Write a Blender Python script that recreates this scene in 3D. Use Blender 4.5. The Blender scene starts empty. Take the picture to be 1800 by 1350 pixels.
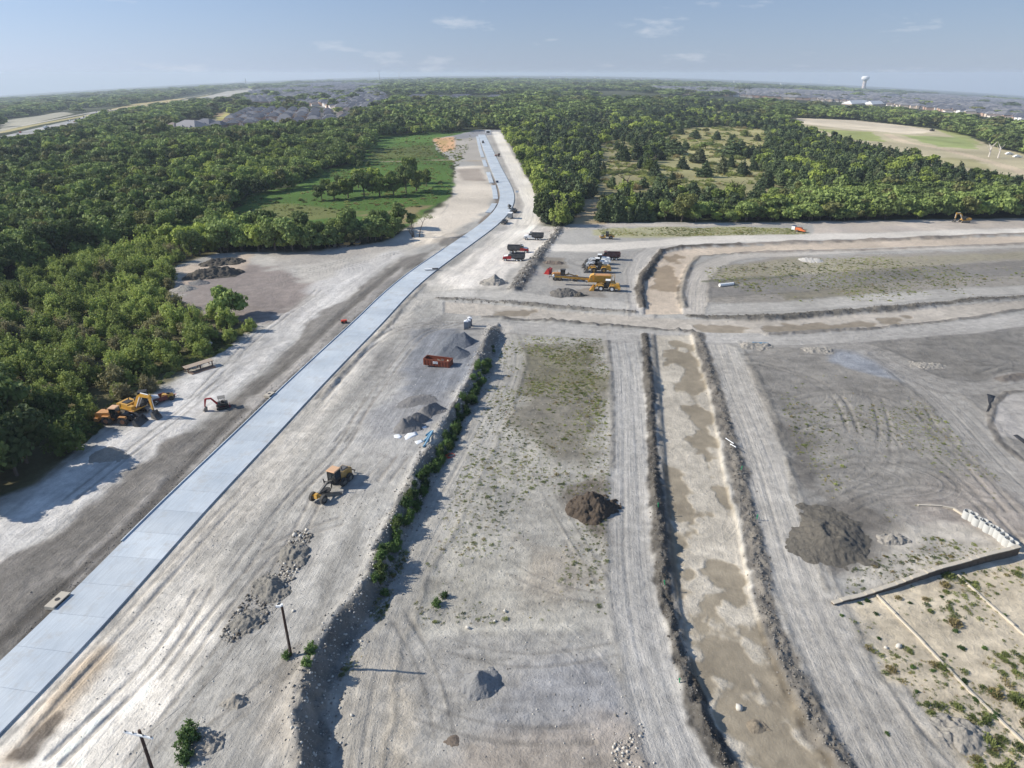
import bpy, math, random
import numpy as np
from mathutils import Vector, Matrix, Euler

# ------------------------------------------------------------------ camera, sky, sun, exposure
SC = bpy.context.scene
COL = SC.collection
CAM_H = 60.0
FPX = 1180.0
PITCH = math.radians(24.83)
camd = bpy.data.cameras.new('camera'); camd.sensor_width = 36.0; camd.lens = FPX / 1800.0 * 36.0
camd.clip_start = 1.0; camd.clip_end = 60000.0
cam = bpy.data.objects.new('camera', camd); COL.objects.link(cam)
cam.location = (0, 0, CAM_H); cam.rotation_euler = (math.radians(90) - PITCH, 0, 0)
SC.camera = cam

SUN_EL = math.radians(31.0); SUN_AZ = math.radians(176.0)      # azimuth of the sun, counter-clockwise from +X
world = bpy.data.worlds.new('World'); SC.world = world; world.use_nodes = True
wn = world.node_tree; wn.nodes.clear()
def wnode(t, **k):
    n = wn.nodes.new(t)
    for a, b in k.items(): setattr(n, a, b)
    return n
sky = wnode('ShaderNodeTexSky', sky_type='NISHITA', sun_disc=False)
sky.sun_elevation = SUN_EL; sky.sun_rotation = math.radians(90) - SUN_AZ
sky.air_density = 1.0; sky.dust_density = 0.35; sky.ozone_density = 1.6; sky.altitude = 200
tc = wnode('ShaderNodeTexCoord')
mp = wnode('ShaderNodeMapping'); mp.inputs['Scale'].default_value = (7.0, 7.0, 30.0)
no = wnode('ShaderNodeTexNoise'); no.inputs['Scale'].default_value = 1.0; no.inputs['Detail'].default_value = 7; no.inputs['Roughness'].default_value = .62
cr = wnode('ShaderNodeValToRGB'); cr.color_ramp.elements[0].position = .585; cr.color_ramp.elements[1].position = .74
cr.color_ramp.elements[1].color = (.5, .5, .5, 1)
mx = wnode('ShaderNodeMixRGB'); mx.inputs['Color2'].default_value = (5.4, 5.5, 5.8, 1)
bg = wnode('ShaderNodeBackground'); bg.inputs['Strength'].default_value = 0.11
ow = wnode('ShaderNodeOutputWorld')
L = wn.links.new
L(tc.outputs['Generated'], mp.inputs['Vector']); L(mp.outputs['Vector'], no.inputs['Vector'])
L(no.outputs['Fac'], cr.inputs['Fac']); L(cr.outputs['Color'], mx.inputs['Fac'])

sp_ = wnode('ShaderNodeSeparateXYZ'); L(tc.outputs['Generated'], sp_.inputs[0])
gr = wnode('ShaderNodeValToRGB'); gr.color_ramp.elements[0].position = 0.0; gr.color_ramp.elements[0].color = (.42, .55, .79, 1); gr.color_ramp.elements[1].position = .6; gr.color_ramp.elements[1].color = (.15, .27, .53, 1)
e_ = gr.color_ramp.elements.new(.18); e_.color = (.26, .40, .70, 1)
L(sp_.outputs[2], gr.inputs['Fac'])
gm = wnode('ShaderNodeMixRGB', blend_type='MULTIPLY'); gm.inputs['Fac'].default_value = 1; L(gr.outputs['Color'], gm.inputs['Color1']); 
sdot = wnode('ShaderNodeVectorMath', operation='DOT_PRODUCT'); L(tc.outputs['Generated'], sdot.inputs[0]); sdot.inputs[1].default_value = (math.cos(SUN_AZ), math.sin(SUN_AZ), 0)
sc1 = wnode('ShaderNodeMath', operation='MAXIMUM'); L(sdot.outputs['Value'], sc1.inputs[0]); sc1.inputs[1].default_value = 0
sc2 = wnode('ShaderNodeMath', operation='POWER'); L(sc1.outputs[0], sc2.inputs[0]); sc2.inputs[1].default_value = 1.5
sc3 = wnode('ShaderNodeMath', operation='MULTIPLY_ADD'); L(sc2.outputs[0], sc3.inputs[0]); sc3.inputs[1].default_value = 4.2; sc3.inputs[2].default_value = 4.7
cb3 = wnode('ShaderNodeCombineXYZ'); [L(sc3.outputs[0], cb3.inputs[k]) for k in range(3)]
L(cb3.outputs[0], gm.inputs['Color2'])
sm = wnode('ShaderNodeMixRGB'); sm.inputs['Fac'].default_value = .85; L(sky.outputs['Color'], sm.inputs['Color1']); L(gm.outputs['Color'], sm.inputs['Color2'])
L(sm.outputs['Color'], mx.inputs['Color1']); L(mx.outputs['Color'], bg.inputs['Color']); L(bg.outputs['Background'], ow.inputs['Surface'])

sund = bpy.data.lights.new('sun', 'SUN'); sund.energy = 4.2; sund.angle = math.radians(.6); sund.color = (1, .94, .84)
sun = bpy.data.objects.new('sun', sund); COL.objects.link(sun)
sdir = Vector((math.cos(SUN_EL) * math.cos(SUN_AZ), math.cos(SUN_EL) * math.sin(SUN_AZ), math.sin(SUN_EL)))
sun.rotation_euler = sdir.to_track_quat('Z', 'Y').to_euler()
sun.location = sdir * 300
vs = SC.view_settings
SC.display_settings.display_device = 'sRGB'
vs.view_transform = 'Standard'; vs.look = 'None'; vs.exposure = 0.54; vs.gamma = 1.0; vs.use_curve_mapping = False
SC.cycles.max_bounces = 5; SC.cycles.diffuse_bounces = 3; SC.cycles.glossy_bounces = 2; SC.cycles.transmission_bounces = 2
SC.cycles.transparent_max_bounces = 6; SC.cycles.volume_bounces = 1
SC.cycles.use_adaptive_sampling = True; SC.cycles.adaptive_threshold = 0.02
SC.cycles.use_denoising = True

# ------------------------------------------------------------------ helpers: land shape, noise, pixel to ground
cosP, sinP = math.cos(PITCH), math.sin(PITCH)
def dome(x, y):
    """the country lies on a broad rise that falls away to both sides"""
    r = np.sqrt(x * x + y * y)
    return -0.0628 * x * x / (r + 400.0)  # sideways fall added to the land's shape to curve the horizon like the lens

def ray(px, py):
    a = (np.asarray(px, float) - 900) / FPX; b = (675 - np.asarray(py, float)) / FPX
    return a, cosP + b * sinP, -sinP + b * cosP

def G(px, py, z=0.0):
    """the place on the ground that the photograph shows at a pixel of its 1800 x 1350 frame"""
    dx, dy, dz = ray(px, py)
    h = np.zeros_like(dx) + z
    for _ in range(40):
        t = (CAM_H - h) / np.maximum(-dz, 1e-4)
        t = np.minimum(t, 26000)
        x, y = dx * t, dy * t
        h = .5 * h + .5 * (dome(x, y) + z)
    return x, y
def G1(px, py):
    x, y = G(px, py); return float(x), float(y)
def GP(pts):
    p = np.array(pts, float); x, y = G(p[:, 0], p[:, 1]); return np.stack([x, y], 1)

def hsh(ix, iy, seed):
    n = (ix.astype(np.int64) * 374761393 + iy.astype(np.int64) * 668265263 + seed * 974634777) & 0xffffffff
    n = ((n ^ (n >> 13)) * 1274126177) & 0xffffffff
    n = (n ^ (n >> 16)) & 0xffff
    return n.astype(np.float32) / 65535.0
def vnoise(x, y, seed=0):
    ix = np.floor(x); iy = np.floor(y); fx = (x - ix).astype(np.float32); fy = (y - iy).astype(np.float32)
    fx = fx * fx * (3 - 2 * fx); fy = fy * fy * (3 - 2 * fy)
    a = hsh(ix, iy, seed); b = hsh(ix + 1, iy, seed); c = hsh(ix, iy + 1, seed); d = hsh(ix + 1, iy + 1, seed)
    return (a + (b - a) * fx) * (1 - fy) + (c + (d - c) * fx) * fy - .5
def fbm(x, y, wl, octs, seed=0, sp=None):
    """sum of octaves from wavelength wl down; octaves finer than the mesh spacing sp fade out. about -1..1"""
    out = 0; amp = 1.0; tot = 0
    for k in range(octs):
        ca, sa = math.cos(k * 1.3 + seed), math.sin(k * 1.3 + seed)
        xr = (x * ca - y * sa) / wl + 17.3 * k; yr = (x * sa + y * ca) / wl + 9.1 * k
        n = vnoise(xr, yr, seed * 31 + k) * 2
        if sp is not None: n = n * np.clip(wl / (2.0 * sp) - .5, 0, 1)
        out = out + n * amp; tot += amp; wl *= .5; amp *= .55
    return out / tot * 1.5
def sstep(a, b, x):
    t = np.clip((x - a) / (b - a), 0, 1); return t * t * (3 - 2 * t)
def lin(c):
    c = np.array(c, float) / 255.0
    return np.where(c <= .04045, c / 12.92, ((c + .055) / 1.055) ** 2.4)

def inpoly(x, y, P):
    ins = np.zeros(x.shape, bool); n = len(P)
    for i in range(n):
        x0, y0 = P[i]; x1, y1 = P[(i + 1) % n]
        if y0 == y1: continue
        c = ((y0 > y) != (y1 > y)) & (x < (x1 - x0) * (y - y0) / (y1 - y0) + x0)
        ins ^= c
    return ins
def seginfo(x, y, P, closed=False):
    """distance to a polyline, signed side (+ = right of its direction), arclength"""
    best = np.full(x.shape, 1e9); side = np.zeros(x.shape); sl = np.zeros(x.shape); acc = 0
    n = len(P) - (0 if closed else 1)
    for i in range(n):
        x0, y0 = P[i]; x1, y1 = P[(i + 1) % len(P)]
        dx, dy = x1 - x0, y1 - y0; l2 = dx * dx + dy * dy + 1e-9; l = math.sqrt(l2)
        t = np.clip(((x - x0) * dx + (y - y0) * dy) / l2, 0, 1)
        ex = x - (x0 + t * dx); ey = y - (y0 + t * dy)
        d = np.sqrt(ex * ex + ey * ey)
        m = d < best
        best = np.where(m, d, best); side = np.where(m, np.sign(ex * dy - ey * dx), side); sl = np.where(m, acc + t * l, sl)
        acc += l
    return best, side, sl
def resample(P, step):
    P = np.asarray(P, float); d = np.r_[0, np.cumsum(np.hypot(*np.diff(P, axis=0).T))]
    n = max(2, int(round(d[-1] / step)) + 1); s = np.linspace(0, d[-1], n)
    return np.stack([np.interp(s, d, P[:, 0]), np.interp(s, d, P[:, 1])], 1)
def smooth(P, k=3):
    P = P.copy()
    for _ in range(k): P[1:-1] = P[1:-1] * .5 + (P[:-2] + P[2:]) * .25
    return P

# ------------------------------------------------------------------ where things lie on the land (photo pixels -> ground)
ROAD_L = [(-130, 1275), (0, 1176), (75, 1103), (155, 1020), (232, 939), (277, 890), (363, 814), (450, 731), (478, 700), (596, 594), (677, 516), (727, 473), (790, 430), (843, 396), (864, 376), (876, 361), (879, 348), (877, 333), (869, 313), (860, 293), (852, 269), (840, 237)]
ROAD_R = [(-60, 1372), (50, 1249), (136, 1148), (159, 1121), (207, 1070), (259, 1010), (325, 939), (450, 802), (513, 735), (553, 692), (631, 607), (682, 559), (702, 531), (740, 496), (800, 453), (838, 425), (871, 399), (895, 377), (903, 359), (905, 343), (899, 327), (887, 305), (877, 285), (865, 261), (853, 237)]
def midline(A, B):
    A = resample(GP(A), 4.0); B = resample(GP(B), 2.0)
    M = []
    for p in A:
        j = np.argmin(((B - p) ** 2).sum(1)); M.append((p + B[j]) / 2)
    return smooth(resample(M, 5.0), 6)
ROAD_C = midline(ROAD_L, ROAD_R)
ROAD_W = 3.85

ZONES = []      # (kind, data...) applied in order by terrain()
def zone(pts, col, soft=2.0, wob=1.5, k=1.0): ZONES.append(('z', GP(pts), lin(col), soft, wob, k))
def lane(pts, w, col, soft=1.2, wob=.5, k=1.0, dz=0.0, track=1.0): ZONES.append(('l', smooth(resample(GP(pts), 6.0), 2), w, lin(col), soft, wob, k, dz, track))
def berm(pts, w, h, col, k=.9, lump=1.0): ZONES.append(('b', GP(pts), w, h, lin(col), k, lump))
def scarp(pts, h, w, reach): ZONES.append(('s', GP(pts), h, w, reach))
def bump(px, py, r, h, col=None, k=.9, el=1.0): ZONES.append(('p', G1(px, py), r, h, None if col is None else lin(col), k, el))

# woods floor is the base; then the clearings
def ruts(pts, col=(112, 108, 102), w=.26, k=.6, gap=.95):
    P = smooth(resample(GP(pts), 3.0), 4); T = np.gradient(P, axis=0); T /= np.hypot(*T.T)[:, None]; N = np.stack([T[:, 1], -T[:, 0]], 1)
    for o in (-gap, gap): ZONES.append(('l', P + N * o, w, lin(col), .22, .12, k, -.07, 0))
SITE = [(-260, 1010), (0, 872), (60, 852), (105, 815), (150, 772), (185, 742), (230, 712), (265, 690), (300, 655), (370, 625), (440, 590), (448, 566), (400, 556), (330, 556), (295, 530), (308, 500), (300, 472), (330, 456), (380, 446), (450, 444), (560, 440), (640, 430), (690, 419), (712, 402), (745, 398), (780, 372), (795, 345), (800, 300), (795, 285), (765, 262), (760, 244), (800, 236), (835, 228), (880, 228), (905, 268), (930, 318), (955, 360), (948, 394), (975, 399), (1012, 393), (1400, 391), (1800, 384), (2300, 376), (2300, 1700), (-260, 1700)]
zone(SITE, (168, 164, 156), 1.5, 1.2)
# left yard
zone([(300, 480), (420, 450), (640, 432), (790, 385), (810, 400), (700, 465), (560, 560), (440, 600), (340, 560)], (184, 178, 168), 6, 5, .85)
zone([(300, 535), (330, 480), (420, 465), (520, 480), (560, 520), (520, 555), (440, 575), (340, 560)], (128, 116, 110), 6, 5, .8)
zone([(300, 470), (440, 448), (420, 475), (330, 500)], (190, 172, 152), 4, 3, .8)
zone([(460, 440), (600, 436), (700, 420), (760, 420), (640, 450), (500, 470)], (162, 155, 146), 4, 3, .6)
zone([(820, 240), (765, 245), (790, 270), (860, 300), (850, 250)], (170, 162, 150), 4, 4, .8)
zone([(740, 380), (795, 345), (800, 292), (846, 292), (872, 340), (860, 370), (800, 415), (720, 440)], (212, 200, 182), 5, 4, .9)
zone([(800, 296), (845, 296), (850, 318), (810, 318)], (150, 138, 126), 5, 4, .8)
zone([(758, 243), (800, 240), (800, 262), (778, 268)], (208, 164, 122), 4, .4, .95)
zone([(770, 246), (790, 246), (786, 256), (772, 255)], (160, 140, 80), 4, 3, .5)
zone([(795, 238), (835, 229), (880, 229), (884, 236), (840, 240), (800, 246)], (140, 140, 142), 4, 3, .9)
# dirt left of the road
zone([(-200, 1010), (0, 890), (120, 815), (250, 720), (360, 650), (480, 570), (560, 500), (640, 455), (700, 440), (640, 500), (470, 650), (360, 745), (240, 850), (100, 950), (-200, 1100)], (192, 188, 182), 5, 4, .8)
zone([(-200, 1060), (0, 985), (140, 905), (260, 815), (370, 728), (440, 672), (510, 605), (600, 535), (690, 468), (760, 435), (820, 408), (835, 408), (770, 440), (715, 476), (590, 590), (470, 695), (360, 803), (220, 935), (60, 1105), (-200, 1330)], (118, 113, 106), 3, 3.5, .9)
zone([(130, 1030), (300, 865), (470, 700), (590, 590), (710, 478), (706, 470), (570, 590), (440, 712), (280, 860), (110, 1010)], (168, 162, 154), 2.0, 1.2, .75)
# right of the road: the haul field
zone([(-60, 1380), (60, 1250), (260, 1015), (560, 692), (760, 492), (900, 400), (905, 340), (880, 270), (858, 238), (880, 235), (915, 300), (965, 395), (1010, 400), (960, 440), (900, 510), (760, 520), (690, 600), (560, 760), (400, 960), (350, 1200), (200, 1400)], (196, 189, 177), 5, 4, .9)
zone([(760, 500), (905, 385), (960, 405), (950, 440), (890, 500), (830, 505)], (222, 214, 202), 6, 4, .85)
zone([(858, 238), (866, 238), (885, 280), (915, 335), (925, 370), (900, 385), (908, 345), (890, 300)], (158, 152, 144), 2, 1.5, .8)
lane([(872, 232), (893, 275), (915, 318), (938, 360), (930, 395), (880, 430)], 5.0, (226, 218, 204), 1.5, .8, .9)
zone([(640, 640), (740, 560), (870, 570), (840, 660), (790, 760), (740, 830), (640, 860), (600, 800)], (158, 155, 150), 8, 5, .8)
zone([(700, 690), (730, 590), (800, 585), (838, 620), (820, 680), (770, 720)], (122, 125, 130), 5, 4, .85)
zone([(640, 740), (700, 700), (790, 700), (790, 750), (720, 790), (650, 780)], (130, 130, 131), 5, 4, .7)
zone([(0, 1230), (110, 1180), (330, 1020), (380, 1120), (250, 1300), (80, 1380)], (238, 230, 216), 10, 6, .8)
zone([(40, 1310), (100, 1262), (180, 1150), (150, 1190), (90, 1250), (20, 1330)], (206, 180, 146), 3, 2, .7)
zone([(20, 1330), (60, 1290), (105, 1258), (98, 1275), (50, 1330)], (108, 98, 88), 1.0, 1.0, .85)
zone([(430, 1350), (470, 1180), (560, 1100), (545, 1250), (552, 1400)], (190, 180, 165), 4, 3, .6)
# pads right of the weedy bank
zone([(890, 585), (1055, 590), (1078, 660), (1075, 860), (1072, 1112), (740, 1120), (715, 1060), (760, 930), (820, 780), (850, 680)], (172, 167, 156), 3, 2, .9)
zone([(905, 605), (1055, 600), (1072, 650), (1070, 800), (1040, 850), (920, 760), (900, 680)], (112, 106, 92), 5, 4, .75)
zone([(925, 620), (1050, 620), (1062, 680), (920, 690)], (112, 108, 78), 4, 4, .4)
zone([(740, 930), (1060, 930), (1066, 1110), (745, 1110)], (188, 182, 168), 8, 5, .6)
zone([(880, 920), (1060, 940), (1060, 1080), (900, 1080)], (160, 148, 132), 5, 4, .55)
zone([(600, 1130), (1075, 1120), (1130, 1300), (1150, 1400), (620, 1400)], (172, 167, 158), 5, 4, .9)
zone([(780, 1150), (1070, 1145), (1100, 1250), (1060, 1290), (820, 1290), (740, 1220)], (152, 151, 151), 6, 5, .85)
zone([(800, 1290), (1100, 1290), (1130, 1400), (780, 1400)], (166, 154, 140), 5, 5, .7)
zone([(612, 1150), (700, 1120), (740, 1230), (740, 1400), (610, 1400)], (206, 194, 174), 4, 3, .75)
zone([(740, 1086), (1030, 1092), (1040, 1112), (760, 1120)], (206, 200, 186), 1.5, 1.2, .85)
lane([(880, 578), (905, 620), (888, 680), (850, 760), (800, 850), (740, 960), (690, 1060), (640, 1180), (615, 1330), (610, 1400)], 3.0, (166, 162, 154), 1.5, .8, .7)
# plain right of everything
zone([(1290, 590), (1500, 585), (1800, 560), (2200, 545), (2200, 1000), (1560, 960), (1460, 900), (1400, 860), (1380, 780), (1330, 680)], (134, 129, 121), 4, 3, .85)
zone([(1600, 880), (2200, 700), (2200, 1600), (1700, 1600), (1780, 1250), (1800, 1000)], (160, 150, 140), 12, 6, .7)
zone([(1560, 650), (1620, 590), (1800, 566), (2100, 560), (2100, 670), (1800, 672), (1700, 690), (1600, 680)], (126, 122, 115), 4, 3, .8)
zone([(1462, 612), (1530, 615), (1600, 650), (1590, 668), (1500, 650), (1450, 632)], (148, 152, 158), 2.5, 2, .8)
zone([(1470, 1050), (1780, 980), (2300, 900), (2300, 1700), (1720, 1600), (1600, 1290), (1520, 1180)], (202, 188, 163), 3, 3, .9)
zone([(1480, 985), (1560, 950), (1680, 940), (1770, 975), (1470, 1052)], (196, 188, 174), 3, 3, .75)
zone([(1500, 1180), (1600, 1200), (1680, 1290), (1720, 1400), (1640, 1400)], (184, 178, 168), 3, 3, .8)
# pads between the upper streets
zone([(1235, 470), (1360, 452), (1800, 438), (2200, 430), (2200, 510), (1800, 505), (1350, 538), (1240, 530)], (150, 143, 132), 3, 3, .85)
zone([(1240, 470), (1420, 455), (1800, 444), (1800, 456), (1500, 480), (1260, 490)], (158, 150, 126), 4, 3, .7)
zone([(1360, 500), (1540, 490), (1550, 525), (1380, 532)], (128, 122, 102), 4, 3, .7)
lane([(1236, 515), (1400, 505), (1560, 487), (1800, 476), (2200, 466)], 4.5, (132, 128, 122), 2, 1, .8)
lane([(1236, 498), (1400, 488), (1560, 478), (1800, 462), (2200, 452)], 3.0, (118, 114, 108), 2, 1, .6)
zone([(1040, 404), (1100, 400), (1420, 399), (1424, 412), (1250, 418), (1080, 418), (1035, 414)], (168, 164, 124), 2, 2, .8)
zone([(1540, 399), (1590, 396), (1640, 408), (1580, 411)], (138, 140, 146), 2, 1.2, .8)
zone([(1455, 398), (1500, 398), (1500, 408), (1460, 405)], (150, 152, 156), 2, 1.2, .7)
zone([(1425, 392), (1800, 388), (2100, 384), (2100, 400), (1800, 404), (1430, 414)], (196, 182, 166), 2, 2, .7)
zone([(900, 470), (950, 440), (1120, 440), (1120, 500), (1125, 540), (960, 530), (880, 510)], (160, 156, 149), 3, 3, .85)
zone([(950, 452), (1000, 450), (1005, 470), (960, 480)], (128, 118, 102), 2, 2, .7)
zone([(1000, 506), (1050, 508), (1060, 522), (1010, 522)], (124, 116, 106), 2, 2, .7)
zone([(1395, 880), (1450, 858), (1525, 895), (1548, 960), (1505, 1015), (1440, 1030), (1405, 960)], (106, 101, 94), 4, 4, .85)
zone([(978, 862), (1030, 838), (1078, 848), (1082, 935), (1050, 948), (985, 910)], (102, 94, 84), 2.5, 2.5, .8)
zone([(1365, 750), (1425, 765), (1455, 850), (1400, 868)], (104, 100, 94), 3, 3, .8)
zone([(380, 1150), (430, 1040), (500, 930), (560, 930), (560, 990), (480, 1100), (420, 1160)], (150, 146, 139), 2, 2, .7)
for q in ([(655, 856), (690, 812)], [(676, 862), (708, 818)], [(20, 1310), (190, 1130), (330, 970), (450, 840)], [(240, 1350), (400, 1150), (500, 1000), (560, 880)], [(560, 705), (640, 615), (700, 575), (800, 562), (900, 575)], [(600, 780), (690, 650), (740, 590), (830, 560)],
        [(330, 1330), (480, 1230), (540, 1160)], [(300, 1200), (420, 1040), (480, 960), (600, 930)], [(100, 1340), (300, 1150), (360, 1040)], [(420, 1010), (520, 870), (600, 800), (650, 700)]): ruts(q, (140, 134, 125), k=.5)
for q in ([(1395, 700), (1480, 682), (1580, 705), (1680, 790), (1780, 900)], [(1410, 760), (1490, 735), (1555, 750), (1585, 800), (1550, 850), (1480, 860)], [(1385, 725), (1480, 715), (1590, 760), (1700, 860), (1790, 960)], [(1540, 700), (1560, 760), (1545, 810), (1510, 850), (1430, 880)],
        [(1560, 640), (1600, 625), (1680, 640), (1760, 640)], [(1480, 900), (1560, 860), (1640, 850), (1740, 880)], [(1420, 830), (1520, 800), (1640, 820), (1740, 900)], [(1610, 700), (1640, 760), (1700, 800), (1800, 860)], [(1600, 660), (1680, 670), (1760, 650), (1860, 600)],
        [(1340, 640), (1420, 660), (1480, 700), (1500, 760)], [(940, 640), (1000, 660), (1050, 700)], [(960, 860), (1020, 960), (1060, 1020)], [(900, 1000), (960, 1040), (1050, 1050)], [(780, 1130), (900, 1170), (1050, 1150), (1080, 1140)], [(700, 1080), (760, 1180), (780, 1290)], [(740, 1250), (860, 1300), (1040, 1290)],
        [(1560, 1180), (1600, 1240), (1640, 1300), (1690, 1340)], [(1250, 480), (1400, 470), (1560, 462), (1750, 455)], [(1250, 525), (1420, 515), (1600, 500), (1790, 490)], [(320, 555), (420, 520), (560, 480), (700, 445)], [(360, 520), (480, 490), (620, 455)], [(340, 700), (440, 600), (560, 510)], [(120, 880), (260, 770), (400, 660)]): ruts(q, (116, 112, 105), k=.42)
# lanes
HL = [(1092, 590), (1104, 650), (1108, 760), (1110, 860), (1112, 1000), (1130, 1120), (1160, 1230), (1205, 1340), (1240, 1420)]
lane(HL, 3.6, (172, 168, 161), 1.2, .5, .95)
HR = [(1258, 580), (1292, 680), (1336, 790), (1372, 900), (1402, 1000), (1440, 1100), (1500, 1220), (1560, 1340), (1600, 1420)]
lane(HR, 3.9, (178, 172, 162), 1.2, .5, .95)
lane([(1300, 600), (1420, 600), (1520, 605), (1580, 640), (1650, 690), (1700, 740), (1790, 840), (1860, 900)], 4.5, (158, 153, 145), 2.0, 1.0, .85)
lane([(1560, 625), (1640, 680), (1700, 690), (1800, 668), (2100, 640)], 4.0, (156, 151, 143), 2.0, 1.0, .8)
lane([(860, 572), (960, 580), (1100, 590), (1210, 592), (1350, 596), (1480, 593), (1650, 580), (1800, 562), (2200, 538)], 4.5, (176, 171, 163), 1.6, .8, .9)
lane([(750, 520), (860, 514), (960, 528), (1110, 540), (1210, 545), (1350, 540), (1500, 530), (1650, 517), (1800, 508), (2200, 492)], 4.0, (180, 175, 166), 1.6, .8, .9)
lane([(1130, 560), (1125, 520), (1118, 480), (1130, 448), (1165, 432)], 3.6, (182, 176, 167), 1.6, .8, .9)
lane([(1215, 548), (1220, 500), (1238, 470), (1290, 450), (1380, 446), (1560, 437), (1800, 431), (2200, 420)], 4.0, (190, 182, 170), 1.6, .8, .9)
lane([(930, 432), (1010, 438), (1100, 432), (1200, 424), (1350, 419), (1560, 414), (1800, 406), (2200, 396)], 6.0, (214, 206, 193), 2, 1, .95)
lane([(960, 405), (1040, 397), (1200, 396), (1420, 392), (1700, 388), (2200, 380)], 3.0, (190, 180, 168), 1.5, 1, .8)
# cut street beds, lower than the ground at their sides
BED1L = [(1148, 588), (1158, 700), (1168, 850), (1180, 1000), (1195, 1100), (1215, 1200), (1250, 1300), (1290, 1400)]
BED1R = [(1215, 588), (1250, 700), (1278, 850), (1300, 930), (1320, 1040), (1350, 1130), (1400, 1240), (1500, 1400)]
ZONES.append(('bed', GP(BED1L + BED1R[::-1]), lin((188, 179, 163)), .45))
ZONES.append(('bed', GP([(780, 530), (850, 532), (976, 545), (1114, 555), (1200, 560), (1350, 563), (1476, 553), (1577, 546), (1703, 533), (1800, 527), (2200, 508), (2200, 524), (1800, 541), (1703, 557), (1602, 567), (1526, 576), (1350, 586), (1215, 583), (1102, 571), (976, 562), (850, 555), (780, 548)]), lin((182, 173, 160)), .35))
ZONES.append(('bed', GP([(2200, 404), (1800, 414), (1350, 430), (1203, 437), (1165, 445), (1150, 465), (1132, 495), (1132, 552), (1200, 552), (1196, 516), (1203, 486), (1213, 463), (1230, 450), (1300, 444), (1400, 440), (1800, 427), (2200, 416)]), lin((198, 182, 162)), .35))
lane(BED1L, .55, (140, 134, 124), .4, .1, .8, 0, .2)
zone([(1735, 745), (1760, 695), (1800, 690), (2000, 690), (2000, 800), (1800, 775), (1760, 765)], (172, 166, 158), 1.0, .5, .9)
# spoil berms beside the beds
DK = (88, 84, 78)
berm([(1134, 588), (1143, 700), (1150, 850), (1160, 950), (1168, 1050), (1196, 1160), (1236, 1270), (1280, 1350), (1310, 1400)], .95, .5, DK, .95, 1.1)
berm([(1226, 588), (1262, 700), (1292, 810), (1318, 920), (1336, 1000), (1352, 1090), (1392, 1190), (1440, 1280), (1500, 1380)], 1.35, .3, (112, 106, 97), .85, .9)
berm([(770, 524), (850, 527), (900, 532), (976, 540), (1050, 546), (1114, 549)], 1.2, .4, (120, 115, 106), .8)
berm([(850, 557), (900, 560), (976, 565), (1102, 574), (1215, 583)], .9, .5, (92, 88, 82), .8)
berm([(1215, 556), (1350, 560), (1476, 549), (1577, 542), (1703, 528), (1800, 523), (2200, 505)], 1.4, .5, (96, 92, 84), .85)
berm([(1350, 588), (1526, 578), (1602, 569), (1703, 559), (1800, 543), (2200, 526)], 1.0, .4, (112, 106, 98), .7)
berm([(1300, 430), (1203, 434), (1163, 441), (1148, 461), (1127, 492), (1124, 515), (1130, 540)], 1.4, .7, (88, 82, 74), .92)
berm([(1300, 430), (1350, 428), (1560, 421), (1800, 411), (2200, 401)], 1.6, .7, (134, 124, 112), .8)
berm([(1300, 445), (1228, 450), (1214, 464), (1204, 488), (1196, 516), (1203, 540)], 1.1, .4, (128, 122, 112), .8)
berm([(1300, 445), (1500, 440), (1800, 429), (2200, 418)], 1.3, .5, (140, 130, 118), .75)
berm([(985, 400), (975, 415), (950, 445), (930, 475), (905, 510)], 1.8, .8, (104, 101, 96), .85, 1.3)
berm([(1068, 600), (1077, 700), (1078, 820)], .6, .1, (120, 116, 108), .5)
berm([(1300, 600), (1345, 690), (1385, 790), (1395, 870), (1425, 950), (1455, 1040)], .6, .1, (120, 116, 108), .5)
berm([(1800, 688), (1768, 690), (1746, 712), (1740, 742), (1756, 776), (1800, 812)], .6, .18, (108, 103, 96), .8)
berm([(1760, 668), (1800, 660), (1860, 655)], 1.2, .3, (110, 102, 94), .8)
berm([(1235, 495), (1350, 489), (1400, 484)], .7, .3, (96, 100, 72), .7)
# the weedy bank: haul field stands above the pads
BANK = [(875, 575), (850, 640), (830, 690), (802, 740), (778, 790), (748, 830), (727, 880), (702, 930), (678, 980), (666, 1030), (640, 1075), (600, 1120), (580, 1160), (556, 1210), (545, 1260), (552, 1350), (556, 1420)]
scarp(BANK, 1.8, 2.0, 16.0)
berm(BANK, 1.2, .12, (122, 118, 110), .7, 1.0)
# verge of the road
berm([(836, 402), (780, 438), (722, 478), (670, 520), (590, 597), (474, 702), (360, 812), (230, 936), (152, 1018), (70, 1100), (-10, 1180)], .8, .2, (98, 93, 86), .7, .8)
berm([(746, 500), (706, 540), (690, 565), (640, 612), (560, 700)], .8, .3, (128, 124, 118), .7)
lane([(862, 308), (872, 330), (876, 350), (868, 368), (845, 392)], 1.3, (108, 96, 84), .8, .3, .8, -.15, 1)
# soft dark rut lines in the left dirt
lane([(430, 720), (330, 815), (250, 905), (160, 985), (60, 1075), (-60, 1180)], .8, (84, 80, 75), .8, .4, .8, 0, 1)
lane([(700, 470), (620, 535), (540, 610), (450, 690)], .8, (88, 84, 78), .8, .4, .6, 0, 1)
zone([(-260, 540), (0, 500), (80, 462), (170, 442), (262, 430), (392, 440), (300, 470), (300, 530), (400, 560), (448, 568), (370, 625), (265, 690), (150, 772), (60, 852), (0, 872), (-260, 1010)], (104, 98, 70), 3, 2, .9)
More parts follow.
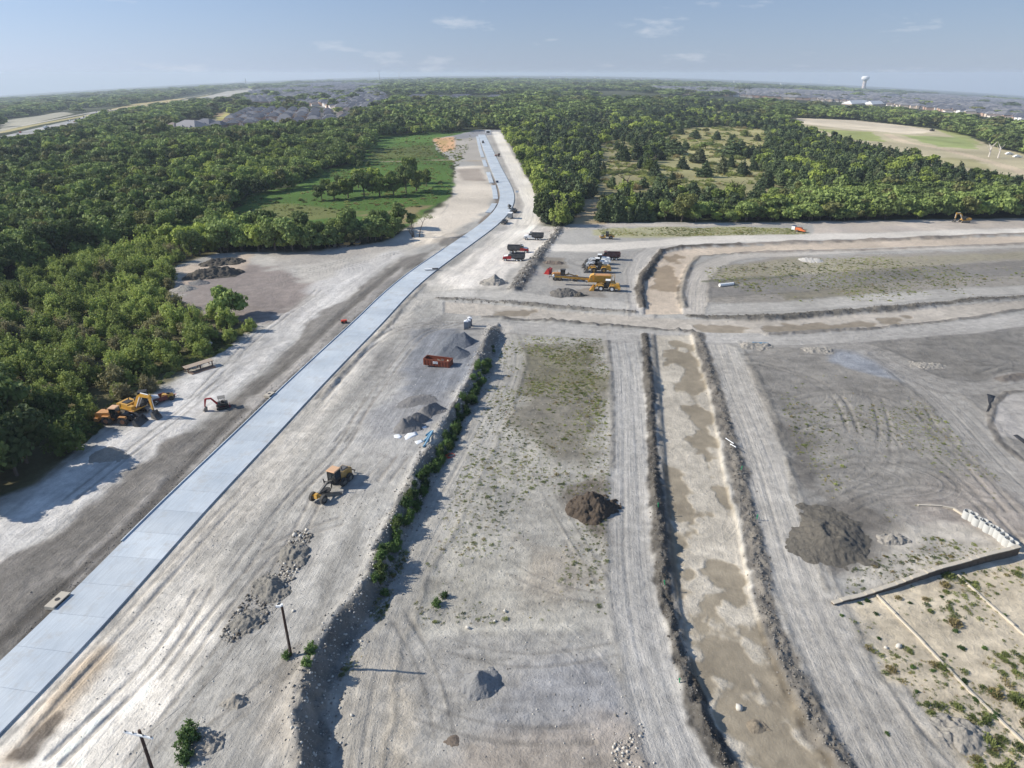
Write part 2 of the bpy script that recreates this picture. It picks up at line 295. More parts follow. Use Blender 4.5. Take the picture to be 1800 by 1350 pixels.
# grass field left
zone([(395, 384), (440, 340), (520, 328), (560, 300), (632, 285), (645, 262), (668, 236), (835, 229), (800, 238), (760, 244), (768, 266), (795, 285), (797, 305), (792, 345), (765, 365), (712, 396), (690, 408), (600, 418), (520, 424), (440, 420), (400, 402)], (84, 112, 52), 2.5, 3, .95)
zone([(640, 378), (705, 368), (765, 360), (705, 392), (650, 388)], (146, 128, 96), 5, 5, .85)
zone([(380, 384), (480, 358), (560, 362), (650, 372), (560, 384)], (128, 122, 80), 5, 6, .6)
zone([(660, 262), (760, 256), (770, 275), (650, 280)], (124, 122, 80), 4, 6, .5)
lane([(625, 283), (700, 284), (780, 281), (858, 283)], 2.0, (176, 160, 136), 1.5, 1, .85)
# clearings in the cedar wood
zone([(1034, 368), (1048, 300), (1054, 256), (1085, 242), (1128, 256), (1122, 300), (1168, 320), (1140, 354)], (158, 150, 112), 4, 4, .95)
zone([(1118, 305), (1165, 268), (1240, 260), (1310, 274), (1365, 316), (1410, 360), (1300, 362), (1185, 348)], (162, 156, 112), 4, 4, .95)
zone([(1160, 252), (1182, 226), (1265, 221), (1350, 226), (1352, 272), (1270, 272), (1190, 266)], (168, 160, 112), 4, 4, .95)
zone([(1010, 394), (1014, 350), (1055, 345), (1062, 394)], (160, 144, 116), 2, 2, .9)
zone([(1236, 200), (1262, 194), (1330, 196), (1350, 204), (1260, 206)], (160, 156, 108), 5, 5, .85)
# the bare hill to the right
HILL = [(1375, 216), (1400, 207), (1500, 211), (1640, 226), (1700, 240), (1760, 262), (1840, 280), (2100, 330), (2100, 400), (1800, 328), (1700, 310), (1640, 294), (1580, 278), (1500, 260), (1440, 240)]
zone(HILL, (190, 178, 144), 4, 4, .98)
zone([(1395, 208), (1500, 211), (1600, 222), (1645, 232), (1600, 236), (1480, 226), (1400, 216)], (224, 208, 182), 4, 4, .9)
zone([(1430, 226), (1530, 232), (1560, 250), (1500, 246)], (150, 160, 88), 4, 5, .8)
zone([(1590, 238), (1700, 242), (1720, 262), (1650, 258)], (146, 160, 92), 4, 5, .8)
zone([(1640, 226), (1700, 236), (1730, 258), (1690, 246)], (158, 164, 100), 4, 4, .8)
zone([(1640, 276), (1720, 280), (1740, 298), (1680, 294)], (156, 150, 104), 4, 5, .7)
lane([(1560, 236), (1590, 250), (1660, 262), (1760, 290), (1850, 320)], 7, (206, 186, 158), 3, 2, .8)
zone([(1340, 205), (1400, 205), (1400, 211), (1350, 213)], (112, 108, 86), 4, 4, .9)
# far land
lane([(-200, 282), (5, 244), (63, 229), (151, 208), (176, 196), (250, 186), (315, 177), (390, 167), (440, 161)], 17, (172, 170, 166), 3, 1, .95)
lane([(-200, 262), (0, 233), (60, 220), (164, 201), (250, 188), (315, 179), (365, 168)], 11, (176, 164, 118), 3, 3, .9)
lane([(-200, 252), (0, 229), (60, 217), (164, 197), (252, 184), (315, 174), (370, 165)], 6, (196, 188, 176), 3, 1, .9)
zone([(180, 195), (240, 182), (310, 174), (330, 172), (300, 180), (230, 190)], (190, 172, 122), 8, 6, .8)
zone([(360, 170), (400, 160), (450, 157), (450, 164), (380, 174)], (186, 180, 168), 8, 6, .8)
zone([(0, 232), (0, 212), (60, 205), (110, 196), (130, 200), (60, 216)], (176, 170, 152), 8, 8, .8)
zone([(368, 222), (380, 206), (394, 196), (415, 204), (420, 210), (385, 226)], (176, 166, 104), 3, 3, .95)
zone([(372, 206), (380, 198), (396, 198), (388, 205)], (178, 152, 116), 3, 3, .95)
zone([(393, 176), (430, 172), (425, 180), (400, 182)], (160, 168, 104), 6, 4, .9)
zone([(670, 184), (676, 174), (698, 168), (700, 174), (686, 184)], (196, 178, 150), 4, 4, .9)
for q in ([(1480, 180), (1540, 179), (1550, 184), (1490, 185)], [(1160, 196), (1220, 195), (1220, 199), (1165, 199)], [(400, 156), (460, 150), (500, 150), (440, 158)]):
    zone(q, (188, 178, 164), 6, 5, .8)
# neighbourhood ground: streets and drives between the roofs
TOWN_A = [(292, 232), (318, 212), (378, 209), (392, 220), (378, 230)]
TOWN_B = [(392, 226), (402, 210), (430, 195), (560, 197), (600, 202), (640, 212), (560, 220), (470, 224)]
TOWN_C = [(428, 184), (440, 162), (520, 150), (600, 146), (672, 150), (676, 174), (674, 186), (650, 194), (602, 202), (588, 197), (560, 187), (450, 184)]
TOWN_D = [(1108, 154), (1360, 159), (1500, 164), (1650, 168), (1850, 182), (1850, 222), (1740, 206), (1620, 192), (1500, 181), (1350, 173), (1200, 166)]
for T in (TOWN_A, TOWN_B, TOWN_C, TOWN_D): zone(T, (132, 128, 124), 6, 4, .9)

RUN = [(-260, 1010), (0, 880), (105, 822), (230, 720), (370, 632), (450, 575), (560, 520), (700, 440), (830, 392), (960, 396), (930, 430), (850, 515), (800, 560), (830, 690), (778, 790), (727, 880), (678, 980), (600, 1120), (545, 1260), (556, 1500), (-260, 1500)]
WET = [[(1168, 640), (1190, 600), (1206, 620), (1215, 700), (1225, 760), (1240, 820), (1262, 850), (1275, 900), (1290, 930), (1300, 925), (1272, 880), (1250, 800), (1232, 700), (1214, 610)],
       [(1172, 830), (1185, 830), (1200, 880), (1215, 905), (1190, 915), (1180, 1010), (1202, 1100), (1190, 1090), (1175, 1000), (1168, 900)],
       [(1195, 1040), (1225, 1070), (1260, 1050), (1270, 1080), (1290, 1150), (1310, 1160), (1312, 1205), (1285, 1170), (1262, 1170), (1250, 1210), (1230, 1190), (1215, 1140), (1200, 1100)],
       [(1290, 1040), (1305, 1050), (1305, 1095), (1290, 1080)], [(1318, 1160), (1345, 1170), (1362, 1210), (1330, 1180)],
       [(1275, 1205), (1290, 1210), (1305, 1250), (1340, 1260), (1345, 1285), (1310, 1280), (1285, 1250)],
       [(1330, 1290), (1380, 1270), (1400, 1290), (1440, 1330), (1470, 1400), (1400, 1400), (1350, 1330)],
       [(1352, 1100), (1370, 1180), (1420, 1260), (1480, 1360), (1500, 1400), (1460, 1380), (1400, 1270), (1350, 1170), (1330, 1090)],
       [(1202, 920), (1215, 915), (1218, 925), (1208, 930)], [(1270, 920), (1278, 925), (1274, 935), (1266, 930)], [(1236, 900), (1260, 880), (1262, 905), (1246, 912)],
       [(1262, 990), (1280, 1000), (1280, 1020), (1265, 1010)],
       [(1420, 575), (1500, 566), (1560, 562), (1600, 556), (1600, 562), (1500, 575), (1440, 580)], [(1360, 574), (1400, 572), (1400, 578), (1360, 578)], [(1240, 574), (1300, 576), (1310, 582), (1250, 582)],
       [(1170, 452), (1190, 448), (1186, 462), (1168, 468)], [(1160, 470), (1178, 466), (1176, 482), (1160, 486)], [(1158, 492), (1184, 488), (1184, 505), (1160, 510)],
       [(870, 545), (940, 545), (930, 552), (880, 552)]]
WET = [GP(w) for w in WET]
SITE_P = GP(SITE); RUN_P = GP(RUN); BB = {}
def zbox(i, Z):
    if i not in BB:
        k = Z[0]
        if k == 'p': (cx, cy), pr = Z[1], Z[2]; BB[i] = (cx - pr * 2, cx + pr * 2, cy - pr * 2, cy + pr * 2)
        else: P = Z[1]; m = {'z': 14, 'l': 5 + (Z[2] * 2 if k == 'l' else 0), 'b': 14, 's': 60, 'bed': 6}[k]; BB[i] = (P[:, 0].min() - m, P[:, 0].max() + m, P[:, 1].min() - m, P[:, 1].max() + m)
    return BB[i]

def terrain(x, y, sp):
    """height, colour (linear albedo) and wheel-track field of the ground at x, y"""
    x = np.asarray(x, float); y = np.asarray(y, float); sp = np.asarray(sp, float) + np.zeros_like(x)
    N = x.size
    r = np.hypot(x, y)
    z = dome(x, y)
    w8 = fbm(x, y, 12.0, 3, 1, sp); w2 = fbm(x, y, 2.4, 3, 2, sp)
    w1 = fbm(x, y, .9, 2, 22, sp); w5 = fbm(x, y, 5.5, 3, 23, sp); w60 = fbm(x, y, 90.0, 3, 3, sp); wf = fbm(x, y, 600.0, 4, 4, sp)
    base = lin((58, 64, 40))[None] + np.zeros((N, 3))
    far = sstep(1500, 4000, r)[:, None]
    patch = sstep(.15, .5, wf)[:, None] * far * .5
    base = base * (1 - patch) + lin((128, 124, 104))[None] * patch
    col = base.astype(np.float32); z = z.astype(np.float64)
    trk = np.zeros((N, 3), np.float32); bedm = np.zeros(N, np.float32)
    add = np.zeros(N)
    # the haul field and the verge carry tracks that run with the road
    I = np.nonzero((x > -150) & (x < 40) & (y > 20) & (y < 620) & (inpoly(x, y, RUN_P)))[0]
    rd, rs_, rl = seginfo(x[I], y[I], ROAD_C)
    trk[I, 0] = rd * rs_; trk[I, 1] = rl; trk[I, 2] = .8; IR = I
    site = inpoly(x, y, SITE_P).astype(np.float32)
    add += site * (w8 * .22 + w2 * .06 * (1 - sstep(150, 400, r)))
    xa, xb, ya, yb = x.min(), x.max(), y.min(), y.max()
    for zi, Z in enumerate(ZONES):
        k = Z[0]; b = zbox(zi, Z)
        if b[0] > xb or b[1] < xa or b[2] > yb or b[3] < ya: continue
        I = np.nonzero((x > b[0]) & (x < b[1]) & (y > b[2]) & (y < b[3]))[0]
        if not len(I): continue
        X, Y = x[I], y[I]
        if k == 'z':
            _, P, c, soft, wob, kk = Z
            d, s, _ = seginfo(X, Y, P, True); ins = inpoly(X, Y, P)
            sd = np.where(ins, d, -d) + w8[I] * wob + w2[I] * .5 * min(wob, 1.5)
            a = sstep(-soft * .5, soft * .5, sd) * kk
            col[I] += (c[None] - col[I]) * a[:, None]
        elif k == 'l':
            _, P, w, c, soft, wob, kk, dz, tr = Z
            d, s, l = seginfo(X, Y, P)
            e = w - d + w8[I] * wob + w2[I] * wob * .5
            a = sstep(-soft, soft, e)
            edge = np.exp(-((e + .2) / .5) ** 2) * .18 * (w > 2)
            col[I] += (c[None] - col[I]) * (a * kk)[:, None]
            col[I] *= (1 - edge)[:, None]
            add[I] = add[I] * (1 - a * .75) + dz * a + edge * .5
            rut = (np.exp(-((np.abs(d) - 1.1) / .35) ** 2)) * a * .05
            add[I] -= rut
            mm = a > .3
            J = I[mm]; trk[J, 0] = (d * s)[mm]; trk[J, 1] = l[mm]; trk[J, 2] = (a * tr)[mm]
        elif k == 'bed':
            _, P, c, dz = Z
            d, s, _ = seginfo(X, Y, P, True); ins = inpoly(X, Y, P)
            sd = np.where(ins, d, -d) + w2[I] * .12
            a = sstep(-.25, .35, sd)
            col[I] += (c[None] * (1 + .10 * w8[I] + .07 * w2[I])[:, None] - col[I]) * (a * .97)[:, None]
            add[I] = add[I] * (1 - a * .85) - dz * a
            bd, bs, bl = seginfo(X, Y, P[:len(P) // 2]); trk[I, 0] = np.where(a > .5, bd, trk[I, 0]); trk[I, 1] = np.where(a > .5, bl, trk[I, 1]); trk[I, 2] = np.where(a > .5, .3, trk[I, 2]); bedm[I] = np.maximum(bedm[I], a)
        elif k == 'b':
            _, P, w, h, c, kk, lump = Z
            d, s, l = seginfo(X, Y, P)
            ww = w * (1 + .35 * w8[I] * lump)
            a = np.exp(-(d / ww) ** 2 * 1.2)
            a2 = sstep(1.35, .75, d / ww + w2[I] * .35 * lump)
            add[I] += h * a * (1 + (w2[I] * .7 + w8[I] * .35) * lump + .9 * w1[I])
            col[I] += (c[None] * (1 + .25 * w2[I])[:, None] - col[I]) * (a2 * kk)[:, None]
            trk[I, 2] *= (1 - a2)
        elif k == 's':
            _, P, h, w, reach = Z
            d, s, l = seginfo(X, Y, P)
            t = d * s + w2[I] * .5 + w8[I] * .5       # + = right of the direction of travel
            up = sstep(w * .5, -w * .5, t * SCARP_SIGN)
            dec = np.exp(-(np.maximum(-t * SCARP_SIGN, 0) / reach) ** 2) * sstep(0, 8, l) 
            add[I] += h * up * dec + .35 * np.exp(-((t * SCARP_SIGN + w * .7) / .9) ** 2) * (1 + w2[I]) - .3 * np.exp(-((t * SCARP_SIGN - w * .8) / 1.2) ** 2)
        elif k == 'p':
            _, (cx, cy), pr, h, c, kk, el = Z
            q = np.hypot(X - cx, (Y - cy) / el) / pr * (1 + .12 * w8[I] + .05 * w2[I])
            hh = np.where(q < 1, h * (1 - q) ** 1.05, 0)
            add[I] += hh
            if c is not None:
                a = sstep(1.08, .9, q) * kk; col[I] += (c[None] * (1 + .2 * w2[I])[:, None] - col[I]) * a[:, None]
    wet = np.zeros(N, np.float32)
    for P in WET:
        b = (P[:, 0].min() - 3, P[:, 0].max() + 3, P[:, 1].min() - 3, P[:, 1].max() + 3)
        I = np.nonzero((x > b[0]) & (x < b[1]) & (y > b[2]) & (y < b[3]))[0]
        if not len(I): continue
        d, s, _ = seginfo(x[I], y[I], P, True); sd = np.where(inpoly(x[I], y[I], P), d, -d) * .7 + w5[I] * 1.9 + w8[I] * .8 + w2[I] * .7 + .75
        wet[I] = np.maximum(wet[I], sstep(-.45, .5, sd + .35 * w1[I]))
    wet *= bedm; col *= (1 - wet * .44)[:, None]; col[:, 2] *= 1 - wet * .14; col[:, 1] *= 1 - wet * .05
    # the concrete road sits on a graded strip
    I = np.nonzero((x > -110) & (x < 20) & (y > 20) & (y < 800))[0]
    d, s, l = seginfo(x[I], y[I], ROAD_C)
    a = sstep(ROAD_W + 2.4, ROAD_W + .3, d)
    add[I] = add[I] * (1 - a) + a * -.02
    # overall mottling
    st = fbm(rd * rs_ / 2.8 + .6 * w8[IR], rl / 26.0, 1.0, 3, 31) * np.clip(1.6 / sp[IR], 0, 1); col[IR] *= (1 + .25 * st * (trk[IR, 2] > .5))[:, None]
    st2 = fbm(x / 6.0, y / 1.3, 1.0, 3, 33, sp); m15 = fbm(x, y, 22, 4, 7, sp); m1 = fbm(x, y, 1.3, 3, 8, sp)
    col *= (1 + site * (.18 * m15 + .17 * m1 + .17 * st2 * (trk[:, 2] < .2)) + (1 - site) * (.22 * w60 + .18 * m15))[:, None]
    z = z + add
    # knoll under the bare field
    if HILL_C is not None:
        q = np.hypot((x - HILL_C[0]) / 230, (y - HILL_C[1]) / 260); z += 7 * np.exp(-q * q * 2)
    return z, np.clip(col, .01, .9), trk, wet
HILL_C = None
SCARP_SIGN = -1.0
def GZ(x, y):
    z, *_ = terrain(np.atleast_1d(x).astype(float), np.atleast_1d(y).astype(float), .15)
    return z
def gz(x, y): return float(GZ(x, y)[0])
# ------------------------------------------------------------------ materials
def newmat(name):
    m = bpy.data.materials.new(name); m.use_nodes = True; nt = m.node_tree; nt.nodes.clear()
    o = nt.nodes.new('ShaderNodeOutputMaterial'); p = nt.nodes.new('ShaderNodeBsdfPrincipled'); nt.links.new(p.outputs[0], o.inputs[0])
    p.inputs['Specular IOR Level'].default_value = .3
    return m, nt, p
def nd(nt, t, **k):
    n = nt.nodes.new(t)
    for a, b in k.items():
        if a in ('operation', 'blend_type', 'attribute_name', 'noise_dimensions', 'data_type', 'distance', 'feature'): setattr(n, a, b)
        else: n.inputs[a.replace('_', ' ')].default_value = b
    return n
def math_(nt, op, a, b=None, clamp=False):
    n = nt.nodes.new('ShaderNodeMath'); n.operation = op; n.use_clamp = clamp
    for i, v in enumerate((a, b)):
        if v is None: continue
        if isinstance(v, (int, float)): n.inputs[i].default_value = v
        else: nt.links.new(v, n.inputs[i])
    return n.outputs[0]
def mixc(nt, fac, a, b, mode='MIX'):
    n = nt.nodes.new('ShaderNodeMixRGB'); n.blend_type = mode
    for i, v in enumerate((fac, a, b)):
        if isinstance(v, (int, float)): n.inputs[i].default_value = v
        elif isinstance(v, (tuple, list)): n.inputs[i].default_value = (*v[:3], 1)
        else: nt.links.new(v, n.inputs[i])
    return n.outputs[0]
_M = {}
def paint(name, rgb, rough=.6, metal=0.0, dirt=.25, dirtcol=(.36, .33, .28), scale=1.5, spec=.35):
    """a surface with its own colour, broken by dust and grime"""
    if name in _M: return _M[name]
    m, nt, p = newmat(name); c = tuple(lin(rgb))
    t = nt.nodes.new('ShaderNodeTexCoord')
    n1 = nd(nt, 'ShaderNodeTexNoise', Scale=scale, Detail=5.0, Roughness=.65); nt.links.new(t.outputs['Object'], n1.inputs['Vector'])
    f = math_(nt, 'MULTIPLY', math_(nt, 'SUBTRACT', n1.outputs['Fac'], .38, True), dirt * 4, True)
    geo = nt.nodes.new('ShaderNodeNewGeometry'); s = nt.nodes.new('ShaderNodeSeparateXYZ'); nt.links.new(geo.outputs['Normal'], s.inputs[0])
    up = math_(nt, 'MULTIPLY', s.outputs['Z'], dirt * .9, True)
    f2 = math_(nt, 'MAXIMUM', f, up)
    out = mixc(nt, f2, c, dirtcol)
    nt.links.new(out, p.inputs['Base Color']); p.inputs['Roughness'].default_value = rough; p.inputs['Metallic'].default_value = metal
    p.inputs['Specular IOR Level'].default_value = spec
    _M[name] = m; return m

# ground
def ground_material():
    m, nt, p = newmat('bare_earth')
    at = nd(nt, 'ShaderNodeAttribute', attribute_name='Col'); tr = nd(nt, 'ShaderNodeAttribute', attribute_name='Trk'); wt = nd(nt, 'ShaderNodeAttribute', attribute_name='Wet')
    geo = nt.nodes.new('ShaderNodeNewGeometry'); pos = geo.outputs['Position']
    # fade of fine texture with size of country: noise is in metres
    n1 = nd(nt, 'ShaderNodeTexNoise', Scale=.9, Detail=6.0, Roughness=.68); nt.links.new(pos, n1.inputs['Vector'])
    n2 = nd(nt, 'ShaderNodeTexNoise', Scale=4.5, Detail=4.0, Roughness=.7); nt.links.new(pos, n2.inputs['Vector'])
    v = nd(nt, 'ShaderNodeTexVoronoi', Scale=2.2); nt.links.new(pos, v.inputs['Vector'])
    # wheel tracks along the lanes
    sep = nt.nodes.new('ShaderNodeSeparateXYZ'); nt.links.new(tr.outputs['Vector'], sep.inputs[0])
    cmb = nt.nodes.new('ShaderNodeCombineXYZ')
    nt.links.new(math_(nt, 'MULTIPLY', sep.outputs[0], 2.0), cmb.inputs[0]); nt.links.new(math_(nt, 'MULTIPLY', sep.outputs[1], .045), cmb.inputs[1])
    n3 = nd(nt, 'ShaderNodeTexNoise', Scale=1.0, Detail=4.0, Roughness=.6); nt.links.new(cmb.outputs[0], n3.inputs['Vector'])
    # looping tracks over the pads: contour lines of a smooth field
    n4 = nd(nt, 'ShaderNodeTexNoise', Scale=.03, Detail=1.2, Roughness=.45); nt.links.new(pos, n4.inputs['Vector'])
    n5 = nd(nt, 'ShaderNodeTexNoise', noise_dimensions='1D', Scale=1.0, Detail=3.0, Roughness=.65)
    nt.links.new(math_(nt, 'MULTIPLY', n4.outputs['Fac'], 70), n5.inputs['W'])
    loc = nd(nt, 'ShaderNodeTexNoise', Scale=.05, Detail=2.0); nt.links.new(pos, loc.inputs['Vector'])
    lm = math_(nt, 'MULTIPLY', math_(nt, 'SUBTRACT', loc.outputs['Fac'], .46, True), 5, True)
    notrk = math_(nt, 'SUBTRACT', 1.0, sep.outputs[2], True)
    site = nd(nt, 'ShaderNodeAttribute', attribute_name='Site')
    swirl = math_(nt, 'MULTIPLY', math_(nt, 'MULTIPLY', math_(nt, 'SUBTRACT', n5.outputs['Fac'], .5), .66), math_(nt, 'MULTIPLY', math_(nt, 'MULTIPLY', lm, notrk), site.outputs['Fac']))
    along = math_(nt, 'MULTIPLY', math_(nt, 'MULTIPLY', math_(nt, 'SUBTRACT', n3.outputs['Fac'], .5), .62), sep.outputs[2])
    # haul field: faint tracks parallel to the road
    s1 = math_(nt, 'MULTIPLY', math_(nt, 'SUBTRACT', n1.outputs['Fac'], .5), .62)
    s2 = math_(nt, 'MULTIPLY', math_(nt, 'SUBTRACT', n2.outputs['Fac'], .5), .52)
    tot = math_(nt, 'ADD', math_(nt, 'ADD', s1, s2), math_(nt, 'ADD', swirl, along))
    dry = math_(nt, 'SUBTRACT', 1.0, math_(nt, 'MULTIPLY', wt.outputs['Fac'], .6))
    g = math_(nt, 'ADD', 1.0, math_(nt, 'MULTIPLY', tot, dry))
    # pebbles and clods, pale
    peb = math_(nt, 'LESS_THAN', v.outputs['Distance'], .13)
    col = mixc(nt, 1.0, at.outputs['Color'], g, 'MULTIPLY')
    col = mixc(nt, math_(nt, 'MULTIPLY', math_(nt, 'MULTIPLY', peb, .22), site.outputs['Fac']), col, (.55, .52, .46))
    nt.links.new(col, p.inputs['Base Color']); p.inputs['Roughness'].default_value = .95; p.inputs['Specular IOR Level'].default_value = .12
    hgt = math_(nt, 'ADD', math_(nt, 'MULTIPLY', n1.outputs['Fac'], .34), math_(nt, 'MULTIPLY', n2.outputs['Fac'], .12))
    hgt = math_(nt, 'ADD', hgt, math_(nt, 'MULTIPLY', math_(nt, 'ADD', swirl, along), .3))
    hgt = math_(nt, 'MULTIPLY', hgt, dry)
    b = nt.nodes.new('ShaderNodeBump'); b.inputs['Strength'].default_value = .75; b.inputs['Distance'].default_value = 1.0
    nt.links.new(hgt, b.inputs['Height']); nt.links.new(b.outputs['Normal'], p.inputs['Normal'])
    return m
MAT_GROUND = ground_material()

def mesh_from(name, verts, faces, mat=None, smooth_=False):
    me = bpy.data.meshes.new(name)
    verts = np.asarray(verts, np.float32).reshape(-1, 3); faces = np.asarray(faces, np.int32)
    if faces.ndim == 2 and len(faces):
        k = faces.shape[1]
        me.vertices.add(len(verts)); me.vertices.foreach_set('co', verts.ravel())
        me.loops.add(faces.size); me.loops.foreach_set('vertex_index', faces.ravel())
        me.polygons.add(len(faces)); me.polygons.foreach_set('loop_start', np.arange(0, faces.size, k, dtype=np.int32))
        me.update(calc_edges=True); me.validate()
    if smooth_: me.polygons.foreach_set('use_smooth', np.ones(len(me.polygons), bool))
    if mat: me.materials.append(mat)
    return me
def link(name, me, parent=None, kind=None, label=None, cat=None, group=None):
    o = bpy.data.objects.new(name, me); COL.objects.link(o)
    if parent is not None: o.parent = parent
    if kind: o['kind'] = kind
    if label: o['label'] = label
    if cat: o['category'] = cat
    if group: o['group'] = group
    return o

# the ground: one sheet, finer where the camera is near
def build_ground():
    rows = np.r_[np.arange(1530, 700, -1.75), np.arange(700, 240, -1.6), np.arange(240, 136.2, -.7)]
    b = (675 - rows) / FPX
    Yr = CAM_H / np.maximum(-(-sinP + b * cosP), 1e-5) * (cosP + b * sinP)
    Yr = Yr[Yr < 24000]; Yr = np.r_[Yr, 24000]
    zc = Yr * cosP + CAM_H * sinP
    u = np.arange(-1290, 1290.1, 2.05) / FPX
    X = zc[:, None] * u[None]; Y = np.repeat(Yr[:, None], len(u), 1)
    dY = np.abs(np.gradient(Yr)); sp = np.repeat((dY * .6)[:, None], len(u), 1); sp = np.maximum(sp, .08)
    nr, nc = X.shape
    z, col, trk, wet = terrain(X.ravel(), Y.ravel(), sp.ravel())
    V = np.stack([X.ravel(), Y.ravel(), z], 1)
    i = np.arange(nr * nc).reshape(nr, nc)
    F = np.stack([i[:-1, :-1], i[:-1, 1:], i[1:, 1:], i[1:, :-1]], -1).reshape(-1, 4)
    me = bpy.data.meshes.new('ground')
    me.vertices.add(len(V)); me.vertices.foreach_set('co', V.astype(np.float32).ravel())
    me.loops.add(F.size); me.loops.foreach_set('vertex_index', F.astype(np.int32).ravel())
    me.polygons.add(len(F)); me.polygons.foreach_set('loop_start', np.arange(0, F.size, 4, dtype=np.int32))
    me.polygons.foreach_set('use_smooth', np.ones(len(F), bool))
    me.update(calc_edges=True)
    a = me.attributes.new('Col', 'FLOAT_COLOR', 'POINT'); a.data.foreach_set('color', np.c_[col, np.ones(len(col))].astype(np.float32).ravel())
    a = me.attributes.new('Trk', 'FLOAT_VECTOR', 'POINT'); a.data.foreach_set('vector', trk.astype(np.float32).ravel())
    a = me.attributes.new('Wet', 'FLOAT', 'POINT'); a.data.foreach_set('value', wet)
    a = me.attributes.new('Site', 'FLOAT', 'POINT'); a.data.foreach_set('value', inpoly(X.ravel(), Y.ravel(), GP(SITE)).astype(np.float32))
    me.materials.append(MAT_GROUND)
    return link('ground', me, kind='structure')
build_ground()

# ------------------------------------------------------------------ mesh building kit
class MB:
    def __init__(s): s.v = []; s.f = []
    def add(s, V, F):
        n = len(s.v); s.v += [tuple(p) for p in V]; s.f += [tuple(i + n for i in f) for f in F]; return s
    def box(s, x, y, z, sx, sy, sz, rot=None, taper=(1, 1), piv=None):
        """centre x,y,z; sizes; taper scales the top face"""
        V = []
        for dz in (-.5, .5):
            k = taper if dz > 0 else (1, 1)
            for dx, dy in ((-.5, -.5), (.5, -.5), (.5, .5), (-.5, .5)): V.append(Vector((dx * sx * k[0], dy * sy * k[1], dz * sz)))
        if rot: R = Euler(rot).to_matrix(); V = [R @ p for p in V]
        V = [p + Vector((x, y, z)) for p in V]
        return s.add(V, [(0, 3, 2, 1), (4, 5, 6, 7), (0, 1, 5, 4), (1, 2, 6, 5), (2, 3, 7, 6), (3, 0, 4, 7)])
    def cyl(s, x, y, z, r, h, ax='z', n=14, r2=None, rot=None):
        r2 = r if r2 is None else r2; V = []
        for k, rr in ((-.5, r), (.5, r2)):
            for i in range(n):
                a = 2 * math.pi * i / n; p = (rr * math.cos(a), rr * math.sin(a), k * h)
                p = {'z': p, 'y': (p[0], p[2], p[1]), 'x': (p[2], p[0], p[1])}[ax]
                V.append(Vector(p))
        if rot: R = Euler(rot).to_matrix(); V = [R @ p for p in V]
        V = [p + Vector((x, y, z)) for p in V]
        F = [(i, (i + 1) % n, n + (i + 1) % n, n + i) for i in range(n)] + [tuple(range(n))[::-1], tuple(range(n, 2 * n))]
        return s.add(V, F)
    def tube(s, x, y, z, r, ri, h, n=20):
        V = []
        for rr, zz in ((r, 0), (r, h), (ri, h), (ri, 0)):
            for i in range(n): a = 2 * math.pi * i / n; V.append((x + rr * math.cos(a), y + rr * math.sin(a), z + zz))
        F = []
        for k in range(4):
            for i in range(n): j = (i + 1) % n; kk = (k + 1) % 4; F.append((k * n + i, k * n + j, kk * n + j, kk * n + i))
        return s.add(V, F)
    def prism(s, pts, y0, y1):
        """outline in x,z pushed from y0 to y1"""
        n = len(pts); V = [(p[0], y0, p[1]) for p in pts] + [(p[0], y1, p[1]) for p in pts]
        return s.add(V, [tuple(range(n)), tuple(range(n, 2 * n))[::-1]] + [(i, n + i, n + (i + 1) % n, (i + 1) % n) for i in range(n)])
    def bar(s, p, q, w, h=None, w2=None):
        h = h or w; w2 = w2 or w; p = Vector(p); q = Vector(q); d = q - p
        if d.length < 1e-6: return s
        R = d.to_track_quat('Z', 'Y').to_matrix(); V = []
        for b, k in ((p, 1), (q, w2 / w)):
            for dx, dy in ((-1, -1), (1, -1), (1, 1), (-1, 1)): V.append(b + R @ Vector((dx * w / 2 * k, dy * h / 2 * k, 0)))
        return s.add(V, [(0, 3, 2, 1), (4, 5, 6, 7), (0, 1, 5, 4), (1, 2, 6, 5), (2, 3, 7, 6), (3, 0, 4, 7)])
    def rod(s, p, q, r, n=8, r2=None):
        r2 = r if r2 is None else r2; p = Vector(p); q = Vector(q); d = q - p; R = d.to_track_quat('Z', 'Y').to_matrix(); V = []
        for b, rr in ((p, r), (q, r2)):
            for i in range(n): a = 2 * math.pi * i / n; V.append(b + R @ Vector((rr * math.cos(a), rr * math.sin(a), 0)))
        return s.add(V, [(i, (i + 1) % n, n + (i + 1) % n, n + i) for i in range(n)] + [tuple(range(n))[::-1], tuple(range(n, 2 * n))])
    def mesh(s, name, mat):
        me = bpy.data.meshes.new(name); me.from_pydata([tuple(p) for p in s.v], [], s.f); me.materials.append(mat); me.update()
        import bmesh
        bm = bmesh.new(); bm.from_mesh(me); bmesh.ops.recalc_face_normals(bm, faces=bm.faces); bm.to_mesh(me); bm.free()
        return me
    def put(s, name, mat, parent=None, **k): return link(name, s.mesh(name, mat), parent, **k)

def thing(name, label, cat, x, y, rz=0.0, group=None, dz=0.0, z=None):
    o = bpy.data.objects.new(name, None); COL.objects.link(o)
    o.location = (x, y, (gz(x, y) if z is None else z) + dz); o.rotation_euler = (0, 0, rz)
    o['label'] = label; o['category'] = cat
    if group: o['group'] = group
    return o
def at(px, py): return G1(px, py)
def heading(p, q):
    a = G1(*p); b = G1(*q); return math.atan2(b[1] - a[1], b[0] - a[0])
def copy_tree(src, x, y, rz, label, scale=None, group=None, z=None):
    r = src.copy(); COL.objects.link(r); r.location = (x, y, gz(x, y) if z is None else z); r.rotation_euler = (0, 0, rz); r['label'] = label
    if scale: r.scale = scale
    if group: r['group'] = group
    for ch in list(src.children):
        c = ch.copy(); COL.objects.link(c); c.parent = r
        for g in list(ch.children):
            d = g.copy(); COL.objects.link(d); d.parent = c
    return r

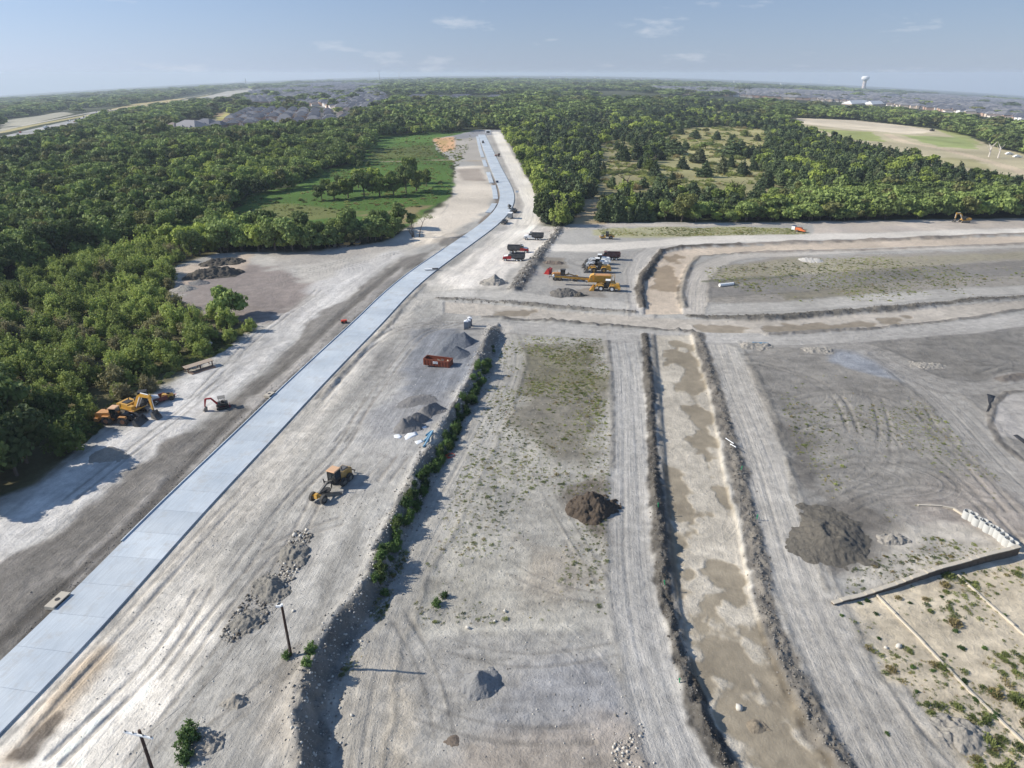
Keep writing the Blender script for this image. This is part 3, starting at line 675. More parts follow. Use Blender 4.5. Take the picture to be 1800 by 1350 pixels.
# ------------------------------------------------------------------ the concrete road, slab by slab
def concrete_material():
    m, nt, p = newmat('new_concrete')
    geo = nt.nodes.new('ShaderNodeNewGeometry'); oi = nt.nodes.new('ShaderNodeObjectInfo'); tcx = nt.nodes.new('ShaderNodeTexCoord')
    n1 = nd(nt, 'ShaderNodeTexNoise', Scale=.11, Detail=5.0, Roughness=.6); nt.links.new(geo.outputs['Position'], n1.inputs['Vector'])
    mpn = nt.nodes.new('ShaderNodeMapping'); mpn.inputs['Scale'].default_value = (.25, 3.0, 1); nt.links.new(tcx.outputs['Object'], mpn.inputs['Vector'])
    n2 = nd(nt, 'ShaderNodeTexNoise', Scale=1.0, Detail=4.0, Roughness=.6); nt.links.new(mpn.outputs[0], n2.inputs['Vector'])
    c = mixc(nt, n1.outputs['Fac'], tuple(lin((216, 221, 222))), tuple(lin((150, 162, 173))))
    g = math_(nt, 'ADD', .93, math_(nt, 'ADD', math_(nt, 'MULTIPLY', oi.outputs['Random'], .12), math_(nt, 'MULTIPLY', math_(nt, 'SUBTRACT', n2.outputs['Fac'], .5), .5)))
    c = mixc(nt, 1.0, c, g, 'MULTIPLY')
    n3 = nd(nt, 'ShaderNodeTexNoise', Scale=.35, Detail=6.0, Roughness=.7); nt.links.new(geo.outputs['Position'], n3.inputs['Vector'])
    c = mixc(nt, math_(nt, 'MULTIPLY', math_(nt, 'SUBTRACT', n3.outputs['Fac'], .52, True), 2.6, True), c, tuple(lin((168, 162, 152))))
    nt.links.new(c, p.inputs['Base Color']); p.inputs['Roughness'].default_value = .75; p.inputs['Specular IOR Level'].default_value = .3
    return m
MAT_CONC = concrete_material()
MAT_OLDC = paint('grey_concrete', (176, 172, 164), .85, 0, .2)
def slab_strip(C, halfw, step, z0, name, rootname, gap=.012, thick=.3):
    root = bpy.data.objects.new(rootname, None); COL.objects.link(root); root['kind'] = 'structure'
    root.location = (float(C[0][0]), float(C[0][1]), 0)
    C2 = resample(C, step / 4); T = np.gradient(C2, axis=0); T /= np.hypot(*T.T)[:, None]; N = np.stack([T[:, 1], -T[:, 0]], 1)
    zz = dome(C2[:, 0], C2[:, 1]) + z0
    for i in range(0, len(C2) - 4, 4):
        a = C2[i]; V = []; sub = range(5)
        mid = C2[i + 2]; th = math.atan2(T[i + 2][1], T[i + 2][0]); ca, sa = math.cos(th), math.sin(th)
        def lc(p, z): d = p - mid; return (d[0] * ca + d[1] * sa, -d[0] * sa + d[1] * ca, z)
        for k in sub:
            p = C2[i + k] + (T[i + k] * (gap if k == 0 else -gap if k == 4 else 0))
            for s_ in (-1, 1):
                q = p + N[i + k] * halfw * s_; V.append(lc(q, zz[i + k] - zz[i + 2])); V.append(lc(q, zz[i + k] - zz[i + 2] - thick))
        F = []
        for k in range(4):
            o = k * 4; F += [(o, o + 2, o + 6, o + 4), (o, o + 4, o + 5, o + 1), (o + 2, o + 3, o + 7, o + 6)]
        F += [(0, 1, 3, 2), (16, 18, 19, 17)]
        me = bpy.data.meshes.new(name); me.from_pydata(V, [], F); me.materials.append(MAT_CONC); me.update()
        ob = bpy.data.objects.new(name, me); COL.objects.link(ob); ob.parent = root
        ob.location = (mid[0] - C[0][0], mid[1] - C[0][1], zz[i + 2]); ob.rotation_euler = (0, 0, th)
    return root
slab_strip(ROAD_C, ROAD_W, 5.4, .26, 'concrete_slab', 'concrete_road')
for k, (pp) in enumerate(([(839, 240), (844, 262), (849, 277)], [(850, 281), (854, 293)], [(858, 303), (864, 322)], [(867, 326), (870, 338), (871, 350)], [(869, 358), (864, 367), (856, 376)])):
    slab_strip(smooth(resample(GP(pp), 3), 1), 1.35, 6.0, .18, 'concrete_slab', 'side_path')
# upstand kerb on the left edge, near part only
def kerb():
    C2 = resample(ROAD_C, 2.0); C2 = C2[(C2[:, 1] > 76) & (C2[:, 1] < 250)]
    T = np.gradient(C2, axis=0); T /= np.hypot(*T.T)[:, None]; N = np.stack([T[:, 1], -T[:, 0]], 1)
    V = []; F = []
    for i, p in enumerate(C2):
        z = float(dome(p[0], p[1])) + .26
        for off, h in ((-ROAD_W - .02, .16), (-ROAD_W - .22, .16), (-ROAD_W - .24, -.4), (-ROAD_W - .0201, -.4)):
            q = p + N[i] * off; V.append((q[0], q[1], z + h))
    for i in range(len(C2) - 1):
        for k in range(4): F.append((i * 4 + k, i * 4 + (k + 1) % 4, i * 4 + 4 + (k + 1) % 4, i * 4 + 4 + k))
    me = mesh_from('kerb', V, F, MAT_CONC); o = link('kerb', me, kind='structure')
kerb()
# ------------------------------------------------------------------ vegetation
def leaf_material(name, a, b, c, transl=.25, patch=.014):
    a = [v * .84 for v in a]; b = [v * 1.10 for v in b]
    m, nt, p = newmat(name)
    oi = nt.nodes.new('ShaderNodeObjectInfo'); geo = nt.nodes.new('ShaderNodeNewGeometry')
    n1 = nd(nt, 'ShaderNodeTexNoise', Scale=patch, Detail=2.0); nt.links.new(geo.outputs['Position'], n1.inputs['Vector'])
    n2 = nd(nt, 'ShaderNodeTexNoise', Scale=.9, Detail=3.0, Roughness=.7); nt.links.new(geo.outputs['Position'], n2.inputs['Vector'])
    f = math_(nt, 'ADD', math_(nt, 'MULTIPLY', oi.outputs['Random'], .8), math_(nt, 'MULTIPLY', math_(nt, 'SUBTRACT', n1.outputs['Fac'], .46), 2.6), True)
    col = mixc(nt, f, tuple(lin(a)), tuple(lin(b)))
    # a few trees are greyer or yellower than the rest
    odd = math_(nt, 'GREATER_THAN', math_(nt, 'FRACT', math_(nt, 'MULTIPLY', oi.outputs['Random'], 37.7)), .88)
    col = mixc(nt, math_(nt, 'MULTIPLY', odd, .75), col, tuple(lin(c)))
    g = math_(nt, 'ADD', .62, math_(nt, 'MULTIPLY', n2.outputs['Fac'], .76))
    col = mixc(nt, 1.0, col, g, 'MULTIPLY')
    p.inputs['Roughness'].default_value = .7; p.inputs['Specular IOR Level'].default_value = .2
    nt.links.new(col, p.inputs['Base Color'])
    tr = nt.nodes.new('ShaderNodeBsdfTranslucent'); nt.links.new(col, tr.inputs['Color'])
    ms = nt.nodes.new('ShaderNodeMixShader'); ms.inputs[0].default_value = transl
    out = [n for n in nt.nodes if n.type == 'OUTPUT_MATERIAL'][0]
    nt.links.new(p.outputs[0], ms.inputs[1]); nt.links.new(tr.outputs[0], ms.inputs[2]); nt.links.new(ms.outputs[0], out.inputs[0])
    return m
M_BROAD = leaf_material('broad_leaves', (96, 112, 68), (134, 150, 86), (118, 116, 74))
M_CEDAR = leaf_material('cedar_needles', (68, 84, 60), (98, 112, 75), (100, 104, 74), .15)
M_BUSH = leaf_material('mesquite_leaves', (126, 142, 76), (158, 170, 94), (146, 134, 106), .3)
M_BRIGHT = leaf_material('bright_leaves', (114, 134, 68), (158, 170, 86), (112, 122, 70), .3)
M_WEED = leaf_material('weed_leaves', (112, 126, 74), (152, 158, 98), (160, 142, 104), .3, .05)
M_BANKW = leaf_material('bank_leaves', (74, 100, 58), (104, 128, 70), (100, 112, 62), .25, .05)
M_STRAW = leaf_material('dry_grass', (150, 148, 84), (176, 164, 104), (170, 128, 86), .3, .05)
M_BARK = paint('bark', (104, 92, 80), .9, 0, .2, (.2, .18, .15), 3)
M_DEAD = paint('dead_wood', (140, 130, 120), .9, 0, .2, (.3, .28, .25), 3)

ICO = None
def ico():
    global ICO
    if ICO is None:
        import bmesh
        bm = bmesh.new(); bmesh.ops.create_icosphere(bm, subdivisions=1, radius=1.0)
        ICO = (np.array([v.co[:] for v in bm.verts]), [tuple(v.index for v in f.verts) for f in bm.faces]); bm.free()
    return ICO
def crown(name, kind, seed, R, H, n, leaf, mat, base=.18, core=.72):
    """leaf clumps spread through an uneven crown of lobes, radius R, top at H"""
    rs = np.random.RandomState(seed)
    if kind == 'cedar':
        lob = []
        ns = rs.randint(3, 6)
        for k in range(ns):                       # several leaning tapered spires
            a = rs.rand() * 6.28; q = R * .45 * rs.rand() ** .5 * (k > 0); h = H * (1 - .35 * rs.rand() * (k > 0))
            for j in range(5):
                f = .1 + .2 * j; lob.append((q * math.cos(a) + .1 * R * rs.randn(), q * math.sin(a) + .1 * R * rs.randn(), h * f, R * (.62 if k else .8) * (1 - f) ** .62 * (.85 + .3 * rs.rand()), h * .16))
    else:
        lob = []; nl = {'round': 17, 'bush': 9, 'weed': 8, 'tall': 18}[kind]
        for k in range(nl):
            a = rs.rand() * 6.28; q = R * .68 * math.sqrt(rs.rand()); f = rs.rand()
            zc = H * (base + .22 + (.80 - base - .22) * f * (1 - .35 * (q / R)))
            rr = R * (.24 + .24 * rs.rand()) * (1.0 if kind != 'bush' else .9)
            lob.append((q * math.cos(a), q * math.sin(a), min(zc, H - rr * .7), rr, rr * (.72 if kind != 'tall' else 1.1)))
    lob = np.array(lob)
    if kind == 'bush':
        nb = 34; a = rs.rand(nb) * 6.28; el = .25 + 1.15 * rs.rand(nb); ln = (.7 + .45 * rs.rand(nb))
        tip = np.stack([np.cos(a) * np.cos(el) * R * ln, np.sin(a) * np.cos(el) * R * ln, np.sin(el) * H * ln], 1); root = np.stack([rs.randn(nb) * .25 * R, rs.randn(nb) * .25 * R, np.full(nb, .05 * H)], 1)
    w = lob[:, 3] ** 2; w = w / w.sum()
    pick = rs.choice(len(lob), n, p=w); Lb = lob[pick]
    d = rs.randn(n, 3); d[:, 2] = np.abs(d[:, 2]) * .9 + rs.randn(n) * .25 + .1; d /= np.linalg.norm(d, axis=1)[:, None]
    rad = .62 + .62 * rs.rand(n) ** 1.1
    C = Lb[:, :3] + d * rad[:, None] * np.stack([Lb[:, 3], Lb[:, 3], Lb[:, 4]], 1)
    if kind == 'bush':
        j = rs.randint(0, nb, n); f = (.35 + .75 * rs.rand(n) ** .8)[:, None]
        C = root[j] * (1 - f) + tip[j] * f + rs.randn(n, 3) * np.array([R, R, H]) * .085; d = (tip[j] - root[j]); d /= np.linalg.norm(d, axis=1)[:, None]
    C[:, 2] = np.maximum(C[:, 2], .05 * H)
    nrm = d + rs.randn(n, 3) * .55; 
    if kind in ('bush', 'weed'): nrm += rs.randn(n, 3) * .4
    nrm /= np.linalg.norm(nrm, axis=1)[:, None]
    t = np.cross(nrm, rs.randn(n, 3)); t /= np.linalg.norm(t, axis=1)[:, None]; b = np.cross(nrm, t)
    s = leaf * (.55 + .9 * rs.rand(n))[:, None]; s2 = s * (.5 + .5 * rs.rand(n))[:, None]
    # each clump: two triangles folded about their shared edge
    V = np.stack([C - t * s, C - b * s2 + nrm * s * .35, C + t * s, C + b * s2 + nrm * s * .25 * rs.randn(n, 1)], 1).reshape(-1, 3)
    i = np.arange(n) * 4
    F = np.r_[np.stack([i, i + 1, i + 2], 1), np.stack([i, i + 2, i + 3], 1)]
    iv, jf = ico(); Vc = []; Fc = []; o = len(V)
    for l in lob[:: (1 if kind != 'cedar' else 1)]:
        nz = 1 + .15 * rs.randn(len(iv), 1)
        Vc.append(iv * nz * np.array([l[3], l[3], l[4]]) * core + l[:3]); Fc += [tuple(q + o for q in f) for f in jf]; o += len(iv)
    V = np.r_[V, np.concatenate(Vc)]; F = np.r_[F, np.array(Fc)]
    V[:, 2] = np.maximum(V[:, 2], .02 * H)
    return mesh_from(name, V, F, mat)
def trunk(name, h, r, seed, mat=None, limbs=4):
    rs = random.Random(seed); b = MB(); b.rod((0, 0, -.3), (.2 * rs.uniform(-1, 1), .2 * rs.uniform(-1, 1), h * .5), r, 7, r * .7)
    for k in range(limbs):
        a = rs.random() * 6.28; q = h * .28 * rs.uniform(.7, 1.2)
        b.rod((0, 0, h * rs.uniform(.25, .48)), (q * math.cos(a), q * math.sin(a), h * rs.uniform(.6, .78)), r * .5, 5, r * .15)
    return b.mesh(name, mat or M_BARK)

# kinds: (trunk mesh, crown mesh) at three finenesses
def family(kind, mat, R, H, leaf, ns, nvar, seed, base=.02, core=.62):
    return [[crown('crown', kind, seed + 10 * j + 100 * k, R * (.9 + .1 * (j % 3)), H * (.92 + .08 * (j % 3)), n, leaf * lf, mat, base, core) for j in range(nvar)] for k, (n, lf) in enumerate(ns)]
LOD = [(1900, 1.0), (700, 1.5), (230, 2.4)]
FAM = {
    'broad': family('round', M_BROAD, 4.6, 9.0, .40, LOD, 4, 1),
    'bright': family('round', M_BRIGHT, 3.9, 7.5, .36, LOD, 3, 5),
    'tall': family('tall', M_BROAD, 4.0, 11.5, .42, LOD, 3, 9, .04),
    'cedar': family('cedar', M_CEDAR, 3.1, 7.2, .34, LOD, 4, 21),
    'bush': family('bush', M_BUSH, 3.0, 4.2, .24, [(2400, .85), (900, 1.3), (240, 2.3)], 4, 41, .0, .42),
}
TRUNKS = [trunk('trunk', h, .3, k) for k, h in enumerate((6.5, 7.5, 8))]
def unlinked(name, me): return bpy.data.objects.new(name, me)

def gn_scatter(name, pts, rot, scl, idx, sources, kind='stuff', label=None, cat=None):
    """one object of many plants: every point carries its turn, size and which plant it is"""
    me = bpy.data.meshes.new(name); me.vertices.add(len(pts)); me.vertices.foreach_set('co', np.asarray(pts, np.float32).ravel())
    for nm, tp, vals, key in (('rotz', 'FLOAT', rot, 'value'), ('scl', 'FLOAT_VECTOR', scl, 'vector'), ('pick', 'INT', idx, 'value')):
        a = me.attributes.new(nm, tp, 'POINT'); a.data.foreach_set(key, np.asarray(vals).astype(np.int32 if tp == 'INT' else np.float32).ravel())
    c = bpy.data.collections.new(name + '_kinds')
    for k, s in enumerate(sources):
        o = bpy.data.objects.new('%s_kind_%02d' % (name, k), s); c.objects.link(o)
    ng = bpy.data.node_groups.new(name + '_nodes', 'GeometryNodeTree')
    ng.interface.new_socket('Geometry', in_out='INPUT', socket_type='NodeSocketGeometry'); ng.interface.new_socket('Geometry', in_out='OUTPUT', socket_type='NodeSocketGeometry')
    N = ng.nodes.new; K = ng.links.new
    gi = N('NodeGroupInput'); go = N('NodeGroupOutput'); ip = N('GeometryNodeInstanceOnPoints'); ci = N('GeometryNodeCollectionInfo')
    ci.inputs['Collection'].default_value = c; ci.inputs['Separate Children'].default_value = True; ci.inputs['Reset Children'].default_value = True
    def attr(nm, tp):
        a = N('GeometryNodeInputNamedAttribute'); a.data_type = tp; a.inputs['Name'].default_value = nm; return a.outputs['Attribute']
    cx = N('ShaderNodeCombineXYZ'); K(attr('rotz', 'FLOAT'), cx.inputs[2])
    K(gi.outputs[0], ip.inputs['Points']); K(ci.outputs[0], ip.inputs['Instance']); ip.inputs['Pick Instance'].default_value = True
    K(attr('pick', 'INT'), ip.inputs['Instance Index']); K(cx.outputs[0], ip.inputs['Rotation']); K(attr('scl', 'FLOAT_VECTOR'), ip.inputs['Scale'])
    K(ip.outputs[0], go.inputs[0])
    o = link(name, me, kind=kind, label=label, cat=cat); md = o.modifiers.new('scatter', 'NODES'); md.node_group = ng
    return o

def inzone(x, y, pts): return inpoly(x, y, GP(pts))
RS = np.random.RandomState(11)
def fan_points(r0, r1, kappa, smin, th=.80):
    """jittered points whose spacing grows with distance"""
    out = []; r = r0
    while r < r1:
        s = max(smin, kappa * r)
        n = int(2 * th * r / s)
        t = (np.arange(n) + .5 + RS.uniform(-.42, .42, n)) / n * 2 * th - th
        rr = r + RS.uniform(-.42, .42, n) * s
        out.append(np.stack([rr * np.sin(t), rr * np.cos(t), np.full(n, s)], 1)); r += s
    return np.concatenate(out)
SHRUBS = [(-260, 540), (0, 500), (80, 462), (170, 442), (262, 430), (350, 426), (392, 440), (330, 452), (300, 470), (306, 500), (292, 530), (330, 560), (400, 560), (448, 568), (440, 590), (370, 625), (300, 655), (265, 690), (230, 712), (185, 742), (150, 772), (105, 815), (60, 852), (0, 872), (-260, 1010)]
GRASSES = [[(395, 384), (440, 344), (520, 332), (560, 304), (632, 290), (645, 268), (668, 242), (835, 231), (880, 229), (905, 268), (950, 394), (712, 396), (690, 408), (600, 418), (520, 424), (440, 420), (400, 402)]]
OPEN = [[(1036, 366), (1050, 300), (1056, 258), (1085, 245), (1126, 258), (1120, 300), (1166, 320), (1138, 352)], [(1120, 307), (1165, 270), (1240, 262), (1308, 276), (1362, 316), (1405, 358), (1300, 360), (1188, 346)],
        [(1162, 252), (1184, 228), (1265, 223), (1348, 228), (1350, 270), (1270, 270), (1192, 264)], [(1016, 398), (1018, 352), (1052, 348), (1056, 398)], [(1236, 201), (1262, 196), (1330, 197), (1350, 204), (1260, 206)]]
TOWNS = [TOWN_A, TOWN_B, TOWN_C, TOWN_D, [(288, 243), (300, 225), (400, 225), (560, 215), (640, 212), (610, 224), (500, 232), (400, 238)], [(428, 184), (450, 184), (560, 187), (600, 202), (676, 185), (676, 192), (600, 210), (540, 194), (440, 190)], [(1350, 172), (1500, 180), (1740, 205), (1850, 222), (1850, 236), (1700, 215), (1500, 192), (1340, 181)], [(1100, 166), (1350, 172), (1350, 178), (1100, 170)], [(716, 182), (716, 168), (775, 166), (900, 168), (905, 178), (870, 182), (800, 180)], [(368, 222), (380, 206), (374, 200), (396, 196), (415, 204), (420, 210), (385, 226)], [(666, 190), (670, 170), (700, 166), (704, 178)]]
HWY = [(-260, 318), (5, 266), (63, 252), (151, 226), (176, 210), (250, 198), (315, 187), (390, 177), (450, 168), (450, 156), (365, 161), (252, 182), (164, 194), (57, 213), (0, 226), (-260, 250)]
EXTRA = [[(0, 232), (0, 210), (60, 204), (120, 194), (140, 200), (60, 218)], [(393, 176), (430, 172), (425, 180), (400, 182)]]

def plant_woods():
    pts = []
    A = fan_points(100, 430, 0, 5.0); B = fan_points(430, 1500, .0118, 5.0); C = fan_points(1500, 7500, .0125, 5)
    P = np.concatenate([A, B, C]); x, y, s = P.T
    ok = np.ones(len(P), bool)
    thin = RS.rand(len(x)) > .07
    for z in [SITE, HILL, HWY] + GRASSES + OPEN + TOWNS[:2] + TOWNS[4:] + EXTRA: ok &= ~inzone(x, y, z)
    for z in TOWNS[2:4]: ok &= ~(inzone(x, y, z) & thin)
    ok &= y > 60
    x, y, s = x[ok], y[ok], s[ok]; r = np.hypot(x, y)
    patch = fbm(x, y, 600.0, 4, 4)            # the same field as the pale patches of the far ground
    ok = ~((r > 1500) & (patch > .30)) & ~((r > 4000) & (RS.rand(len(x)) < .3))
    x, y, s, r = x[ok], y[ok], s[ok], r[ok]
    ok = (fbm(x, y, 24, 2, 15) > -.62) | (r < 330); x, y, s, r = x[ok], y[ok], s[ok], r[ok]
    kindn = fbm(x, y, 70, 3, 12); rnd = RS.rand(len(x))
    shr = inzone(x, y, SHRUBS)
    cedar = inzone(x, y, [(880, 230), (1300, 175), (1340, 215), (1450, 232), (1700, 300), (2300, 350), (2300, 372), (1700, 340), (1560, 336), (1330, 352), (1400, 372), (1100, 392), (1012, 392), (975, 398), (945, 350)])
    edge_r = inzone(x, y, [(878, 226), (905, 268), (930, 318), (955, 362), (985, 372), (960, 320), (925, 262), (895, 226)])
    brightz = inzone(x, y, [(1580, 300), (1700, 300), (2300, 340), (2300, 375), (1850, 365), (1650, 345)]) | inzone(x, y, [(60, 330), (300, 300), (520, 262), (560, 280), (420, 350), (300, 380), (60, 400)])
    kind = np.full(len(x), 'broad', object)
    kind[(kindn > .1) & (rnd < .6)] = 'tall'
    kind[(rnd > .80)] = 'bright'
    kind[brightz & (rnd > .4)] = 'bright'
    kind[cedar & (rnd < .82)] = 'cedar'
    kind[edge_r] = 'bright'
    kind[shr] = 'bush'
    keep = ~(edge_r & (RS.rand(len(x)) < .1))
    big = inzone(x, y, [(-260, 760), (20, 745), (80, 790), (105, 840), (60, 865), (0, 885), (-260, 1020)])
    kind[big] = 'tall'
    return x, y, s, r, kind, big
wx, wy, ws, wr, wkind, wbig = plant_woods()
wz = GZ(wx, wy)
size = {'broad': 1.0, 'bright': 1.0, 'tall': 1.0, 'cedar': 1.0, 'bush': 1.0}
wscale = (.66 + .62 * RS.rand(len(wx)) ** 1.3) * np.maximum(1, ws / 6.2)
wscale[wkind == 'bush'] *= .92
# trees lie lower and broader far off, where one stands for a clump
wsz = np.where(ws > 7, wscale / np.maximum(1, ws / 7.5) ** .75, wscale)
wsz *= np.where(wx > 60, .95, 1.08)
wrot = RS.rand(len(wx)) * 6.28
def in_frame(x, y, z, m=30):
    zc = y * cosP - (z - CAM_H) * sinP; yc = y * sinP + (z - CAM_H) * cosP
    u = 900 + FPX * x / zc; v = 675 - FPX * yc / zc
    return (u > -m) & (u < 1800 + m) & (v > -m) & (v < 1350 + m), u, v
wvis, wu, wv = in_frame(wx, wy, wz + 3)

KINDWORD = {'broad': ('broadleaf_tree', 'broadleaf trees of the woods', 'tree'), 'tall': ('tall_tree', 'tall trees of the woods', 'tree'), 'bright': ('bright_tree', 'yellow green trees of the woods', 'tree'),
            'cedar': ('cedar_tree', 'cedars of the wood', 'tree'), 'bush': ('mesquite_bush', 'mesquite bushes of the thicket', 'bush')}
def tree_label(kind, u, v, sz=1.0):
    s = tree_label0(kind, u, v); a = 'small ' if sz < .78 else 'big ' if sz > 1.03 else ''
    return a + s
def tree_label0(kind, u, v):
    if kind == 'bush':
        a = 'feathery light green mesquite bush'
        if v > 640: w = 'low in the thicket above the yellow excavator'
        elif u > 290 and v > 545: w = 'on the thicket tongue beside the timber platform'
        elif v < 500 and u < 150: w = 'at the thicket top by the left border'
        elif v < 500 and u < 260: w = 'at the middle of the thicket top'
        elif v < 500: w = 'at the thicket top by the dark heaps'
        elif u > 160: w = 'mid thicket between bare yard and excavator'
        else: w = 'in the thicket at the photo\'s left border'
        return a + ' ' + w
    a = {'broad': 'round dark green broadleaf tree', 'tall': 'tall dark green tree', 'bright': 'yellow green leafy tree', 'cedar': 'dark dense cedar'}[kind]
    if u < 120 and v > 720: w = 'of the dark clump below the thicket'
    elif u < 130 and v > 385: w = 'in the dark wood over the thicket, far left'
    elif u < 270 and v > 385: w = 'in the dark wood above the thicket'
    elif u < 720 and v > 385: w = 'in the tree belt along the bare yard'
    elif u < 560 and v > 300: w = 'in the woods left of the green meadow'
    elif u < 700 and v > 240: w = 'in the woods between rooftops and green meadow'
    elif u < 700: w = 'in the woods around the near rooftops'
    elif u < 900: w = 'of the wood closing the road end'
    elif u < 1020 and v > 225: w = 'in the strip along the pale haul track'
    elif v > 355: w = 'in the cedar wood\'s front edge above the lane'
    elif u < 1400 and v > 250: w = 'in the cedar wood around the grassy clearings'
    elif v > 270: w = 'in the wood below the bare hillside'
    elif u > 1380: w = 'in the wood behind the bare hillside'
    else: w = 'in the dark wood behind the grassy clearings'
    return a + ' ' + w
def build_woods():
    single = np.zeros(len(wx), bool)
    for k, cap in (('broad', 190), ('tall', 190), ('bright', 190), ('cedar', 280), ('bush', 285)):
        idx = np.nonzero((wkind == k) & wvis)[0]
        key = wr[idx]
        if k == 'cedar': key = wr[idx]
        idx = idx[np.argsort(key)][:cap]; single[idx] = True
    for i in np.nonzero(single)[0]:
        k = wkind[i]; F = FAM[k][0 if wr[i] < 330 else 1]; me = F[int(wrot[i] * 97) % len(F)]
        nm, grp, cat = KINDWORD[k]
        root = bpy.data.objects.new(nm, None); COL.objects.link(root)
        root.location = (wx[i], wy[i], wz[i]); root.rotation_euler = (0, 0, wrot[i]); root.scale = (wscale[i], wscale[i], wsz[i])
        root['label'] = tree_label(k, wu[i], wv[i], wscale[i]); root['category'] = cat; root['group'] = grp
        link('trunk', TRUNKS[i % 3], root) if k != 'bush' else link('stem', STEM, root)
        link('crown', me, root)
    rest = ~single
    src = []; base = {}
    for k in FAM:
        for l in range(3): base[(k, l)] = len(src); src += FAM[k][l]
    lod = np.where(wr < 260, 0, np.where(wr < 800, 1, 2))
    pick = np.array([base[(k, l)] + int(q * 97) % len(FAM[k][l]) for k, l, q in zip(wkind, lod, wrot)])
    far = wr > 1200; left = wx < -30
    for nm, m in (('woods_left', rest & ~far & left), ('woods_right', rest & ~far & ~left), ('far_woods', rest & far)):
        gn_scatter({'woods_left': 'woodland', 'woods_right': 'cedar_woodland', 'far_woods': 'distant_woodland'}[nm], np.stack([wx, wy, wz], 1)[m], wrot[m], np.stack([wscale, wscale, wsz], 1)[m], pick[m], src,
                   label={'woods_left': 'mass of mixed green trees beyond the nearer trees left of the road', 'woods_right': 'mass of dark cedars and broadleaf trees right of the road', 'far_woods': 'blue green woodland spreading to the horizon'}[nm], cat='woodland')
STEM = trunk('stem', 3.2, .09, 77, M_DEAD, 6)
build_woods()

def plant(kind, px, py, w, h, label, name=None, cat='tree', group=None, lod=0, mat=None):
    """a tree given by the foot, width and height it has in the photo"""
    x, y = G1(px, py); zc = y * cosP + CAM_H * sinP; m = zc / FPX
    R0, H0 = {'broad': (4.6, 9), 'bright': (3.9, 7.5), 'tall': (4, 11.5), 'cedar': (3.1, 7.2), 'bush': (3, 4.2)}[kind]
    o = bpy.data.objects.new(name or KINDWORD[kind][0], None); COL.objects.link(o); o.location = (x, y, gz(x, y))
    sx = w * m / 2 / R0; sz = h * m / H0 / cosP * 1.0; o.scale = (sx, sx, sz); o.rotation_euler = (0, 0, px * .37)
    o['label'] = label; o['category'] = cat
    if group: o['group'] = group
    F = FAM[kind][lod]; link('trunk', TRUNKS[int(px) % 3], o); link('crown', F[int(px * 7 + py) % len(F)], o)
    return o
# lone cedars in the clearings
for px, py, w, h, lab in [(1093, 283, 26, 26, 'broad dark cedar alone near the left of the upper clearing'), (1200, 297, 25, 18, 'squat cedar alone in the middle of the grassy clearing'), (1239, 311, 36, 26, 'wide clump-like cedar in the lower middle of the clearing'),
        (1268, 306, 23, 27, 'pointed cedar right of the wide one in the clearing'), (1284, 295, 18, 21, 'smaller pointed cedar just behind the pointed one'), (1306, 309, 29, 25, 'round cedar at the right end of the clearing row'),
        (1227, 286, 38, 24, 'broad cedar with pale scrub behind it mid clearing'), (1259, 246, 21, 15, 'round cedar in the far upper clearing'), (1283, 249, 11, 10, 'tiny round cedar in the far upper clearing'), (1222, 244, 22, 12, 'cedar at the left border of the far upper clearing'),
        (1161, 281, 22, 17, 'small cedar between two clearings beside pale scrub'), (1120, 281, 27, 27, 'dense cedar beside the broad one of the upper clearing'), (1185, 271, 44, 20, 'wide dark cedar behind the grassy clearing'), (1283, 273, 54, 20, 'long low row-like cedar at the back of the clearing'),
        (1290, 244, 10, 7, 'smallest cedar speck in the far upper clearing'), (1345, 330, 34, 28, 'cedar at the right tip of the clearing'), (1150, 312, 24, 22, 'cedar at the lower left tip of the clearing')]:
    plant('cedar', px, py, w, h, lab, group='lone cedars of the clearings', lod=0)
for k, (px, py, w, h) in enumerate([(1075, 330, 22, 20), (1060, 300, 16, 16), (1100, 340, 26, 22), (1130, 330, 22, 18), (1180, 338, 30, 22), (1215, 346, 34, 26), (1255, 352, 30, 22), (1290, 350, 34, 26), (1330, 352, 30, 24), (1365, 350, 26, 22), (1325, 300, 22, 18), (1180, 318, 18, 14), (1145, 298, 20, 16), (1205, 262, 16, 12), (1240, 262, 20, 12), (1300, 262, 22, 14), (1330, 248, 16, 10), (1310, 240, 12, 8), (1195, 236, 16, 10), (1240, 232, 12, 8), (1085, 262, 14, 12), (1110, 256, 12, 10)]):
    kd = ['cedar', 'cedar', 'bush', 'cedar', 'broad'][k % 5]
    plant(kd, px, py, w * [1, .8, 1.5, 1.2, 1.3][k % 5], h, {'cedar': 'dark cedar', 'bush': 'low wide scrubby bush', 'broad': 'rounded green tree'}[kd] + ' standing in the pale grass, ' + ['left strip of the clearing', 'lower middle of the clearing', 'far upper clearing'][0 if px < 1140 else 2 if py < 270 else 1], group='scattered trees of the clearings', lod=0)
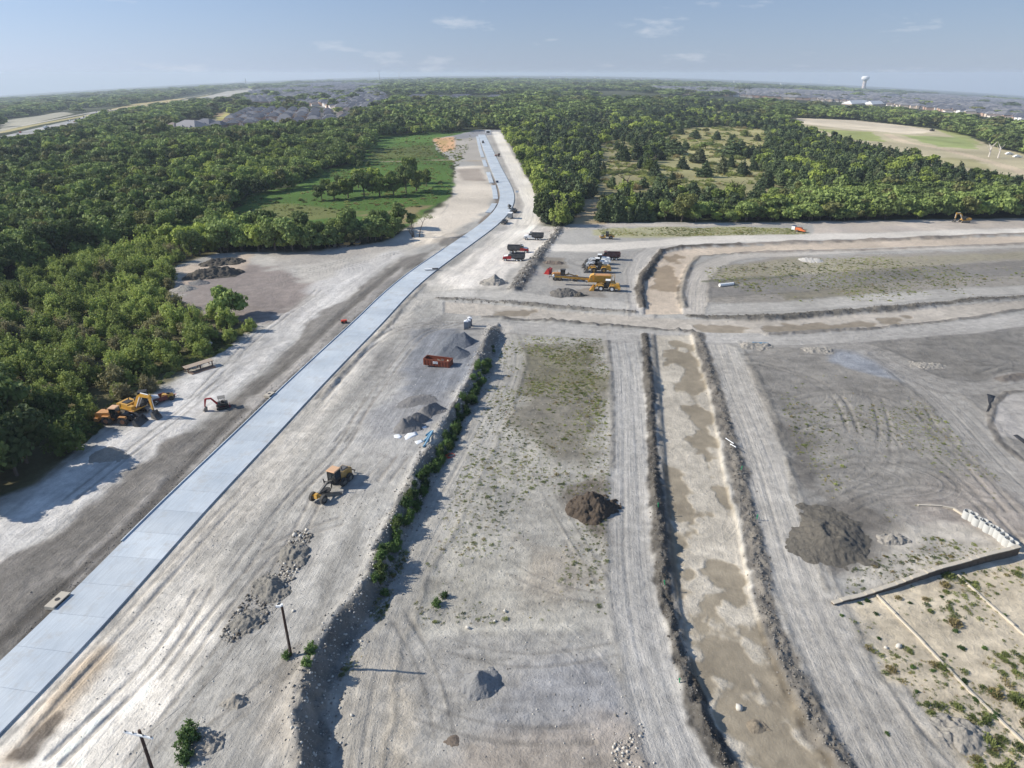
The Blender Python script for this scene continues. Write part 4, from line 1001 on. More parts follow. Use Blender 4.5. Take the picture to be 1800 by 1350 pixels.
# the copse in the green meadow
for k, (px, py, w, h) in enumerate([(566, 352, 30, 34), (588, 352, 34, 40), (612, 348, 36, 48), (640, 346, 38, 52), (668, 346, 38, 50), (692, 344, 34, 44), (714, 340, 36, 60), (732, 336, 34, 50), (750, 328, 24, 40), (600, 336, 30, 42), (630, 330, 30, 46), (660, 328, 30, 42), (690, 326, 30, 40), (720, 322, 34, 58), (575, 338, 24, 30)]):
    plant('bright' if k % 3 else 'broad', px, py, w, h * .82, ['tree of the copse in the meadow, dark and round', 'yellow green tree of the copse in the meadow'][1 if k % 3 else 0], group='copse trees in the meadow', lod=0)
for px, py, w, h, lab in [(516, 333, 9, 12, 'small round tree at the meadow\'s left end'), (564, 308, 12, 16, 'slim tree above the copse at the meadow edge'), (632, 297, 14, 18, 'dark tree by the track through the meadow'), (646, 295, 10, 12, 'lesser bush beside the dark tree by the meadow track'),
        (526, 386, 8, 8, 'dark dot-like bush on the lower meadow'), (543, 318, 10, 12, 'round bush on the upper meadow slope'), (590, 280, 22, 22, 'dark tree where the meadow narrows'), (612, 284, 24, 26, 'paler tree where the meadow narrows'), (597, 398, 18, 22, 'rounded dark tree rising over the tree belt by the meadow')]:
    plant('broad', px, py, w, h, lab, lod=0)
# the belt of big trees along the yard
for k, (px, py, w, h, kd) in enumerate([(270, 434, 50, 44, 'bright'), (300, 436, 46, 50, 'bright'), (330, 438, 48, 52, 'bright'), (362, 440, 50, 58, 'bright'), (395, 441, 52, 60, 'broad'), (425, 441, 50, 64, 'broad'), (455, 442, 46, 60, 'bright'), (485, 442, 50, 62, 'broad'), (515, 441, 50, 64, 'tall'), (548, 440, 48, 56, 'broad'), (580, 436, 44, 52, 'broad'), (605, 428, 40, 50, 'bright'), (632, 426, 40, 40, 'tall'), (668, 420, 50, 44, 'tall'), (686, 418, 22, 20, 'bush')]):
    plant(kd, px, py, w, h * .9, ['yellow green', 'dark round', 'tall dark', 'low grey green'][['bright', 'broad', 'tall', 'bush'].index(kd)] + ' tree of the belt, %s' % ['above the dark spoil heaps', 'above the bare yard', 'behind the parked machine', 'at the belt\'s end by the lone snag'][0 if px < 400 else 1 if px < 570 else 2 if px < 640 else 3], group='belt trees along the yard')
plant('bush', 985, 396, 46, 36, 'grey brown bushy tree at the corner of haul track and lane', 'corner_bush', 'bush')
plant('cedar', 962, 392, 28, 34, 'dark cedar beside the grey brown bush at the lane corner')
plant('bush', 345, 590, 34, 44, 'dark pointed bush standing up from the thicket tongue', 'pointed_bush', 'bush')

# the lone half-bare tree by the road
def snag():
    x, y = at(737, 417); t = thing('lone_tree', 'thin half-bare tree leaning over the dirt beside the road', 'tree', x, y)
    b = MB(); R = random.Random(4)
    b.rod((0, 0, -.2), (.6, 0, 3), .22, 7, .18).rod((.6, 0, 3), (1.8, .3, 6), .17, 6, .12).rod((1.8, .3, 6), (3.2, .2, 8.6), .11, 6, .05).rod((1.8, .3, 6), (.2, .4, 8.4), .1, 5, .04)
    b.rod((2.3, .3, 7), (5, .3, 8.4), .07, 5, .03)
    for k in range(16):
        a = R.uniform(0, 6.28); b.rod((-2.6 + R.uniform(-.6, .6), 0, -.2), (-3.6 + R.uniform(-2.2, 1.6), R.uniform(-1.5, 1.5), R.uniform(3.5, 8.2)), .09, 4, .02)
    b.put('trunk', M_BARK, t)
    V = []; F = []
    for cx, cz, rr, n in ((3.2, 9, 2.0, 260), (.2, 8.6, 1.4, 120), (5, 8.4, 1.3, 120), (-5, 7.2, 1.2, 60), (-1.2, 6.6, 1.2, 70)):
        for k in range(n):
            c = Vector((cx + R.gauss(0, rr * .5), R.gauss(0, rr * .5), cz + R.gauss(0, rr * .3))); d1 = Vector((R.gauss(0, 1), R.gauss(0, 1), R.gauss(0, 1))) * .2; d2 = Vector((R.gauss(0, 1), R.gauss(0, 1), R.gauss(0, 1))) * .2
            V += [c, c + d1, c + d2]; F.append((len(V) - 3, len(V) - 2, len(V) - 1))
    link('crown', mesh_from('crown', [tuple(v) for v in V], F, M_BUSH), t)
    t.scale = (.95, .95, .95)
snag()
# white dead trunks on the far right
for px, py, lab in ((1738, 262, 'bleached dead tree on the hill\'s right, forked low'), (1754, 264, 'bleached dead tree beside the forked one')):
    x, y = at(px, py + 14); t = thing('dead_tree', lab, 'tree', x, y); b = MB(); R = random.Random(px)
    b.rod((0, 0, -.3), (.3, 0, 9), .7, 6, .4)
    for k in range(6): a = R.uniform(0, 6.28); b.rod((0, 0, 4 + k), (3.5 * math.cos(a), 3.5 * math.sin(a), 9 + k), .3, 5, .1)
    b.put('trunk', paint('bleached_wood', (206, 198, 188), .8, 0, .1), t)

# ---- weeds
def weed_mesh(name, seed, R, H, n, mat):
    rs = np.random.RandomState(seed); a = rs.rand(n) * 6.28; q = R * np.sqrt(rs.rand(n)); c = np.stack([q * np.cos(a), q * np.sin(a), np.zeros(n)], 1)
    top = c * 1.35 + np.stack([rs.randn(n) * .12 * R, rs.randn(n) * .12 * R, H * (.45 + .6 * rs.rand(n)) * (1 - .5 * (q / R) ** 2)], 1)
    side = np.stack([-np.sin(a + rs.randn(n)), np.cos(a + rs.randn(n)), rs.randn(n) * .3], 1) * (R * .16)
    V = np.stack([c - side * .5, (c + top) / 2 + side, top], 1).reshape(-1, 3); F = np.arange(n * 3).reshape(-1, 3)
    return mesh_from(name, V, F, mat)
WEEDS = [weed_mesh('weed', 1, .28, .28, 40, M_WEED), weed_mesh('weed', 2, .4, .3, 50, M_WEED), weed_mesh('weed', 3, .22, .4, 36, M_STRAW), weed_mesh('weed', 4, .5, .5, 80, M_WEED), weed_mesh('weed', 5, .35, .2, 40, M_STRAW), weed_mesh('weed', 6, .9, .8, 160, M_WEED)]
def scatter_weeds(name, label, poly, n, clump, p, smin=.7, smax=1.6, sd=5, thr=.0, k_=.42):
    smin *= k_; smax *= k_
    rs = np.random.RandomState(sd); P = GP(poly); lo, hi = P.min(0), P.max(0)
    q = rs.rand(n * 6, 2) * (hi - lo) + lo; m = inpoly(q[:, 0], q[:, 1], P); q = q[m]
    d = fbm(q[:, 0], q[:, 1], clump, 3, sd); q = q[d + rs.randn(len(q)) * .22 > thr][:n]
    z = GZ(q[:, 0], q[:, 1]); k = rs.choice(len(WEEDS), len(q), p=p); s = smin + (smax - smin) * rs.rand(len(q)) ** 2
    return gn_scatter(name, np.c_[q, z - .02], rs.rand(len(q)) * 6.28, np.stack([s, s, s * (.7 + .6 * rs.rand(len(q)))], 1), k, WEEDS, label=label, cat='weeds')
PAD = [(890, 590), (1055, 595), (1072, 660), (1072, 860), (1064, 1085), (745, 1100), (725, 1060), (770, 930), (830, 780), (858, 690)]
scatter_weeds('weed_tufts', 'small scattered weed tufts over the long pad left of the cut street', PAD, 5200, 9, [.34, .25, .14, .07, .2, 0], sd=5, smin=.7, smax=1.8, thr=-.1)
scatter_weeds('olive_weeds', 'denser olive weeds on the dark upper end of the long pad', [(915, 612), (1050, 606), (1066, 660), (1060, 730), (930, 720)], 1500, 5, [.3, .3, .12, .1, .18, 0], sd=6, smin=.8, smax=1.9, thr=0)
scatter_weeds('pad_weeds', 'green and straw tufts dotting the pale pad by the low walls', [(1475, 1060), (1700, 1005), (2000, 960), (2000, 1450), (1740, 1400), (1640, 1260), (1560, 1190)], 1500, 7, [.26, .24, .16, .16, .12, .06], sd=7, smin=.9, smax=2.0)
scatter_weeds('slope_weeds', 'tufts between the dark spoil pile and the retaining wall', [(1500, 1000), (1620, 940), (1770, 970), (1560, 1030), (1470, 1050)], 420, 6, [.26, .24, .16, .12, .22, 0], sd=8, smin=.8, smax=1.8)
scatter_weeds('field_weeds', 'sparse weeds over the churned grey ground on the right', [(1350, 640), (1600, 680), (1780, 860), (1760, 960), (1500, 920), (1400, 800)], 1500, 14, [.4, .25, .15, .05, .15, 0], sd=9, smin=.7, smax=1.8, thr=.12)
scatter_weeds('strip_weeds', 'yellow green weeds on the strips between the upper streets', [(1240, 470), (1420, 455), (1800, 444), (2000, 440), (2000, 500), (1560, 530), (1380, 532), (1240, 490)], 5200, 26, [.3, .25, .15, .15, .15, 0], sd=10, smin=1, smax=2.2, thr=.22)
scatter_weeds('lane_weeds', 'pale grass strip below the cedar wood', [(1050, 402), (1300, 400), (1420, 402), (1415, 412), (1200, 416), (1060, 414)], 4200, 26, [.24, .2, .2, .1, .26, 0], sd=13, smin=1, smax=2.2, thr=-.15)
for oi_ in range(3): scatter_weeds('clearing_scrub', ['scrub and tall grass of the left clearing strip', 'scrub and tall grass of the middle clearing', 'scrub and tall grass of the far upper clearing'][oi_], OPEN[oi_], 900, 22, [.2, .2, .2, .2, .05, .15], sd=40 + oi_, smin=1.2, smax=4, thr=-.05, k_=1.0)
scatter_weeds('meadow_weeds', 'lush green growth of the meadow', GRASSES[0][:8] + [(790, 340), (760, 362), (640, 372), (520, 384)], 3500, 40, [.3, .2, .02, .3, .03, .15], sd=14, smin=1.4, smax=3, thr=-.1, k_=.5)
scatter_weeds('bank_weeds', 'low weeds at the foot of the bank', [(640, 1090), (700, 960), (720, 970), (668, 1100), (620, 1180), (590, 1190)], 260, 5, [.3, .2, .2, .2, .1, 0], sd=15, smin=.8, smax=2)
scatter_weeds('thicket_floor_weeds', 'rank grass under the thicket edge', [(448, 566), (440, 592), (372, 628), (300, 660), (265, 694), (230, 716), (185, 746), (150, 776), (100, 800), (180, 720), (260, 660), (360, 600)], 2600, 12, [.3, .2, .12, .2, .06, .12], sd=16, smin=1, smax=2.4, thr=-.2)
# bushy weeds on the bank: each its own
BW = [crown('foliage', 'bush', 300 + k, 1.2, 1.75, 1300, .11, M_BANKW, .0, .4) for k in range(4)]
def bank_weeds():
    B = resample(GP(BANK), .5); rs = random.Random(3)
    d = np.r_[0, np.cumsum(np.hypot(*np.diff(B, axis=0).T))]
    T = np.gradient(B, axis=0); T /= np.hypot(*T.T)[:, None]
    s = 14.0; k = 0
    while s < d[-1] - 14:
        i = int(np.searchsorted(d, s)); fr, fu, fv = in_frame(B[i][0], B[i][1], 0)
        dens = 1.0 if 640 < fv < 1040 else .35
        if rs.random() < dens:
            off = rs.uniform(-.2, 1.5) * SCARP_SIGN; x = B[i][0] + T[i][1] * off; y = B[i][1] - T[i][0] * off
            sc = rs.uniform(.5, .82) * (1 if dens == 1 else .75)
            pos = 'below the dumpster' if fv < 760 else 'beside the blue pipes' if fv < 860 else 'across from the lone grader' if fv < 960 else 'across from the rubble ridge' if fv < 1120 else 'below the utility pole'
            me = BW[k % 4]; o = link('bank_weed', me, label='dark green bushy weed on the dirt bank ' + pos, cat='weed', group='bushy weeds along the bank')
            o.location = (x, y, gz(x, y) - .1); o.scale = (sc, sc, sc * rs.uniform(.8, 1.25)); o.rotation_euler = (0, 0, rs.random() * 6.28); k += 1
        s += rs.uniform(.45, .95) if dens == 1 else rs.uniform(2, 4.5)
bank_weeds()
for px, py, s, lab in ((335, 1312, 1.15, 'sprawling green bush beside the lower utility pole'), (332, 1345, .8, 'tawny bush below the sprawling green one'), (768, 1062, .6, 'green and rusty weed patch on the pale pad corner'), (508, 1172, .5, 'bushy weed at the foot of the upper utility pole'), (552, 1165, .7, 'bushy weed in the gully behind the upper utility pole'), (545, 1195, .6, 'bushy weed at the edge below the upper utility pole'), (782, 1048, .5, 'bright green tuft at the top of the rusty weed patch'), (135, 772, 1.6, 'dark rounded bush at the tip of the thicket over the dirt')):
    x, y = at(px, py); o = link('bush', BW[px % 4], label=lab, cat='bush'); o.location = (x, y, gz(x, y) - .1); o.scale = (s, s, s * .9)
for k, (px, py, s) in enumerate([(1525, 1055, 1.2), (1480, 1082, .9), (1545, 1120, .9), (1560, 1290, .9), (1600, 1060, .9), (1655, 1050, .9), (1680, 1110, 1.2), (1690, 1140, 1.3), (1730, 1140, 1.1), (1765, 1082, 1.0), (1660, 1150, 1.0), (1640, 1178, 1.0), (1745, 1218, 1.4), (1716, 1230, 1.1), (1695, 1196, 1.2), (1750, 1258, 1.5), (1512, 1060, 1.0), (1605, 1172, 1.1), (1612, 1215, .9), (1540, 1078, 1.0)]):
    x, y = at(px, py); o = link('pad_bush', BW[k % 4], label='small rounded green bush on the pale pad between the low walls', cat='bush', group='bushes on the pale pad'); s *= .24
    o.location = (x, y, gz(x, y) - .1); o.scale = (s * 1.2, s * 1.2, s * .7); o.rotation_euler = (0, 0, k)
# ------------------------------------------------------------------ site machines
YEL = paint('machine_yellow', (214, 160, 48), .55, 0, .26); YEL2 = paint('faded_yellow', (176, 138, 66), .65, 0, .34); ORG = paint('machine_orange', (204, 140, 64), .55, 0, .28)
BLK = paint('black_steel', (34, 34, 36), .55, 0, .12); GRY = paint('worn_steel', (120, 116, 110), .55, .2, .3); WHT = paint('white_paint', (244, 244, 240), .45, 0, .06, (.66, .63, .58))
RED = paint('red_paint', (176, 34, 38), .45, 0, .12); MAR = paint('maroon_paint', (96, 58, 58), .6, 0, .22); TYR = paint('tyre_rubber', (44, 43, 42), .9, 0, .4, (.3, .28, .25))
TRK_ = paint('steel_track', (112, 106, 98), .7, .1, .5); DGR = paint('dark_grey_paint', (74, 76, 78), .6, 0, .25); RST = paint('rusty_steel', (132, 64, 42), .8, 0, .22, (.22, .17, .12))
TAN = paint('sun_bleached_roof', (226, 178, 134), .7, 0, .25); BLU = paint('dark_blue_plastic', (54, 70, 100), .5, 0, .08); GPL = paint('grey_plastic', (128, 136, 144), .55, 0, .12)
CYAN = paint('blue_pvc', (56, 128, 164), .4, 0, .15, (.4, .4, .38)); WPL = paint('white_plastic', (234, 236, 238), .45, 0, .06, (.6, .58, .54)); OR2 = paint('orange_plastic', (206, 72, 44), .5, 0, .08)
def glass_mat():
    m, nt, p = newmat('cab_glass'); p.inputs['Base Color'].default_value = (.02, .028, .03, 1); p.inputs['Roughness'].default_value = .08; p.inputs['Specular IOR Level'].default_value = .9; return m
GLS = glass_mat()

def wheel(t, x, y, r, w, rim=None, name='wheel'):
    b = MB().cyl(x, y, r, r, w, 'y', 18)
    # tread lugs
    for k in range(18):
        a = k * math.pi / 9; b.box(x + math.cos(a) * r, y, r + math.sin(a) * r, .09 * r * 2, w * .9, .12 * r, rot=(0, -a, 0))
    o = b.put(name, TYR, t); MB().cyl(x, y, r, r * .52, w * 1.06, 'y', 12).put('rim', rim or YEL2, o)
    return o
def cab(t, x, y, z, lx, ly, h, body, roof=None, name='cab'):
    b = MB()
    for sx in (-1, 1):
        for sy in (-1, 1): b.box(x + sx * (lx / 2 - .06), y + sy * (ly / 2 - .06), z + h / 2, .12, .12, h)
    b.box(x, y, z + .35, lx - .02, ly - .02, .7)
    o = b.put(name, body, t)
    MB().box(x, y, z + .7 + (h - .7) / 2, lx - .08, ly - .08, h - .72).put('window', GLS, o)
    MB().box(x, y, z + h + .07, lx + .22, ly + .2, .14, taper=(.9, .9)).put('roof', roof or body, o)
    return o
def bucket(t, x, z, w, s, mat, flip=1, name='bucket'):
    o = [(0, 0), (1.15, -.05), (1.2, .02), (.5, .1), (.14, .35), (.05, .75), (.35, 1.15), (.28, 1.2), (-.08, .8), (-.1, .3)]
    return MB().prism([(x + flip * p[0] * s, z + p[1] * s) for p in o], -w / 2, w / 2).prism([(x, z), (x + flip * 1.1 * s, z), (x + flip * .3 * s, z + 1.15 * s), (x - flip * .05 * s, z + .7 * s)], w / 2, w / 2 + .05).prism([(x, z), (x + flip * 1.1 * s, z), (x + flip * .3 * s, z + 1.15 * s), (x - flip * .05 * s, z + .7 * s)], -w / 2 - .05, -w / 2).put(name, mat, t)

def wheel_loader(x, y, rz, label, body, roof, rim, arm=None, bmat=None, group=None, s=1.0):
    t = thing('wheel_loader', label, 'wheel loader', x, y, rz, group); r = .85
    for wx_ in (-1.65, 1.65):
        for wy_ in (-1.05, 1.05): wheel(t, wx_, wy_, r, .6, rim)
    MB().prism([(-3.9, 1.0), (-3.9, 2.0), (-3.6, 2.3), (-1.2, 2.45), (-.9, 2.3), (-.9, 1.0), (-2.6, .8)], -.85, .85).put('engine_hood', body, t)
    MB().box(-3.75, 0, .95, .8, 2.3, .7).box(-1.65, 0, .85, 1.6, .7, .6).put('counterweight', body, t)
    MB().prism([(-2.5, 1.5), (-2.3, 1.85), (-1, 1.85), (-.75, 1.5), (-.9, 1.5), (-1.1, 1.72), (-2.2, 1.72), (-2.4, 1.5)], .8, 1.35).prism([(-2.5, 1.5), (-2.3, 1.85), (-1, 1.85), (-.75, 1.5), (-.9, 1.5), (-1.1, 1.72), (-2.2, 1.72), (-2.4, 1.5)], -1.35, -.8).put('rear_fender', body, t)
    MB().prism([(.8, 1.5), (1.0, 1.85), (2.3, 1.85), (2.5, 1.5), (2.4, 1.5), (2.2, 1.72), (1.1, 1.72), (.9, 1.5)], .8, 1.35).prism([(.8, 1.5), (1.0, 1.85), (2.3, 1.85), (2.5, 1.5), (2.4, 1.5), (2.2, 1.72), (1.1, 1.72), (.9, 1.5)], -1.35, -.8).put('front_fender', body, t)
    MB().box(.2, 0, 1.05, 1.4, .8, .7).prism([(.9, .8), (.9, 1.5), (1.5, 2.2), (2.1, 2.1), (2.4, 1.2), (2.3, .8)], -.5, .5).put('front_frame', BLK, t)
    cab(t, -.35, 0, 1.3, 1.3, 1.45, 1.95, BLK, roof)
    b = MB()
    for sy in (-.6, .6): b.bar((1.3, sy, 2.1), (2.9, sy, 1.7), .16, .4).bar((2.9, sy, 1.7), (3.7, sy, .7), .16, .34)
    b.bar((1.4, 0, 2.0), (3.1, 0, 1.5), .2).box(3.1, 0, 1.3, .3, 1.3, .25); b.put('loader_arm', arm or BLK, t)
    MB().rod((1.2, .35, 1.3), (2.7, .35, 1.6), .09).rod((1.2, -.35, 1.3), (2.7, -.35, 1.6), .09).put('hydraulic_ram', WHT, t)
    bucket(t, 3.75, .12, 2.9, 1.15, bmat or GRY)
    MB().rod((-2.4, .5, 2.4), (-2.4, .5, 2.9), .07).put('exhaust', BLK, t)
    b = MB()
    for k in range(3): b.box(-.9 + .0, .95, .5 + k * .35, .5, .12, .05)
    b.put('ladder', BLK, t)
    t.scale = (s, s, s)
    return t

def track_unit(t, x0, x1, y, w, r, mat, name='track'):
    pts = []; n = 8
    for k in range(n + 1): a = math.pi / 2 + math.pi * k / n; pts.append((x0 + r + r * math.cos(a), r + r * math.sin(a)))
    for k in range(n + 1): a = -math.pi / 2 + math.pi * k / n; pts.append((x1 - r + r * math.cos(a), r + r * math.sin(a)))
    b = MB().prism(pts, y - w / 2, y + w / 2)
    k = x0 + r
    while k < x1 - r: b.box(k, y, 2 * r + .02, .1, w * 1.02, .06).box(k, y, .0, .1, w * 1.02, .05); k += .25
    o = b.put(name, mat, t)
    b = MB()
    for q in (x0 + r, x1 - r): b.cyl(q, y, r, r * .62, w * 1.04, 'y', 12)
    for k in range(4): b.cyl(x0 + 1.1 + k * (x1 - x0 - 2.2) / 3, y, .28, .2, w * 1.04, 'y', 8)
    b.put('roller', BLK, o); return o
def excavator(x, y, rz, label, body, swing=0.0, cw=None, boom=None, reach=1.0, s=1.0, name='excavator', group=None):
    t = thing(name, label, 'excavator', x, y, rz, group)
    for sy in (-1.3, 1.3): track_unit(t, -2.2, 2.2, sy, .6, .45, TRK_)
    MB().box(0, 0, .75, 1.8, 2.2, .35).cyl(0, 0, 1.0, .8, .3).put('undercarriage', BLK, t)
    MB().box(-.6, 0, 1.3, 4.4, 2.7, .25).prism([(-2.9, 1.4), (-2.95, 2.15), (-2.6, 2.3), (-2.0, 2.3), (-2.0, 1.4)], -1.35, 1.35).put('counterweight', cw or body, t)
    MB().box(-1.0, .0, 1.85, 2.0, 2.6, .9, taper=(.95, .96)).box(.4, -.95, 1.75, 1.4, .75, .7).put('engine_cover', body, t)
    MB().box(-1.2, -.2, 2.36, 1.4, 1.4, .14).cyl(-1.6, .5, 2.6, .09, .5).put('engine_grille', BLK, t)
    cab(t, .85, .85, 1.4, 1.6, .95, 1.6, BLK, BLK)
    k = reach
    bm = [(.6, 1.5), (.9, 1.4), (2.4, 3.6), (3.2, 4.15), (5.3 * k, 4.3), (5.4 * k, 4.7), (3.0, 4.85), (2.0, 4.2), (.4, 1.9)]
    MB().prism(bm, -.28, .12).put('boom', boom or body, t)
    st = [(5.0 * k, 4.9), (5.5 * k, 5.0), (5.7 * k, 4.6), (5.55 * k, 1.9), (5.25 * k, 1.9), (4.95 * k, 4.3)]
    MB().prism(st, -.24, .08).put('stick', boom or body, t)
    MB().rod((1.2, .2, 1.6), (2.9, .2, 4.2), .1).rod((1.2, -.35, 1.6), (2.9, -.35, 4.2), .1).rod((3.0, -.08, 4.95), (5.0 * k, -.08, 4.95), .09).rod((5.75 * k, -.08, 4.3), (5.85 * k, -.08, 2.2), .07).put('hydraulic_ram', WHT, t)
    bucket(t, 5.2 * k, .15, 1.3, 1.25, GRY, -1 if k < 0 else 1).location = (0, 0, 0)
    MB().bar((5.4 * k, -.08, 2.0), (5.45 * k, -.08, 1.4), .3).put('linkage', BLK, t)
    t.scale = (s, s, s)
    return t
def motor_grader(x, y, rz, label, body, roof, hood, beam, group=None):
    t = thing('motor_grader', label, 'grader', x, y, rz, group)
    for wx_ in (-3.3, -1.8):
        for wy_ in (-1.05, 1.05): wheel(t, wx_, wy_, .7, .45, GRY)
    for wy_ in (-1.0, 1.0): wheel(t, 3.3, wy_, .7, .42, GRY)
    MB().prism([(-4.4, .9), (-4.4, 1.9), (-4.1, 2.2), (-1.7, 2.35), (-1.7, .9)], -.75, .75).put('engine_hood', body, t)
    MB().box(-3.0, 0, 2.33, 1.6, 1.0, .1).cyl(-2.6, .2, 2.65, .08, .6).put('grille', hood, t)
    cab(t, -.9, 0, 1.2, 1.5, 1.45, 2.1, BLK, roof)
    MB().bar((-.4, 0, 1.5), (1.0, 0, 2.0), .35, .4).bar((1.0, 0, 2.0), (3.1, 0, 1.35), .3, .35).put('front_beam', beam, t)
    MB().box(3.3, 0, 1.05, .5, 1.8, .25).box(3.6, 0, 1.25, .6, .55, .75, taper=(.8, .8)).put('front_axle', YEL, t)
    MB().cyl(1.2, 0, .85, .7, .15).bar((1.2, 0, .9), (3.1, 0, 1.2), .2).put('drawbar', BLK, t)
    MB().prism([(1.5, .12), (1.7, .12), (1.6, .4), (1.66, .75), (1.5, .75), (1.44, .4)], -1.9, 1.9).put('blade', GRY, t).rotation_euler = (0, 0, .42)
    MB().rod((.7, .6, 1.0), (.8, .75, 2.4), .09).rod((.7, -.6, 1.0), (.8, -.75, 2.4), .09).bar((.8, -.7, 2.0), (.8, .7, 2.0), .15).put('lift_ram', BLK, t)
    MB().bar((-4.4, 0, 1.0), (-5.2, 0, .9), .15).bar((-5.2, -.8, .9), (-5.2, .8, .9), .15).bar((-5.2, .6, .9), (-5.2, .6, .4), .08).bar((-5.2, -.6, .9), (-5.2, -.6, .4), .08).bar((-5.2, 0, .9), (-5.2, 0, .4), .08).put('ripper', BLK, t)
    return t
def dump_truck(x, y, rz, label, body, bed, top=None, group=None):
    t = thing('dump_truck', label, 'dump truck', x, y, rz, group)
    wheel(t, 2.9, 1.0, .52, .35, WHT); wheel(t, 2.9, -1.0, .52, .35, WHT)
    for wx_ in (-1.2, -2.55):
        for wy_ in (-.95, .95): wheel(t, wx_, wy_, .52, .6, WHT)
    MB().box(-.2, 0, .85, 7.0, .8, .3).put('chassis', BLK, t)
    MB().prism([(2.0, .8), (2.0, 1.75), (2.2, 1.85), (3.5, 1.65), (3.75, 1.4), (3.75, .7)], -.95, .95).put('hood', body, t)
    if top: MB().prism([(2.0, 1.76), (2.05, 1.95), (3.4, 1.74), (3.5, 1.66), (2.2, 1.86)], -.97, .97).put('hood_panel', top, t)
    MB().box(3.82, 0, .7, .15, 2.2, .35).put('bumper', GRY, t)
    c = MB().box(1.35, 0, 1.35, 1.4, 2.1, 1.1).put('cab', body, t)
    MB().prism([(.7, 1.9), (.75, 2.7), (1.7, 2.7), (2.05, 1.9)], -.98, .98).put('window', GLS, c)
    MB().box(1.2, 0, 2.78, 1.15, 2.0, .18, taper=(.85, .9)).put('roof', top or body, c)
    b = MB().box(-1.6, 0, 1.3, 4.6, 2.3, .12)
    for sy in (-1.15, 1.15):
        b.box(-1.6, sy, 1.95, 4.7, .08, 1.3)
        for k in range(7): b.box(-3.8 + k * .72, sy * 1.03, 1.95, .1, .1, 1.3)
        b.box(-1.6, sy * 1.02, 2.62, 4.8, .16, .12)
    b.box(.72, 0, 2.1, .08, 2.3, 1.6).box(1.1, 0, 2.9, .8, 2.2, .06)
    o = b.put('dump_bed', bed, t); MB().box(-3.95, 0, 1.95, .08, 2.3, 1.3).put('tailgate', bed, o)
    MB().rod((.72, .98, 1.0), (.72, .98, 3.1), .08).rod((.72, -.98, 1.0), (.72, -.98, 3.1), .08).put('exhaust_stack', GRY, t)
    MB().cyl(.3, .9, .75, .3, 1.0, 'x').put('fuel_tank', WHT, t)
    return t
def pickup(x, y, rz, label, body, group=None):
    t = thing('pickup_truck', label, 'pickup truck', x, y, rz, group)
    for wx_ in (-1.75, 1.75):
        for wy_ in (-.85, .85): wheel(t, wx_, wy_, .4, .28, GRY)
    MB().prism([(-2.8, .55), (-2.8, 1.15), (-.9, 1.15), (-.9, 1.15), (1.0, 1.15), (2.7, 1.05), (2.85, .6), (2.6, .45), (-2.6, .45)], -.97, .97).put('body', body, t)
    c = MB().prism([(-.95, 1.15), (-.75, 1.85), (.55, 1.85), (1.25, 1.15)], -.85, .85).put('window', GLS, t); MB().box(-.1, 0, 1.88, 1.3, 1.6, .07).put('roof', body, t)
    MB().box(-1.9, 0, 1.17, 1.7, 1.6, .04).put('truck_bed', BLK, t)
    return t
def compactor(x, y, rz, label, body, padded=False, s=1.0):
    t = thing('soil_compactor', label, 'roller', x, y, rz)
    o = MB().cyl(1.9, 0, .75, .75, 2.1, 'y', 20); 
    o.put('drum', GRY, t)
    MB().box(1.9, 1.15, .85, 2.0, .14, .4).box(1.9, -1.15, .85, 2.0, .14, .4).box(2.85, 0, .85, .2, 2.4, .4).box(.8, 0, .85, .3, 2.4, .5).put('drum_frame', body, t)
    for wy_ in (-.8, .8): wheel(t, -1.4, wy_, .75, .5, GRY)
    MB().prism([(-2.9, .8), (-2.9, 1.35), (-1.2, 1.9), (-.7, 1.9), (-.6, .8)], -.7, .7).put('engine_hood', body, t)
    cab(t, .0, 0, 1.0, 1.1, 1.4, 1.75, BLK, BLK); t.scale = (s, s, s)
    return t

# by the thicket
x, y = at(210, 743); wheel_loader(x, y, math.radians(-5), 'dusty orange wheel loader with pale roof beside the yellow excavator', ORG, TAN, paint('rusty_rim', (150, 100, 66), .8), BLK, DGR)
x, y = at(238, 726); excavator(x, y, math.radians(-23), 'large yellow excavator with arched boom at the thicket edge', YEL)
def old_tractor():
    x, y = at(262, 710); t = thing('farm_tractor', 'white and black tractor half hidden behind the yellow excavator boom', 'tractor', x, y, math.radians(20))
    for wy_ in (-.9, .9): wheel(t, -.9, wy_, .85, .45, WHT); wheel(t, 1.5, wy_, .5, .3, WHT)
    MB().prism([(0, .8), (0, 1.7), (1.9, 1.5), (2.1, .8)], -.4, .4).put('engine_hood', WHT, t); cab(t, -.7, 0, 1.2, 1.5, 1.4, 1.6, BLK, BLK)
    MB().box(.2, 0, .7, 2.6, .6, .3).put('chassis', BLK, t)
old_tractor()
def red_drag():
    x, y = at(283, 708); t = thing('red_box_scraper', 'low dark red towed box implement right of the excavator bucket', 'implement', x, y, math.radians(50))
    MB().box(0, 0, .8, 3.6, .12, .9).box(0, 1.9, .8, 3.6, .12, .9).box(-1.8, .95, .8, .12, 1.9, .9).box(0, .95, .4, 3.6, 1.9, .12).put('box', paint('brown_red', (112, 52, 44), .8), t)
    MB().bar((1.8, .9, .5), (3.6, .9, .5), .14).put('drawbar', RED, t); wheel(t, -1.2, -.3, .4, .25, GRY); wheel(t, -1.2, 2.2, .4, .25, GRY)
red_drag()
